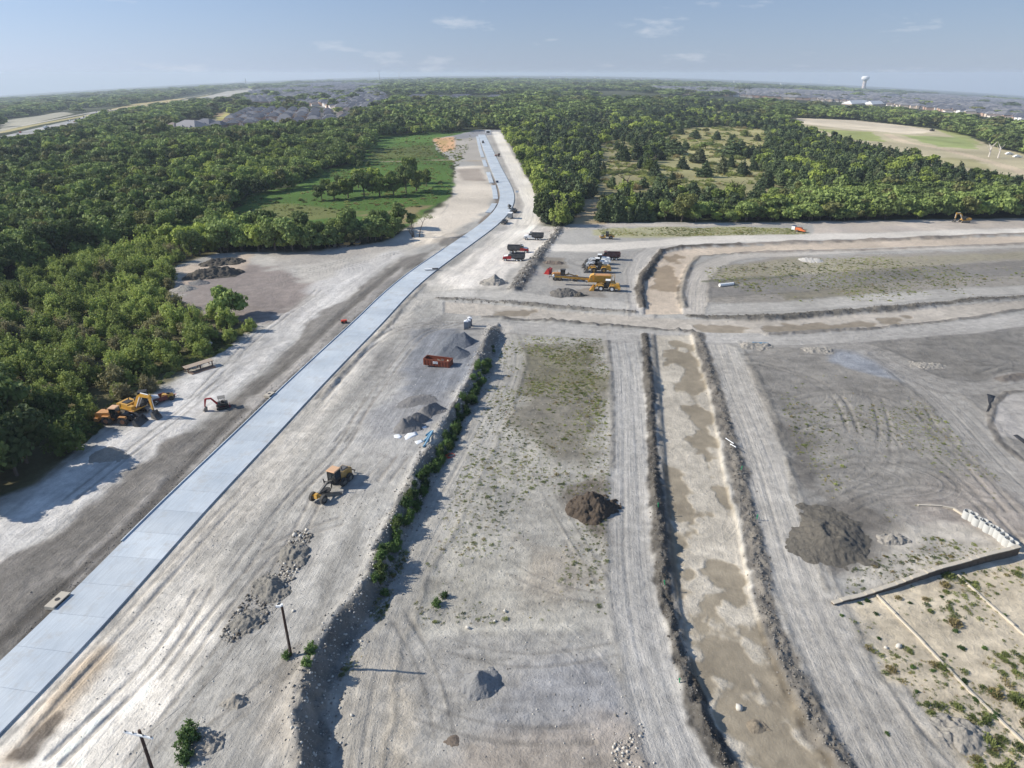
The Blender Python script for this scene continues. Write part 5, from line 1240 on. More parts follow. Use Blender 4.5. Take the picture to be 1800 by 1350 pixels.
def trench_roller():
    x, y = at(296, 702); t = thing('trench_roller', 'small yellow and black ride-on roller beyond the red implement', 'roller', x, y, math.radians(10))
    MB().cyl(.8, 0, .5, .5, 1.2, 'y', 16).put('drum', BLK, t); MB().cyl(-.8, 0, .5, .5, 1.2, 'y', 16).put('drum', BLK, t)
    MB().box(0, 0, 1.0, 2.4, 1.0, .6, taper=(.8, .8)).put('body', YEL, t); MB().box(.2, 0, 1.45, .5, .5, .3).rod((.7, 0, 1.2), (.9, 0, 1.8), .05).put('seat', BLK, t)
trench_roller()
x, y = at(391, 716)
def mini_excavator():
    t = thing('compact_excavator', 'small red and black excavator alone in the dark dirt by the road', 'excavator', x, y, math.radians(205))
    for sy in (-.75, .75): track_unit(t, -1.1, 1.1, sy, .35, .27, BLK)
    MB().box(-.2, 0, .95, 1.9, 1.5, .5).put('body', BLK, t); MB().box(0, 0, .5, 1.4, 1.2, .25).put('undercarriage', RED, t)
    b = MB()
    for q in ((-.6, -.6), (.4, -.6), (-.6, .6), (.4, .6)): b.rod((q[0], q[1], 1.1), (q[0], q[1], 2.3), .04)
    b.put('canopy_frame', BLK, t); MB().box(-.1, 0, 2.35, 1.4, 1.4, .08).put('canopy', GRY, t); MB().box(-.2, 0, 1.3, .5, .5, .6).put('seat', BLK, t)
    MB().prism([(.7, 1.0), (.9, .9), (1.8, 2.3), (2.7, 2.4), (2.7, 2.65), (1.7, 2.6), (.7, 1.3)], -.13, .13).put('boom', RED, t)
    MB().prism([(2.5, 2.6), (2.85, 2.6), (3.0, 2.3), (3.2, .9), (3.0, .9), (2.6, 2.3)], -.11, .11).put('stick', RED, t); bucket(t, 2.75, .1, .6, .7, GRY)
    MB().box(-1.4, 0, .4, .1, 1.5, .5).put('blade', RED, t)
mini_excavator()
def platform():
    x, y = at(350, 648); t = thing('timber_platform', 'long weathered timber deck raised on short trestles near the thicket', 'platform', x, y, math.radians(50))
    wood = paint('weathered_timber', (178, 160, 140), .9, 0, .2); dk = paint('brown_timber', (120, 92, 74), .9, 0, .2)
    for k in range(6): MB().box(0, -.8 + k * .32, 1.15, 6.4, .28, .09).put('plank', wood, t)
    for k in range(5): MB().box(0, -.7 + k * .34 - 1.6, .12, 5.6, .3, .08).put('plank', dk, t)
    for q in (-2.8, 0, 2.8): b = MB().box(q, 0, 1.0, .2, 1.9, .2).box(q, -.8, .5, .2, .2, 1).box(q, .8, .5, .2, .2, 1); b.put('trestle', dk, t)
platform()
# lone grader on the haul field, dumpster, toilets
x, y = at(585, 872); motor_grader(x, y, math.radians(-113), 'motor grader alone on the haul field, bleached roof and yellow nose', YEL2, TAN, DGR, GRY)
def dumpster():
    x, y = at(771, 652); t = thing('dumpster', 'rust red open-top roll-off dumpster in front of the dark gravel heap', 'dumpster', x, y, math.radians(-17)); L_, W_, Hh = 6.1, 2.2, 1.6
    b = MB().box(0, 0, .3, L_, W_, .1)
    for sy in (-1, 1): b.box(0, sy * W_ / 2, .95, L_, .08, 1.4)
    b.box(-L_ / 2, 0, .95, .08, W_, 1.4).put('shell', RST, t)
    MB().box(L_ / 2 + .02, 0, .95, .08, W_, 1.4).put('door', RST, t)
    for sy in (-1, 1):
        for k in range(9): MB().box(-L_ / 2 + .3 + k * .69, sy * (W_ / 2 + .08), .92, .1, .1, 1.25).put('rib', RST, t)
        MB().box(0, sy * W_ / 2, 1.68, L_ + .1, .16, .12).put('rim', RST, t)
    MB().box(-L_ / 2, 0, 1.68, .14, W_, .12).box(L_ / 2, 0, 1.68, .14, W_, .12).put('end_rim', RST, t)
    sg = MB().box(-.15, -W_ / 2 - .15, 1.15, 1.1, .03, .55).put('placard', WPL, t)
    cu = bpy.data.curves.new('text', 'FONT'); cu.body = 'CLF'; cu.size = .5; cu.align_x = 'CENTER'; cu.align_y = 'CENTER'; cu.extrude = .01; cu.materials.append(BLK)
    tmp = bpy.data.objects.new('lettering_curve', cu); COL.objects.link(tmp); bpy.context.view_layer.update()
    dg = bpy.context.evaluated_depsgraph_get(); lm = bpy.data.meshes.new_from_object(tmp.evaluated_get(dg)); bpy.data.objects.remove(tmp); lm.name = 'lettering'
    if not lm.materials: lm.materials.append(BLK)
    o = link('lettering', lm, sg); o.location = (-.15, -W_ / 2 - .18, 1.15); o.rotation_euler = (math.pi / 2, 0, 0)
    R = random.Random(2); b = MB()
    for k in range(14): b.box(R.uniform(-.2, 2.6), R.uniform(-.8, .8), R.uniform(.5, 1.2), R.uniform(.3, .9), R.uniform(.2, .6), R.uniform(.1, .3), rot=(R.random(), R.random(), R.random()))
    b.put('rubbish', paint('rubbish_wood', (176, 162, 136), .9), None, label='pale scrap timber lying inside the rust red dumpster', cat='rubbish').matrix_world = Matrix.Translation((x, y, gz(x, y))) @ Matrix.Rotation(math.radians(-17), 4, 'Z')
dumpster()
def toilet(px, py, mat, label, rz=0):
    x, y = at(px, py); t = thing('portable_toilet', label, 'portable toilet', x, y, rz, 'portable toilets')
    MB().box(0, 0, 1.08, 1.08, 1.08, 2.0).put('wall', mat, t)
    MB().box(0, 0, .06, 1.15, 1.2, .12).put('base', BLK, t)
    MB().box(0, -.56, 1.1, .82, .04, 1.8).put('door', mat, t)
    MB().prism([(-.58, 2.08), (-.5, 2.25), (0, 2.36), (.5, 2.25), (.58, 2.08)], -.6, .6).put('roof', WPL, t)
    MB().cyl(.35, .35, 2.4, .06, .5).put('vent_pipe', BLK, t)
    b = MB()
    for k in range(4): b.box(-.3 + k * .2, -.585, .5, .05, .02, .5)
    b.put('vent_slot', BLK, t)
toilet(820, 587, GPL, 'grey portable toilet nearest the dumpster, white roof', 0); toilet(824, 580, GPL, 'grey portable toilet squeezed between the grey and the blue one', .1); toilet(826, 573, BLU, 'dark blue portable toilet behind the two grey ones', .05)

# machines by the tree belt
x, y = at(605, 434); excavator(x, y, math.radians(190), 'old brown yellow excavator with folded arm at the tree belt', YEL2, s=.82, reach=.72)
x, y = at(620, 431); compactor(x, y, math.radians(0), 'dirty yellow compactor parked against the excavator at the tree belt', YEL2)

# trucks and machines of the parking pad
x, y = at(938, 421); dump_truck(x, y, math.radians(176), 'dump truck with white cab and grey ribbed bed by the lane', WHT, DGR, group='dump trucks')
x, y = at(911, 443); dump_truck(x, y, math.radians(-6), 'red dump truck with cab to the right behind the other red one', RED, DGR, WHT, 'dump trucks')
x, y = at(903, 458); dump_truck(x, y, math.radians(174), 'red dump truck with white hood top and cab to the left', RED, DGR, WHT, 'dump trucks')
x, y = at(1070, 456); dump_truck(x, y, math.radians(176), 'maroon dump truck behind the white loaders', MAR, MAR, group='dump trucks')
x, y = at(1052, 463); wheel_loader(x, y, math.radians(172), 'white wheel loader next to the maroon dump truck', WHT, WHT, WHT, WHT, GRY, 'white wheel loaders')
x, y = at(1048, 470); wheel_loader(x, y, math.radians(176), 'white wheel loader next to the yellow loader', WHT, WHT, WHT, WHT, GRY, 'white wheel loaders')
x, y = at(1052, 478); wheel_loader(x, y, math.radians(178), 'yellow wheel loader with black cab roof below the white loaders', YEL, BLK, YEL2, YEL, GRY)
x, y = at(1066, 511); wheel_loader(x, y, math.radians(170), 'yellow loader with pale roof in front of the conveyor machine', YEL, WHT, WHT, YEL, YEL)
x, y = at(994, 493); motor_grader(x, y, math.radians(-6), 'motor grader with black cab left of the conveyor machine', ORG, BLK, ORG, YEL2)
def red_scoop():
    x, y = at(967, 482); t = thing('red_bucket', 'loose red steel bucket standing left of the grader', 'bucket', x, y, math.radians(150))
    bucket(t, 0, .05, 2.0, 1.7, RED); MB().box(-.2, 0, 1.2, .4, 1.6, 1.6).put('back_plate', RED, t)
red_scoop()
def conveyor():
    x, y = at(1052, 502); t = thing('conveyor_screener', 'big yellow screening machine with long conveyor boom pointing left', 'screening machine', x, y, math.radians(175))
    o = MB().prism([(1.0, 1.6), (1.0, 2.3), (14.0, 3.0), (14.0, 2.5)], -.55, .55).put('conveyor_boom', YEL, t)
    MB().prism([(1.0, 2.35), (14.0, 3.05), (14.0, 3.1), (1.0, 2.4)], -.4, .4).put('belt', BLK, o)
    MB().cyl(14.1, 0, 2.8, .35, 1.2, 'y').put('head_pulley', WHT, o)
    for sy in (-.58, .58):
        for k in range(9): MB().box(2.2 + k * 1.4, sy, 2.12 + k * .077, .1, .1, .8).put('rib', YEL, o)
    MB().box(-1.0, 0, 2.6, 5.0, 2.3, 1.8, taper=(1.08, 1.2)).put('hopper', YEL, t)
    MB().box(-1.0, 0, 3.53, 4.8, 2.2, .1).put('hopper_lid', ORG, t)
    MB().prism([(1.5, 1.6), (1.5, 3.8), (2.6, 3.4), (3.2, 1.6)], -1.1, 1.1).put('engine_box', YEL, t)
    MB().box(-.8, 0, 1.4, 8.5, 1.6, .35).put('chassis', YEL, t)
    for sy in (-1.1, 1.1): track_unit(t, -3.4, .6, sy, .5, .42, BLK)
    b = MB()
    for q in (-4.9, -4.0, -3.2): b.rod((q, -.9, 1.5), (q, -.9, 3.6), .05).rod((q, .9, 1.5), (q, .9, 3.6), .05)
    b.bar((-4.9, -.9, 3.6), (-3.2, -.9, 3.6), .07).bar((-4.9, .9, 3.6), (-3.2, .9, 3.6), .07).put('railing', YEL, t)
    MB().rod((3.5, .6, 1.0), (6, .4, 2.2), .09).rod((3.5, -.6, 1.0), (6, -.4, 2.2), .09).put('strut', BLK, t)
conveyor()
x, y = at(1067, 419); compactor(x, y, math.radians(178), 'yellow soil compactor on the verge between lane and cedar wood', YEL)
x, y = at(1694, 391); excavator(x, y, math.radians(180), 'yellow excavator with lowered bucket before the wood far right', YEL, s=.9, reach=.9)
def chipper():
    x, y = at(1402, 407); t = thing('wood_chipper', 'orange and white machine on the verge right of the grass strip', 'chipper', x, y, math.radians(-40))
    MB().box(-1.8, 0, 1.6, 1.4, 1.8, 1.5).put('feed_box', WHT, t); MB().box(-1.8, 0, 2.42, 1.5, 1.9, .15).put('hood', BLU, t); MB().prism([(-1, .8), (-1, 2.0), (1.2, 1.7), (3.2, .9), (3.2, .6)], -.7, .7).put('body', paint('safety_orange', (232, 118, 52), .5), t)
    MB().box(.8, .0, 1.8, 1.8, .8, .5).put('engine', RST, t); wheel(t, 0, .95, .5, .3, GRY); wheel(t, 0, -.95, .5, .3, GRY)
chipper()
def tank():
    x, y = at(1277, 502); t = thing('culvert_pipe', 'long pale culvert pipe lying on the grey strip', 'pipe', x, y, math.radians(18))
    MB().cyl(0, 0, .5, .5, 5.2, 'x', 16).put('barrel', WHT, t); MB().cyl(2.6, 0, .5, .56, .3, 'x', 16).put('collar', GRY, t); MB().cyl(2.77, 0, .5, .42, .02, 'x', 16).put('bore', BLK, t)
tank()
# on the concrete road
hd = heading((882, 395), (906, 372))
x, y = at(887, 393); pickup(x, y, hd, 'dark pickup nearest on the shoulder of the concrete road', DGR, 'pickups beside the road')
x, y = at(904, 373); pickup(x, y, hd, 'black pickup behind the white box trailer on the road shoulder', BLK, 'pickups beside the road')
def box_trailer():
    x, y = at(897, 384); t = thing('box_trailer', 'white boxy trailer standing between the two dark pickups', 'trailer', x, y, hd)
    MB().box(0, 0, 1.5, 3.2, 1.9, 1.9).put('box', GPL, t); MB().box(0, 0, 2.5, 3.3, 2.0, .1).put('roof', WHT, t); MB().bar((1.6, 0, .5), (2.8, 0, .5), .12).put('drawbar', BLK, t)
    for sy in (-1, 1): wheel(t, 0, sy, .38, .22, GRY)
box_trailer()
def barrel_cart(px, py, lab, s=1.0):
    x, y = at(px, py); t = thing('towed_mixer', lab, 'mixer', x, y, .3, z=gz(x, y) + (.26 if py < 300 else 0))
    MB().cyl(0, 0, 1.3, .6, 1.2, 'x', 12, .35, rot=(0, .4, 0)).put('drum', DGR, t); MB().bar((-.8, 0, .5), (1.6, 0, .5), .12).bar((0, -.5, .5), (0, -.4, 1.2), .1).bar((0, .5, .5), (0, .4, 1.2), .1).put('frame', BLK, t); wheel(t, 0, .7, .33, .2, GRY); wheel(t, 0, -.7, .33, .2, GRY); t.scale = (s, s, s)
barrel_cart(896, 368, 'small dark towed mixer on the road edge before the black pickup', 1.3)
def road_cart():
    x, y = at(759, 476); t = thing('screed_cart', 'low white and black finishing frame lying on the concrete road', 'frame', x, y, .1, dz=.3)
    MB().box(-1.2, 0, .3, 2.6, .9, .25).put('tray', WHT, t); MB().box(1.2, .3, .35, 2.0, .7, .3).put('engine', BLK, t); MB().bar((-2.4, .5, .3), (2.4, .5, .3), .1).put('rail', GRY, t)
road_cart()
def far_rigs():
    x, y = at(849, 252); t = thing('skid_steer', 'tiny dark skid steer on the far concrete road', 'skid steer', x, y, -1.3, dz=.26)
    MB().box(0, 0, 1.0, 2.4, 1.6, 1.1).put('body', BLK, t); MB().box(0, 0, 1.9, 1.1, 1.2, .8).put('cab', DGR, t); bucket(t, 1.4, .1, 1.8, .7, GRY)
    for a in (-.7, .7):
        for b_ in (-.8, .8): wheel(t, a, b_, .42, .3, GRY)
    x, y = at(858, 236); t = thing('paving_machine', 'white frame-like paving machine at the far end of the road', 'paver', x, y, -1.5, dz=.2)
    MB().box(0, -2.6, 2.2, 3.4, .5, 2.6).box(0, 2.6, 2.2, 3.4, .5, 2.6).put('leg', WHT, t); MB().box(0, 0, 3.6, 3.2, 5.6, .9).put('deck', WHT, t); MB().box(0, 0, 2.2, 2.2, 3.2, 1.8).put('engine', BLK, t)
    x, y = at(874, 275); t = thing('form_tractor', 'small brown red machine on the gravel shoulder far up the road', 'machine', x, y, .4)
    MB().box(0, 0, 1.1, 4.0, 1.6, .7).put('body', paint('dull_red', (140, 92, 76), .8), t); MB().box(1.6, 0, 1.7, 1.4, 1.4, 1.2).put('cab', BLK, t)
    for a in (-1.3, 1.3):
        for b_ in (-.8, .8): wheel(t, a, b_, .45, .3, GRY)
    x, y = at(874, 322); t = thing('soil_tank', 'dark little box at the road edge left of the bend', 'box', x, y, .2, dz=.3)
    MB().box(0, 0, .6, 1.4, 1.0, 1.0).put('body', BLU, t); MB().box(0, 0, 1.15, 1.5, 1.1, .1).put('lid', BLK, t)
    x, y = at(909, 345); t = thing('site_sign', 'small white sign on a post right of the road bend', 'sign', x, y, 0)
    MB().rod((0, 0, 0), (0, 0, 2.2), .08).put('post', GRY, t); MB().box(0, -.06, 2.5, 1.6, .06, 1.1).put('board', WPL, t)
far_rigs()
def sign2():
    x, y = at(372, 612); t = thing('diamond_sign', 'small white diamond shaped sign at the thicket edge', 'sign', x, y, 0)
    MB().rod((0, 0, 0), (0, 0, 1.1), .05).put('post', GRY, t); MB().box(0, -.05, 1.4, .75, .04, .75, rot=(0, .78, 0)).put('board', WPL, t)
sign2()
def trench_compactor():
    x, y = at(605, 568); t = thing('orange_rammer', 'little orange machine on the dark verge left of the road', 'machine', x, y, .4)
    MB().box(0, 0, .55, 1.5, .8, .6).put('body', OR2, t); MB().cyl(.5, 0, .3, .3, .9, 'y').cyl(-.5, 0, .3, .3, .9, 'y').put('roller', BLK, t); MB().rod((-.6, 0, .7), (-1.4, 0, 1.2), .05).put('handle', BLK, t)
trench_compactor()

# ------------------------------------------------------------------ utility poles and wires
BRK = paint('pole_wood', (74, 54, 44), .9, 0, .1, (.16, .12, .1), 4)
def pole(px, py, H_, lab, arm, rz=0):
    x, y = at(px, py); t = thing('utility_pole', lab, 'utility pole', x, y, rz)
    MB().rod((0, 0, -.5), (0, 0, H_), .17, 10, .13).put('post', BRK, t)
    if arm:
        o = MB().box(0, -.2, H_ - .35, 2.9, .12, .16).put('crossarm', WHT, t)
        for k in (-1.3, -.5, .5, 1.3): MB().cyl(k, -.2, H_ - .18, .06, .2).put('insulator', GRY, o)
    else: MB().cyl(0, 0, H_ + .1, .14, .2).box(-.35, 0, H_ - .1, .6, .15, .2).put('cap', WHT, t)
    MB().rod((.0, -.19, .2), (0, -.17, H_ * .5), .03, 5).put('ground_wire', GRY, t)
    return t, x, y
p1, ax_, ay_ = pole(515, 1170, 7.1, 'bare dark wooden pole standing upright by the gully', False)
p2, bx_, by_ = pole(281, 1392, 7.4, 'dark wooden pole with white crossarm cut off at the photo bottom', True, -.22)
def wire(name, A, B_, sag, label, r=.018):
    b = MB(); n = 24; P_ = []
    for k in range(n + 1): f = k / n; P_.append(Vector(A).lerp(Vector(B_), f) - Vector((0, 0, sag * 4 * f * (1 - f))))
    for k in range(n): b.rod(P_[k], P_[k + 1], r, 4)
    b.put(name, paint('wire_grey', (96, 92, 88), .6), None, label=label, cat='wire')
zz1 = gz(ax_, ay_); zz2 = gz(bx_, by_)
wire('overhead_wire', (ax_, ay_, zz1 + 7.0), (bx_ + .6, by_, zz2 + 7.0), .8, 'thin wire slung between the two wooden poles')
for k, (dx_, lab) in enumerate(((-1.3, 'wire from the left end of the white crossarm'), (1.3, 'wire from the right end of the white crossarm'))):
    wire('service_wire', (bx_ + dx_, by_, zz2 + 7.0), (bx_ + dx_ - 9, by_ - 40, zz2 + 7), 1, lab)

# ------------------------------------------------------------------ site goods
def ring_row():
    for k, (px, py) in enumerate([(1698, 905), (1708, 910), (1715, 918), (1725, 922), (1734, 930), (1743, 934), (1752, 940), (1760, 947), (1768, 954), (1778, 961)]):
        x, y = at(px, py + 6)
        lab = ['first concrete pipe section, at the upper end of the row along the wall', 'second concrete pipe section from the upper end of the row', 'third concrete pipe section of the row, set slightly lower', 'fourth concrete pipe section of the row along the wall', 'fifth concrete pipe section of the row along the wall', 'sixth concrete pipe section of the row along the wall', 'seventh concrete pipe section of the row along the wall', 'third to last concrete pipe section of the row', 'second to last concrete pipe section of the row', 'last concrete pipe section, beside the wall corner'][k]
        t = thing('pipe_section', lab, 'pipe section', x, y, k * .9, 'concrete pipe sections standing in a row')
        MB().tube(0, 0, 0, .62, .49, 1.15, 22).put('ring', paint('pale_concrete', (188, 188, 184), .8, 0, .1, (.5, .48, .44)), t); MB().tube(0, 0, 1.1501,   .56, .5, .1, 22).put('spigot', paint('pale_concrete', (206, 206, 202)), t)
ring_row()
STONE = paint('wall_block', (104, 92, 80), .9, 0, .1, (.3, .27, .23), 2.5); CAPM = paint('wall_cap', (196, 186, 168), .85, 0, .2)
def wall(pts, hs, th, name, label, course=True):
    """low block wall: its blocks and cap stones are pieces of their own"""
    P = GP(pts); d = np.r_[0, np.cumsum(np.hypot(*np.diff(P, axis=0).T))]; t = thing(name, label, 'wall', *map(float, P[0]), z=0)
    n = int(d[-1] / (1.25 if course else 1.6)); R = random.Random(5)
    for k in range(n):
        s0, s1 = d[-1] * k / n, d[-1] * (k + 1) / n; sm = (s0 + s1) / 2
        a = np.array([np.interp(s0, d, P[:, 0]), np.interp(s0, d, P[:, 1])]); b = np.array([np.interp(s1, d, P[:, 0]), np.interp(s1, d, P[:, 1])]); m = (a + b) / 2; L_ = np.hypot(*(b - a)); th_ = math.atan2(b[1] - a[1], b[0] - a[0])
        h = float(np.interp(sm, d, hs)); z = gz(*m)
        rows = max(1, int(round(h / .45))) if course else 1
        for r_ in range(rows):
            hh = h / rows; bb = MB().box(0, 0, 0, L_ - .03, th, hh - .03).put('block', STONE if course else CAPM, t)
            bb.location = (m[0] - P[0][0], m[1] - P[0][1], z - .1 + hh * (r_ + .5) + .05); bb.rotation_euler = (0, 0, th_ + R.uniform(-.01, .01))
        if course:
            bb = MB().box(0, 0, 0, L_ - .02, th + .16, .12).put('cap_stone', CAPM, t); bb.location = (m[0] - P[0][0], m[1] - P[0][1], z + h + .02); bb.rotation_euler = (0, 0, th_)
    return t
wall([(1463, 1062), (1540, 1042), (1640, 1012), (1720, 992), (1786, 976)], [.25, .5, 1.0, 1.3, 1.4], .4, 'retaining_wall', 'dark faced retaining wall with pale cap rising to the right')
wall([(1786, 972), (1745, 942), (1700, 912), (1672, 893), (1613, 889)], [.4, .4, .4, .35, .25], .3, 'low_wall', 'thin pale wall running behind the row of pipe sections', False)
wall([(1541, 1047), (1600, 1105), (1650, 1158), (1700, 1212), (1750, 1258), (1830, 1335)], [.3] * 6, .22, 'garden_wall', 'long thin pale wall crossing the bottom pad diagonally', False)
wall([(1683, 1012), (1720, 1046), (1760, 1082), (1830, 1142)], [.3] * 4, .22, 'boundary_wall', 'shorter thin pale wall near the photo\'s right border', False)
def inlet(px0, py0, px1, py1, lab):
    a = np.array(G1(px0, py0)); b = np.array(G1(px1, py1)); m = (a + b) / 2; L_ = float(np.hypot(*(b - a))); t = thing('storm_inlet', lab, 'storm inlet', *map(float, m), math.atan2(*(b - a)[::-1]), dz=.05)
    MB().box(0, 0, .35, L_, 1.3, .5).put('box', CAPM, t); MB().cyl(0, 0, .62, .3, .04).put('manhole_cover', BLK, t); MB().box(0, -.68, .32, L_ * .8, .06, .26).put('slot', BLK, t)
inlet(88, 1074, 118, 1047, 'concrete storm inlet box beside the near end of the road')
inlet(469, 701, 479, 694, 'small storm inlet box beside the road above the red excavator')
# manholes in the road
def cloth(name, pts, mat, label, cat, h=.05):
    P = GP(pts); c = P.mean(0); n = len(P); R = random.Random(9); zc = gz(*c)
    V = [(0, 0, h * 2)] + [(p[0] - c[0], p[1] - c[1], gz(*p) - zc + h) for p in P] + [((p[0] - c[0]) * .5, (p[1] - c[1]) * .5, gz(*((p + c) / 2)) - zc + h * (1 + R.random() * 3)) for p in P] + [((p[0] - c[0]), (p[1] - c[1]), gz(*p) - zc - .02) for p in P]
    F = []
    for i in range(n): j = (i + 1) % n; F += [(0, 1 + n + i, 1 + n + j), (1 + n + i, 1 + i, 1 + j), (1 + n + i, 1 + j, 1 + n + j), (1 + i, 1 + 2 * n + i, 1 + 2 * n + j), (1 + i, 1 + 2 * n + j, 1 + j)]
    o = link(name, mesh_from(name, V, F, mat), label=label, cat=cat); o.location = (c[0], c[1], zc); return o
CLB = paint('black_fabric', (34, 38, 46), .8, 0, .1); CLW = paint('white_sheet', (226, 230, 234), .6, 0, .1)
cloth('black_tarp', [(1735, 692), (1749, 697), (1742, 708), (1740, 720), (1733, 726), (1738, 712)], CLB, 'black fabric strip folded on the ground by the right turning circle', 'tarp')
cloth('black_mat', [(1781, 765), (1788, 764), (1803, 774), (1800, 780)], CLB, 'black strip of fabric at the photo\'s right border', 'tarp')
for k, (q, lab) in enumerate((([(693, 776), (702, 774), (708, 779), (704, 783), (694, 780)], 'flat white bag left of the scattered sheets'), ([(712, 780), (722, 770), (732, 772), (736, 778), (724, 782), (714, 787)], 'crumpled white sheet below the gravel heaps'), ([(735, 762), (746, 758), (752, 766), (740, 768)], 'white sheet nearest the dark gravel heap'), ([(730, 790), (742, 786), (746, 790), (734, 796)], 'white sheet nearest the blue pipes'))):
    cloth('white_sheet', q, CLW, lab, 'plastic sheet', .03)
for a, b, r, lab in (((746, 806), (762, 777), .16, 'long pale blue pipe lying along the bank edge'), ((747, 793), (760, 776), .16, 'dark blue pipe between the pale pipe and the short one'), ((750, 782), (759, 774), .15, 'short blue pipe furthest from the bank edge')):
    A = G1(*a); B_ = G1(*b); z = max(gz(*A), gz(*B_)) + r + .05; b_ = MB(); d = Vector((B_[0] - A[0], B_[1] - A[1], 0)); n_ = d.length
    t = thing('blue_pipe', lab, 'pipe', A[0], A[1], math.atan2(d.y, d.x), z=z); MB().rod((0, 0, 0), (n_, 0, .0), r, 12).put('barrel', CYAN if 'pale' not in lab else paint('pale_blue_pvc', (130, 176, 200), .4, 0, .1), t); MB().cyl(.25, 0, 0, r * 1.2, .4, 'x', 12).put('socket', CYAN, t); MB().cyl(-.01, 0, 0, r * .8, .03, 'x', 12).put('bore', BLK, t)
def coil():
    x, y = at(791, 800); t = thing('hose_coil', 'loose coil of orange pipe at the foot of the bank', 'hose', x, y)
    for k in range(4):
        b = MB(); rr = .85 - .07 * k; n = 22
        for i in range(n):
            a0 = 2 * math.pi * i / n; a1 = 2 * math.pi * (i + 1) / n; o = .1 * k
            b.rod((rr * math.cos(a0) + o * .6, rr * math.sin(a0), .08 + .05 * k), (rr * math.cos(a1) + o * .6, rr * math.sin(a1), .08 + .05 * k), .05, 5)
        b.put('loop', OR2, t)
coil()
for px, py, w, lab in ((1282, 782, 2.4, 'white plastic pipe leaning over the right berm'), (1288, 792, 1.6, 'shorter white pipe beside the leaning one')):
    x, y = at(px, py); t = thing('white_pipe', lab, 'pipe', x, y, math.radians(-75), dz=.35); MB().rod((-w / 2, 0, 0), (w / 2, 0, .3), .07, 8).put('barrel', WPL, t); MB().cyl(-w / 2, 0, 0, .1, .2, 'x', 8).put('socket', WPL, t)
x, y = at(1336, 605); t = thing('blue_pipe_bundle', 'short bright blue pipe bundle on the pale lane right of the crossing', 'pipe bundle', x, y, -.15)
for k in range(3): MB().rod((-1.9, -.25 + .25 * k, .25), (1.9, -.25 + .25 * k, .25), .12, 8).put('pipe', CYAN, t)
for k, (px, py) in enumerate(((1302, 829), (1330, 915), (1156, 902), (1168, 1035), (1194, 1203))):
    x, y = at(px, py); t = thing('green_stub', 'short green capped pipe stub on the berm ' + ['right of the street, upper one', 'right of the street, lower one', 'left of the street, top one', 'left of the street, middle one', 'left of the street, bottom one'][k], 'pipe stub', x, y, k, 'green pipe stubs along the cut street', dz=.1)
    MB().rod((0, 0, 0), (.12, 0, .6), .07, 8).put('pipe', paint('green_pvc', (20, 140, 90), .4, 0, .05), t); MB().cyl(.12, 0, .62, .1, .1).put('cap', paint('green_pvc', (20, 140, 90)), t)
# pale boulders
def boulder(px, py, w, lab, mat=None, name='boulder', sq=.7, group=None):
    x, y = at(px, py); zc = y * cosP + CAM_H * sinP; r = w * zc / FPX / 2; iv, jf = ico(); rs = np.random.RandomState(int(px * 7 + py)); V = iv * (1 + .22 * rs.randn(len(iv), 1)) * np.array([r, r * .8, r * sq])
    o = link(name, mesh_from(name, V, jf, mat or ROCK), label=lab, cat='boulder', group=group); o.location = (x, y, gz(x, y) + r * sq * .35); o.rotation_euler = (0, 0, px); return o
ROCK = paint('pale_limestone', (206, 200, 188), .95, 0, .25, (.36, .34, .3), 4); ROCK2 = paint('grey_clods', (132, 127, 119), .95, 0, .3, (.25, .23, .2), 4); ROCKD = paint('dark_clods', (84, 78, 70), .95, 0, .3, (.14, .12, .1), 4)
for px, py, w, lab in ((520, 950, 10, 'larger pale boulder at the head of the rubble ridge'), (530, 952, 9, 'pale boulder beside the head of the rubble ridge'), (540, 941, 8, 'pale slab above the rubble ridge'), (1581, 1134, 15, 'white slab of rock on the bottom right pad'), (1558, 1137, 9, 'small white rock beside the white slab'), (870, 1091, 8, 'pale rock left of the pair in the weeds'), (888, 1074, 9, 'pale rock upper of those in the weeds'), (823, 1103, 10, 'flat pale rock on the weedy pad'), (618, 1258, 7, 'pale rock at the gully rim'), (519, 1090, 8, 'pale rock right of the pole top'), (1300, 1241, 15, 'pale lump of concrete in the cut street'), (556, 1187, 6, 'small pale rock by the pole foot'), (978, 447, 1, '')):
    if lab: boulder(px, py, w, lab)

# ------------------------------------------------------------------ heaps: each a heap of its own, rough with clods
HEAPM = {}
def heap_mat(name, rgb):
    if name in HEAPM: return HEAPM[name]
    m, nt, p = newmat(name); geo = nt.nodes.new('ShaderNodeNewGeometry')
    n1 = nd(nt, 'ShaderNodeTexNoise', Scale=2.2, Detail=6.0, Roughness=.75); nt.links.new(geo.outputs['Position'], n1.inputs['Vector'])
    g = math_(nt, 'ADD', .55, math_(nt, 'MULTIPLY', n1.outputs['Fac'], .9)); c = mixc(nt, 1.0, tuple(lin(rgb)), g, 'MULTIPLY'); nt.links.new(c, p.inputs['Base Color'])
    p.inputs['Roughness'].default_value = .95; p.inputs['Specular IOR Level'].default_value = .1
    b = nt.nodes.new('ShaderNodeBump'); b.inputs['Strength'].default_value = .8; b.inputs['Distance'].default_value = .5; nt.links.new(n1.outputs['Fac'], b.inputs['Height']); nt.links.new(b.outputs['Normal'], p.inputs['Normal'])
    HEAPM[name] = m; return m
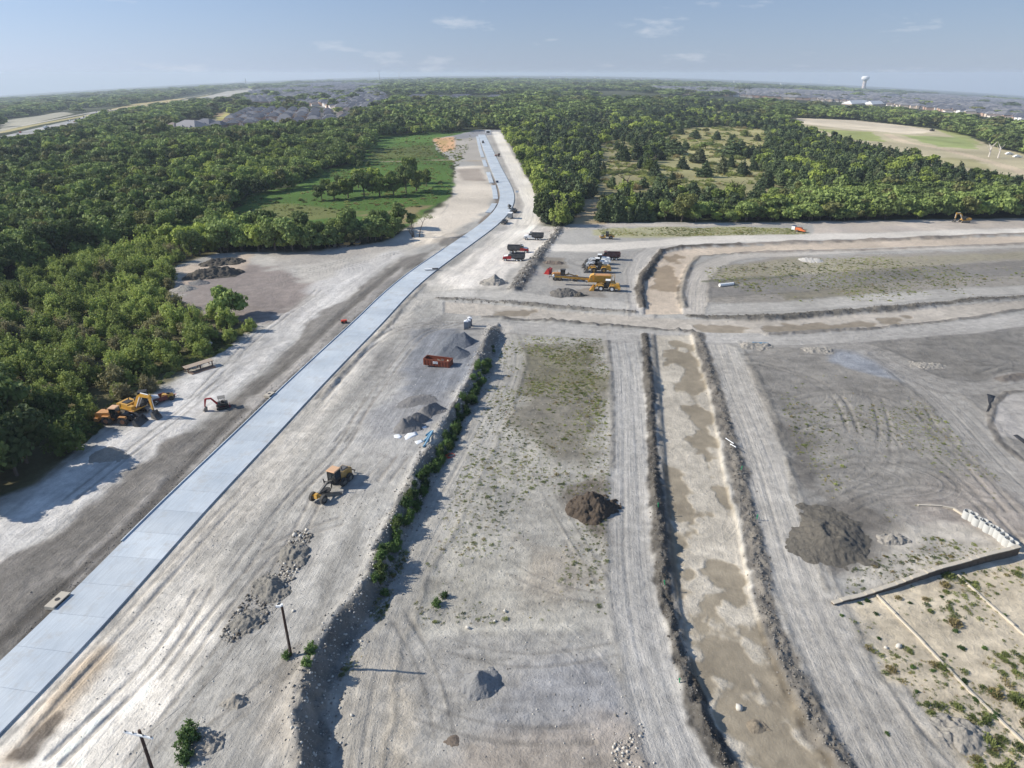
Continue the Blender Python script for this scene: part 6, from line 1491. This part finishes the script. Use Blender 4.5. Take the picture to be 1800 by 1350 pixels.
def heap(px, py, wx_, wy_, h, mat, label, name='soil_heap', rz=0, ridge=0.0, rough=.25, flat=0.0, n=70, sd=1, crater=0.0):
    """wx_, wy_ half sizes in metres"""
    x, y = at(px, py); u = np.linspace(-1.15, 1.15, n); X, Y = np.meshgrid(u, u); X = X.ravel(); Y = Y.ravel()
    w = fbm(X * wx_ + x, Y * wy_ + y, max(wx_, wy_) * .8, 4, sd); f = fbm(X * wx_ + x, Y * wy_ + y, 1.1, 3, sd + 1)
    q = np.hypot(np.maximum(np.abs(X) - ridge, 0) / (1 - ridge + 1e-6), Y) * (1 + .34 * w + .06 * f)
    z = np.where(q < 1.0, (1 - q), 0); z = np.minimum(z, 1 - flat) / (1 - flat); z = z ** .95
    f2 = fbm(X * wx_ + x, Y * wy_ + y, .5, 2, sd + 2); z = h * z ** 1.15 * (1 + .34 * w) + rough * f2 * .3 * sstep(1.05, .8, q) + rough * f * sstep(1.1, .85, q) * h * .35 - crater * h * np.exp(-((X - .1) ** 2 + (Y - .1) ** 2) * 9)
    ca, sa = math.cos(rz), math.sin(rz); lx = X * wx_ * ca - Y * wy_ * sa; ly = X * wx_ * sa + Y * wy_ * ca
    g0 = GZ(x + lx, y + ly); z0 = gz(x, y)
    Z = g0 - z0 + z - .12 - .3 * sstep(.98, 1.12, q)
    V = np.stack([lx, ly, Z], 1); i = np.arange(n * n).reshape(n, n); F = np.stack([i[:-1, :-1], i[:-1, 1:], i[1:, 1:], i[1:, :-1]], -1).reshape(-1, 4)
    o = link(name, mesh_from(name, V, F, mat, True), label=label, cat='heap'); o.location = (x, y, z0); return o
DS = heap_mat('dark_soil', (92, 82, 72)); GS = heap_mat('grey_gravel', (112, 116, 122)); GS2 = heap_mat('grey_chat', (128, 126, 124)); PS = heap_mat('pale_spoil', (164, 158, 148)); DS2 = heap_mat('dark_spoil', (96, 91, 83)); BS = heap_mat('brown_spoil', (128, 116, 104))
heap(1038, 893, 4.1, 4.0, 2.9, DS, 'dark brown soil heap beside the left haul lane', rough=.55, sd=3, n=90)
heap(1458, 948, 5.8, 7.4, 1.5, heap_mat('spread_soil', (112, 107, 98)), 'broad dark soil heap with hollowed top right of the haul lane', rough=.32, flat=.35, crater=.3, sd=5, rz=-.3, n=90)
heap(805, 612, 4.6, 4.6, 2.4, GS, 'taller dark gravel heap behind the red dumpster', 'gravel_heap', rough=.12, ridge=.35, sd=6)
heap(792, 634, 5.0, 3.6, 1.9, GS, 'rounded dark gravel heap touching the red dumpster', 'gravel_heap', rough=.12, ridge=.3, sd=7)
heap(717, 764, 3.0, 2.6, 2.2, GS2, 'pointed grey gravel heap above the white sheets', 'gravel_heap', rough=.15, ridge=.2, sd=8, rz=.5)
heap(733, 753, 2.6, 2.0, 1.7, GS2, 'grey gravel heap between the pointed one and the bank', 'gravel_heap', rough=.15, ridge=.3, sd=9, rz=.4)
heap(758, 738, 3.2, 2.0, 1.6, GS2, 'long grey gravel heap nearest the bank', 'gravel_heap', rough=.15, ridge=.4, sd=10, rz=.5)
heap(733, 716, 4.2, 3.0, .8, GS2, 'low spread grey gravel heap above the pointed heaps', 'gravel_heap', rough=.15, ridge=.2, sd=11, rz=.3)
heap(842, 1200, 2.2, 2.3, 2.0, heap_mat('fine_gravel', (150, 149, 147)), 'neat grey gravel cone on the bottom pad', 'gravel_heap', rough=.1, sd=12)
heap(376, 484, 10, 5.0, 2.6, DS2, 'larger dark clay heap at the yard\'s left edge', rough=.6, ridge=.4, sd=13, rz=.35)
heap(392, 462, 8, 4.0, 2.0, DS2, 'dark clay heap behind the larger one by the yard', rough=.6, ridge=.4, sd=14, rz=.25)
heap(325, 508, 5.0, 3.0, 1.6, PS, 'pale gravel heap at the yard corner by the thicket', rough=.2, sd=15)
heap(352, 498, 4.0, 2.6, 1.4, GS2, 'grey gravel heap between the pale heap and the dark clay', rough=.2, sd=16)
heap(870, 497, 4.2, 4.0, 2.6, PS, 'pale pointed spoil heap left of the rocky berm', rough=.4, sd=17)
heap(993, 517, 5.0, 3.2, 2.4, heap_mat('rubble_spoil', (116, 112, 106)), 'grey rubble heap under the conveyor boom', 'rubble_heap', rough=.4, ridge=.3, sd=18)
heap(1018, 520, 2.6, 1.8, 1.2, DS2, 'small dark heap beside the rubble heap under the conveyor', rough=.5, sd=19)
heap(190, 800, 3.8, 3.0, 1.5, PS, 'low pale dirt mound at the tip of the thicket', rough=.2, sd=20)
heap(1570, 950, 2.6, 1.6, .8, PS, 'pale stony mound right of the hollowed dark heap', rough=.6, ridge=.3, sd=21)
heap(1690, 1290, 3.0, 2.4, 1.1, PS, 'pale rubble mound at the bottom of the right pad', 'rubble_heap', rough=.6, sd=22)
heap(1330, 1272, 1.6, 1.3, .5, heap_mat('bed_sand', (150, 138, 120)), 'small round sand mound in the wet street', rough=.2, sd=24)
heap(1330, 608, 5.0, 2.4, .9, PS, 'low pale spoil mound above the churned ground', rough=.5, ridge=.4, sd=25)
heap(1440, 616, 4.2, 2.2, .9, PS, 'low pale stony mound beside the grey gravel apron', rough=.5, ridge=.3, sd=26)
heap(1425, 458, 5, 3.0, 1.0, heap_mat('white_spoil', (206, 200, 190)), 'white chalky mound on the upper strip', rough=.4, ridge=.4, sd=27)
heap(975, 462, 4.0, 2.6, .8, BS, 'low brown weedy mound above the red bucket', rough=.5, ridge=.4, sd=28)
heap(1632, 642, 5.0, 2.6, .6, PS, 'flat stony mound on the churned ground far right', rough=.5, ridge=.3, sd=29)
heap(420, 1250, 1.7, 1.3, .7, PS, 'small stony heap above the lower pole', 'rubble_heap', rough=.8, sd=31)
heap(372, 1322, 1.8, 2.0, .8, PS, 'stony heap beside the lower pole and bush', 'rubble_heap', rough=.8, sd=32)
heap(795, 1300, 1.4, 1.2, .3, BS, 'slight brown mound on the bottom pad', sd=33)
RB = heap_mat('broken_rubble', (140, 136, 128))
# rubble ridge: a chain of heaps
heap(518, 985, 2.2, 3.4, 1.35, RB, 'upper heap of the rubble ridge below the lone grader', 'rubble_heap', rough=.55, sd=34, rz=.5)
heap(480, 1045, 2.4, 3.6, 1.35, RB, 'middle heap of the rubble ridge', 'rubble_heap', rough=.55, sd=35, rz=.6)
heap(435, 1105, 2.6, 2.6, .9, RB, 'lower heap of the rubble ridge', 'rubble_heap', rough=.55, sd=36, rz=.6)

def rubble(name, label, poly, n, smin, smax, mats, sd, thr=-.2, clump=3.0):
    rs = np.random.RandomState(sd); P = GP(poly); lo, hi = P.min(0), P.max(0); q = rs.rand(n * 8, 2) * (hi - lo) + lo; q = q[inpoly(q[:, 0], q[:, 1], P)]
    d = fbm(q[:, 0], q[:, 1], clump, 3, sd); q = q[d + .3 * rs.randn(len(q)) > thr][:n]; z = GZ(q[:, 0], q[:, 1]); src = []
    for k, m in enumerate(mats):
        iv, jf = ico(); r2 = np.random.RandomState(k); src.append(mesh_from('stone', iv * (1 + .25 * r2.randn(len(iv), 1)) * np.array([1, .75, .6]), jf, m))
    s = smin + (smax - smin) * rs.rand(len(q)) ** 3
    return gn_scatter(name, np.c_[q, z + s * .2], rs.rand(len(q)) * 6.28, np.stack([s, s, s], 1), rs.randint(0, len(src), len(q)), src, label=label, cat='rubble')
rubble('rubble_stones', 'broken pale and grey stone along the rubble ridge', [(520, 940), (552, 948), (540, 985), (505, 1060), (470, 1110), (400, 1145), (388, 1130), (430, 1060), (480, 1010)], 1500, .05, .3, [ROCK2, ROCK2, ROCK, ROCKD], 1)
rubble('loose_stones', 'white stones spilled beside the lower end of the left haul lane', [(1080, 1250), (1120, 1240), (1160, 1350), (1180, 1420), (1070, 1420)], 320, .05, .22, [ROCK, ROCK2], 2, .0)
def berm_stones(name, label, line, w, n, smin, smax, mats, sd):
    B = resample(GP(line), 1.0); rs = np.random.RandomState(sd); i = rs.randint(0, len(B), n); q = B[i] + rs.randn(n, 2) * w; z = GZ(q[:, 0], q[:, 1]); src = []
    for k, m in enumerate(mats): iv, jf = ico(); r2 = np.random.RandomState(k + 9); src.append(mesh_from('stone', iv * (1 + .25 * r2.randn(len(iv), 1)) * np.array([1, .75, .6]), jf, m))
    s = smin + (smax - smin) * rs.rand(n) ** 3
    return gn_scatter(name, np.c_[q, z + s * .2], rs.rand(n) * 6.28, np.stack([s, s, s], 1), rs.randint(0, len(src), n), src, label=label, cat='rubble')
berm_stones('berm_clods', 'dark clods and stones of the narrow berm left of the cut street', [(1134, 588), (1143, 700), (1150, 850), (1160, 950), (1168, 1050), (1196, 1160), (1236, 1270), (1280, 1350)], .45, 4500, .03, .15, [ROCKD, ROCKD, ROCK2], 3)
berm_stones('spoil_clods', 'grey clods of the wide berm right of the cut street', [(1226, 588), (1262, 700), (1292, 810), (1318, 920), (1336, 1000), (1352, 1090), (1392, 1190), (1440, 1280), (1500, 1380)], .65, 3200, .03, .17, [ROCKD, ROCK2, ROCKD, ROCK2, ROCK2], 4)
berm_stones('bank_stones', 'grey stones crumbling from the weedy bank', BANK, 1.3, 5000, .04, .22, [ROCK2, ROCK, ROCK2], 5)
berm_stones('upper_clods', 'clods of the berm along the cross street', [(770, 524), (900, 532), (976, 540), (1114, 549)], 0.8, 1200, .06, .2, [ROCK2, ROCKD], 6)
berm_stones('cross_clods', 'clods of the long berm right of the crossing', [(1215, 556), (1350, 560), (1476, 549), (1577, 542), (1703, 528), (1800, 523)], 0.9, 2600, .06, .2, [ROCK2, ROCKD], 7)
berm_stones('curve_clods', 'dark clods of the curved berm beside the parking pad', [(1163, 441), (1148, 461), (1127, 492), (1124, 515), (1130, 540)], 0.9, 1200, .06, .22, [ROCKD, ROCK2], 8)
berm_stones('rock_berm', 'broken rock of the berm beside the red trucks', [(985, 400), (975, 415), (950, 445), (930, 475), (905, 510)], 1.3, 1400, .08, .4, [ROCK2, ROCK2, ROCKD, ROCK], 9)
berm_stones('verge_clods', 'clods along the dark verge of the road', [(836, 402), (780, 438), (722, 478), (670, 520), (590, 597), (474, 702), (360, 812), (230, 936), (152, 1018), (70, 1100)], 1.4, 4000, .04, .16, [ROCKD, ROCK2, ROCK2], 10)
rubble('pad_stones', 'pebbles and clods strewn over the haul field and pads', [(0, 1300), (300, 1000), (560, 700), (880, 590), (1070, 600), (1080, 1100), (1150, 1420), (0, 1420)], 5000, .03, .12, [ROCK, ROCK2], 12, -.3, 20)
# ------------------------------------------------------------------ houses, far town, highway traffic, water towers
ROOFS = [paint('roof_slate', (100, 102, 110), .85, 0, .1, (.1, .1, .1), .5), paint('roof_brown', (128, 116, 110), .85, 0, .1, (.12, .11, .1), .5), paint('roof_grey', (140, 138, 140), .85, 0, .1, (.14, .14, .14), .5), paint('roof_dark', (80, 83, 94), .85, 0, .1, (.08, .08, .09), .5)]
WALLS = [paint('wall_cream', (224, 216, 204), .8, 0, .05), paint('wall_brick', (176, 148, 130), .85, 0, .05), paint('wall_white', (226, 224, 220), .8, 0, .03), paint('wall_tan', (206, 190, 172), .8, 0, .05)]
WIN = paint('window_dark', (46, 52, 60), .3, 0, .0, spec=.6)
def hip(b, cx, cy, lx, ly, z, h, e=.6):
    lx += 2 * e; ly += 2 * e; k = max(lx - ly, 0) / 2 if lx > ly else 0; k2 = max(ly - lx, 0) / 2 if ly > lx else 0
    V = [(cx - lx / 2, cy - ly / 2, z), (cx + lx / 2, cy - ly / 2, z), (cx + lx / 2, cy + ly / 2, z), (cx - lx / 2, cy + ly / 2, z), (cx - k, cy - k2, z + h), (cx + k, cy + k2, z + h)]
    if k2: F = [(0, 1, 4), (1, 2, 5, 4), (2, 3, 5), (3, 0, 4, 5), (3, 2, 1, 0)]
    else: F = [(0, 1, 5, 4), (1, 2, 5), (2, 3, 4, 5), (3, 0, 4), (3, 2, 1, 0)]
    return b.add(V, F)
HOUSE = []
for k in range(6):
    R = random.Random(50 + k); lx, ly, h = R.uniform(13, 17), R.uniform(11, 14), R.choice((3.2, 5.8, 5.8)); wx2 = R.uniform(4, 6)
    w = MB().box(0, 0, h / 2 - .4, lx, ly, h + .8).box(lx * .28, -ly / 2 - 2, h / 2 - .4, wx2, 5, h + .79)
    r = hip(hip(MB(), 0, 0, lx, ly, h, R.uniform(3, 4.2)), lx * .28, -ly / 2 - 1, wx2, 7, h + .05, 2.4, .4)
    g = MB().box(lx * .28, -ly / 2 - 4.52, 1.3, wx2 * .75, .08, 2.4)
    q = MB()
    for i in range(3):
        for j in range(1 if h < 4 else 2): q.box(-lx * .4 + i * 2.9, -ly / 2 - .03, 1.6 + j * 2.8, 1.3, .1, 1.5)
    ro, wa = ROOFS[k % 4], WALLS[(k * 3 + 1) % 4]
    parts = {'wall': w.mesh('wall', wa), 'roof': r.mesh('roof', ro), 'garage_door': g.mesh('garage_door', WALLS[2]), 'window': q.mesh('window', WIN)}
    # the whole house as one mesh, for streets too far to show its parts
    one = bpy.data.meshes.new('house'); V = []; F = []; mi = []
    for n_, b_ in enumerate((w, r)):
        o = len(V); V += b_.v; F += [tuple(i + o for i in f) for f in b_.f]; mi += [n_] * len(b_.f)
    one.from_pydata([tuple(p) for p in V], [], F); one.materials.append(wa); one.materials.append(ro); one.polygons.foreach_set('material_index', mi); one.update()
    HOUSE.append((parts, one))
def house(x, y, rz, k, label, group, full=True, s=1.0):
    parts, one = HOUSE[k % 6]; z = gz(x, y)
    if full:
        o = thing('house', label, 'house', x, y, rz, group, z=z)
        for n_, me in parts.items(): link(n_, me, o)
    else: o = link('house', one, label=label, cat='house', group=group); o.location = (x, y, z); o.rotation_euler = (0, 0, rz)
    o.scale = (s, s, s); return o
def town(poly, rot, sx, sy, full, label, group, cap, seed, skip=.1, s=1.0, stuffname='distant_houses', stufflabel=''):
    P = GP(poly); c = P.mean(0); rs = np.random.RandomState(seed); R_ = np.abs(P - c).max() * 1.5; g = np.arange(-R_, R_, 1.0)
    nx = int(R_ / sx); ny = int(R_ / sy); pts = []
    ca, sa = math.cos(rot), math.sin(rot)
    for j in range(-ny, ny + 1):
        for i in range(-nx, nx + 1):
            for side in (0, 1):
                lx = i * sx + rs.uniform(-1, 1); ly = j * sy + (sy * .27 if side else -sy * .27) + rs.uniform(-1, 1)
                pts.append((c[0] + lx * ca - ly * sa, c[1] + lx * sa + ly * ca, rot + (math.pi if side else 0)))
    A = np.array(pts); A = A[inpoly(A[:, 0], A[:, 1], P)]; A = A[rs.rand(len(A)) > skip]
    vis, u, v = in_frame(A[:, 0], A[:, 1], dome(A[:, 0], A[:, 1]), 5); A = A[vis]; A = A[np.argsort(np.hypot(A[:, 0], A[:, 1]))]
    for n_, a in enumerate(A[:cap]):
        kk = rs.randint(6); house(float(a[0]), float(a[1]), float(a[2]), kk, ['slate', 'brown', 'pale grey', 'dark'][kk % 4] + ' roofed ' + label[0], group, full, s * rs.uniform(.82, 1.15))
    rest = A[cap:]
    if len(rest):
        z = GZ(rest[:, 0], rest[:, 1]); gn_scatter(stuffname, np.c_[rest[:, :2], z], rest[:, 2], np.full((len(rest), 3), s), rs.randint(0, 6, len(rest)), [h[1] for h in HOUSE], label=stufflabel, cat='houses')
    print('town', len(A))
town(TOWN_B, .25, 21, 44, True, ['house in the near neighbourhood behind the left woods'], 'houses of the near neighbourhood', 70, 1, .16)
town(TOWN_C, .35, 20, 46, False, ['house in the packed neighbourhood below the left skyline'], 'houses of the packed left neighbourhood', 95, 2, .06, s=1.2, stuffname='packed_houses', stufflabel='packed grey roofed houses of the neighbourhood on the left skyline')
town(TOWN_D, -.3, 22, 50, False, ['house in the wide neighbourhood behind the bare hill'], 'houses of the wide right neighbourhood', 100, 3, .08, s=1.3, stuffname='scattered_houses', stufflabel='grey roofed houses of the wide neighbourhood below the water tower')
# large roofed blocks
def block(px0, px1, py, hm, depth, roof, wallm, label, name='apartment_building', gables=0, rz=0.0, group=None):
    x0, y0 = G1(px0, py); x1, y1 = G1(px1, py); L_ = math.hypot(x1 - x0, y1 - y0); x, y = (x0 + x1) / 2, (y0 + y1) / 2
    t = thing(name, label, 'building', x, y, math.atan2(y1 - y0, x1 - x0) + rz, group)
    MB().box(0, 0, hm / 2 - 1, L_, depth, hm + 2).put('wall', wallm, t); hip(MB(), 0, 0, L_, depth, hm, depth * .28, .8).put('roof', roof, t)
    b = MB(); n = max(3, int(L_ / 5))
    for fl in range(max(1, int(hm / 3.2))):
        for k in range(n): b.box(-L_ / 2 + (k + .5) * L_ / n, -depth / 2 - .05, 1.8 + fl * 3.1, 1.8, .12, 1.6)
    b.put('window', WIN, t)
    for k in range(gables):
        gx = -L_ / 2 + (k + .5) * L_ / gables; g = MB().box(gx, -depth / 2 - .8, hm / 2, L_ / gables * .3, 1.7, hm).put('gable_wall', WALLS[2], t)
        hip(MB(), gx, -depth / 2 - .8, L_ / gables * .3, 3.4, hm - .2, 2.6, .3).put('gable_roof', roof, g)
    return t
block(721, 765, 176, 9, 18, ROOFS[3], WALLS[2], 'long white apartment building with grey roof, leftmost of the white ones', gables=5)
block(766, 792, 177, 8, 16, ROOFS[3], WALLS[3], 'dark roofed block between the two long white buildings')
block(793, 832, 176, 9, 18, ROOFS[3], WALLS[2], 'long white apartment building right of the leftmost one', gables=4)
block(857, 884, 176, 8, 16, ROOFS[0], WALLS[2], 'smaller white building furthest right above the road end', gables=2)
block(838, 856, 180, 6, 14, ROOFS[3], WALLS[2], 'low dark roofed building before the smaller white one')
block(796, 818, 182, 6, 14, ROOFS[3], WALLS[3], 'low dark roofed building before the middle white one')
block(740, 780, 183, 5, 14, ROOFS[3], WALLS[3], 'low dark roofed building before the leftmost white one')
block(295, 320, 231, 5, 22, ROOFS[1], WALLS[3], 'brown roofed big house at the left end of the near rooftops', 'big_house')
block(316, 358, 230, 6, 26, ROOFS[2], WALLS[3], 'largest roofed house of the near rooftops', 'big_house', gables=3)
block(350, 380, 225, 6, 22, ROOFS[0], WALLS[1], 'dark roofed big house right of the largest roof', 'big_house', gables=2)
block(376, 398, 226, 5, 18, ROOFS[3], WALLS[1], 'dark roofed big house beside the yellow grass lot', 'big_house')
block(1553, 1575, 172, 9, 30, ROOFS[2], WALLS[2], 'wide white school-like building right of the water tower', 'white_building')
block(1488, 1520, 184, 4, 30, WALLS[2], WALLS[3], 'low pale warehouse before the water tower', 'warehouse')
block(1524, 1548, 185, 4, 30, WALLS[2], WALLS[3], 'second low pale warehouse before the water tower', 'warehouse')
def box_building(px, py, wpx, hpx, m, label, group='white buildings of the far town'):
    x, y = G1(px, py); zc = y * cosP + CAM_H * sinP; w = wpx * zc / FPX; h = hpx * zc / FPX / cosP
    o = MB().box(0, 0, h / 2 - 1, w, w * .5, h + 2).box(0, 0, h + .2, w * 1.01, w * .51, .6).put('far_building', m, None, label=label, cat='building', group=group); o.location = (x, y, gz(x, y))
R_ = random.Random(8)
for k in range(66):
    px = [R_.uniform(865, 1010), R_.uniform(1000, 1250), R_.uniform(1030, 1130), R_.uniform(1300, 1420), R_.uniform(640, 860), R_.uniform(1250, 1500)][k % 6]
    hz = 132.5 + 42 * ((px - 885) / 890) ** 2; py = hz + R_.uniform(3.0, 9.0)
    box_building(px, py, R_.uniform(3, 13), R_.uniform(1.0, 2.0), WALLS[R_.choice((0, 2, 2, 3))], 'pale flat building of the far town %s' % ('on the skyline above the road end' if px < 1000 else 'on the skyline above the cedar wood' if px < 1300 else 'on the skyline near the water tower'))
for k in range(14):
    px = 1362 + k * 7.5; box_building(px, 156 + k * .35, 4.5, 1.6, WALLS[2], 'small white roofed building in the bright row on the skyline', 'bright row of small white buildings')
for px, py, w_, h_ in ((430, 143, 8, 2), (470, 162, 5, 5), (474, 163, 4, 6), (388, 150, 12, 1.5), (240, 160, 8, 2), (180, 163, 10, 1.5), (700, 139, 9, 2), (530, 158, 3, 2), (570, 156, 4, 2), (634, 178, 6, 3), (30, 190, 10, 3), (60, 188, 8, 3), (90, 186, 9, 3), (110, 184, 8, 2), (140, 183, 8, 2), (20, 196, 9, 3), (50, 195, 8, 3), (78, 193, 9, 3)):
    box_building(px, py + 2, w_, h_, WALLS[0 if w_ < 9 else 2], 'pale building standing out of the far left country', 'pale buildings of the far left country')

def water_tower(px, pytop, pybase, label, wide=1.0):
    x, y = G1(px, pybase); zc = y * cosP + CAM_H * sinP; H_ = (pybase - pytop) * zc / FPX / cosP
    t = thing('water_tower', label, 'water tower', x, y); k = H_ / 22.0
    m1 = paint('tower_concrete', (196, 184, 176), .8, 0, .05); m2 = paint('tower_tank', (238, 238, 236), .5, 0, .02)
    b = MB(); b.rod((0, 0, -3), (0, 0, 15 * k), 3.1 * k * wide, 18, 2.7 * k * wide); b.put('shaft', m1, t)
    b = MB(); prof = [(2.8, 14.5), (5.6, 17), (6.0, 18.2), (6.0, 20.3), (5.0, 21.4), (2.5, 22), (0.01, 22.1)]
    for p, q in zip(prof[:-1], prof[1:]): b.rod((0, 0, p[1] * k), (0, 0, q[1] * k), p[0] * k * wide, 22, q[0] * k * wide)
    b.put('tank', m2, t); MB().box(0, -2.9 * k * wide, 1.5, 2, .3, 3).put('door', WIN, t)
    return t
water_tower(1517, 138, 160, 'large white and tan water tower standing above the right skyline')
water_tower(1457, 138, 144, 'small white water tower left of the large one', .8)
water_tower(1424, 143, 148, 'tiny pale water tower further left of the large one', .8)
water_tower(996, 128, 134, 'tiny white water tower on the skyline above the cedar wood', .6)
water_tower(702, 128, 138, 'thin white tower on the skyline left of the road end', .35)
def mast(px, pytop, pybase, label, w=1.2):
    x, y = G1(px, pybase); zc = y * cosP + CAM_H * sinP; H_ = (pybase - pytop) * zc / FPX / cosP
    b = MB().rod((0, 0, 0), (0, 0, H_), w, 4, w * .6); b.put('radio_mast', DGR, None, label=label, cat='mast').location = (x, y, gz(x, y))
mast(668, 127, 150, 'dark radio mast above the packed neighbourhood'); mast(870, 119, 134, 'hair-thin mast on the skyline above the road end', 1.6); mast(433, 140, 152, 'short dark tower on the left skyline', 3); mast(1229, 130, 137, 'white mast on the skyline above the clearing', 3)

# traffic on the highway
def car_mesh(m):
    b = MB().prism([(-2.3, .35), (-2.3, .95), (-1.5, 1.0), (1.0, 1.0), (2.3, .85), (2.3, .35)], -.9, .9).prism([(-1.6, 1.0), (-1.1, 1.5), (.4, 1.5), (1.1, 1.0)], -.8, .8)
    for x_ in (-1.4, 1.4): b.cyl(x_, 0, .33, .33, 1.8, 'y', 8)
    return b.mesh('car', m)
CARS = [car_mesh(m) for m in (WHT, BLK, DGR, GRY, RED)]
def traffic():
    H0 = smooth(resample(GP([(0, 243), (63, 229), (151, 208), (176, 196), (250, 186), (315, 177)]), 10), 2); rs = random.Random(6)
    T = np.gradient(H0, axis=0); T /= np.hypot(*T.T)[:, None]
    for k in range(46):
        i = rs.randrange(len(H0)); off = rs.choice((-11, -7, 7, 11)); x = H0[i][0] + T[i][1] * off; y = H0[i][1] - T[i][0] * off
        ci = rs.choice((0, 1, 1, 2, 2, 3, 4)); o = link('car', CARS[ci], label='small ' + ['white', 'black', 'dark grey', 'grey', 'red'][ci] + ' car on the far left highway', cat='car', group='cars on the highway'); o.location = (x, y, gz(x, y)); o.rotation_euler = (0, 0, math.atan2(T[i][1], T[i][0]) + (math.pi if off < 0 else 0)); o.scale = (1.15, 1.15, 1.3)
    for px, py, lab in ((81, 226, 'white lorry with long trailer on the highway, nearest one'), (162, 203, 'white lorry on the highway where the trees hide it')):
        x, y = G1(px, py); j = int(np.argmin(((H0 - (x, y)) ** 2).sum(1))); t = thing('lorry', lab, 'lorry', x, y, math.atan2(T[j][1], T[j][0]))
        MB().box(-2, 0, 2.6, 13, 2.5, 2.9).put('trailer', WHT, t); MB().box(6.3, 0, 1.9, 2.6, 2.4, 2.7, taper=(.8, .95)).put('cab', DGR, t)
        for q in (-7, -6, 4, 6.8): MB().cyl(q, 0, .5, .5, 2.4, 'y', 10).put('wheel', TYR, t)
traffic()
x, y = at(1638, 231); t = thing('parked_dozer', 'tiny dark machine alone on the pale top of the bare hill', 'machine', x, y, .3)
MB().box(0, 0, 1.6, 6, 3, 2.2).put('body', BLK, t); MB().box(-1, 0, 3.2, 2.4, 2.2, 1.2).put('cab', DGR, t)
for k, (px, py, lab) in enumerate(((1774, 272, 'white vehicle parked below the dead trees'), (1788, 277, 'second white vehicle right of the one below the dead trees'))):
    x, y = at(px, py); o = link('van', CARS[0], label=lab, cat='van'); o.location = (x, y, gz(x, y)); o.scale = (1.6, 1.5, 1.6)
x, y = at(678, 385); t = thing('cover_sheet', 'turquoise sheet lying beyond the end of the tree belt', 'sheet', x, y)
MB().prism([(-3, 0), (-1, 1.2), (2, .8), (3, 0)], -1.2, 1.2).put('cover', paint('turquoise', (46, 160, 140), .5, 0, .1), t); MB().box(-2.5, .6, .8, 2, 1.4, 1.5).put('box', WPL, t)

# ------------------------------------------------------------------ air
def haze():
    m = bpy.data.materials.new('air'); m.use_nodes = True; nt = m.node_tree; nt.nodes.clear()
    o = nt.nodes.new('ShaderNodeOutputMaterial'); v = nt.nodes.new('ShaderNodeVolumePrincipled'); nt.links.new(v.outputs[0], o.inputs['Volume'])
    v.inputs['Color'].default_value = (.76, .86, .98, 1); v.inputs['Density'].default_value = HAZE; v.inputs['Anisotropy'].default_value = .1
    MB().box(0, 12500, -660, 60000, 25600, 1480).put('haze', m, None, kind='stuff')
HAZE = 8.5e-5
haze()
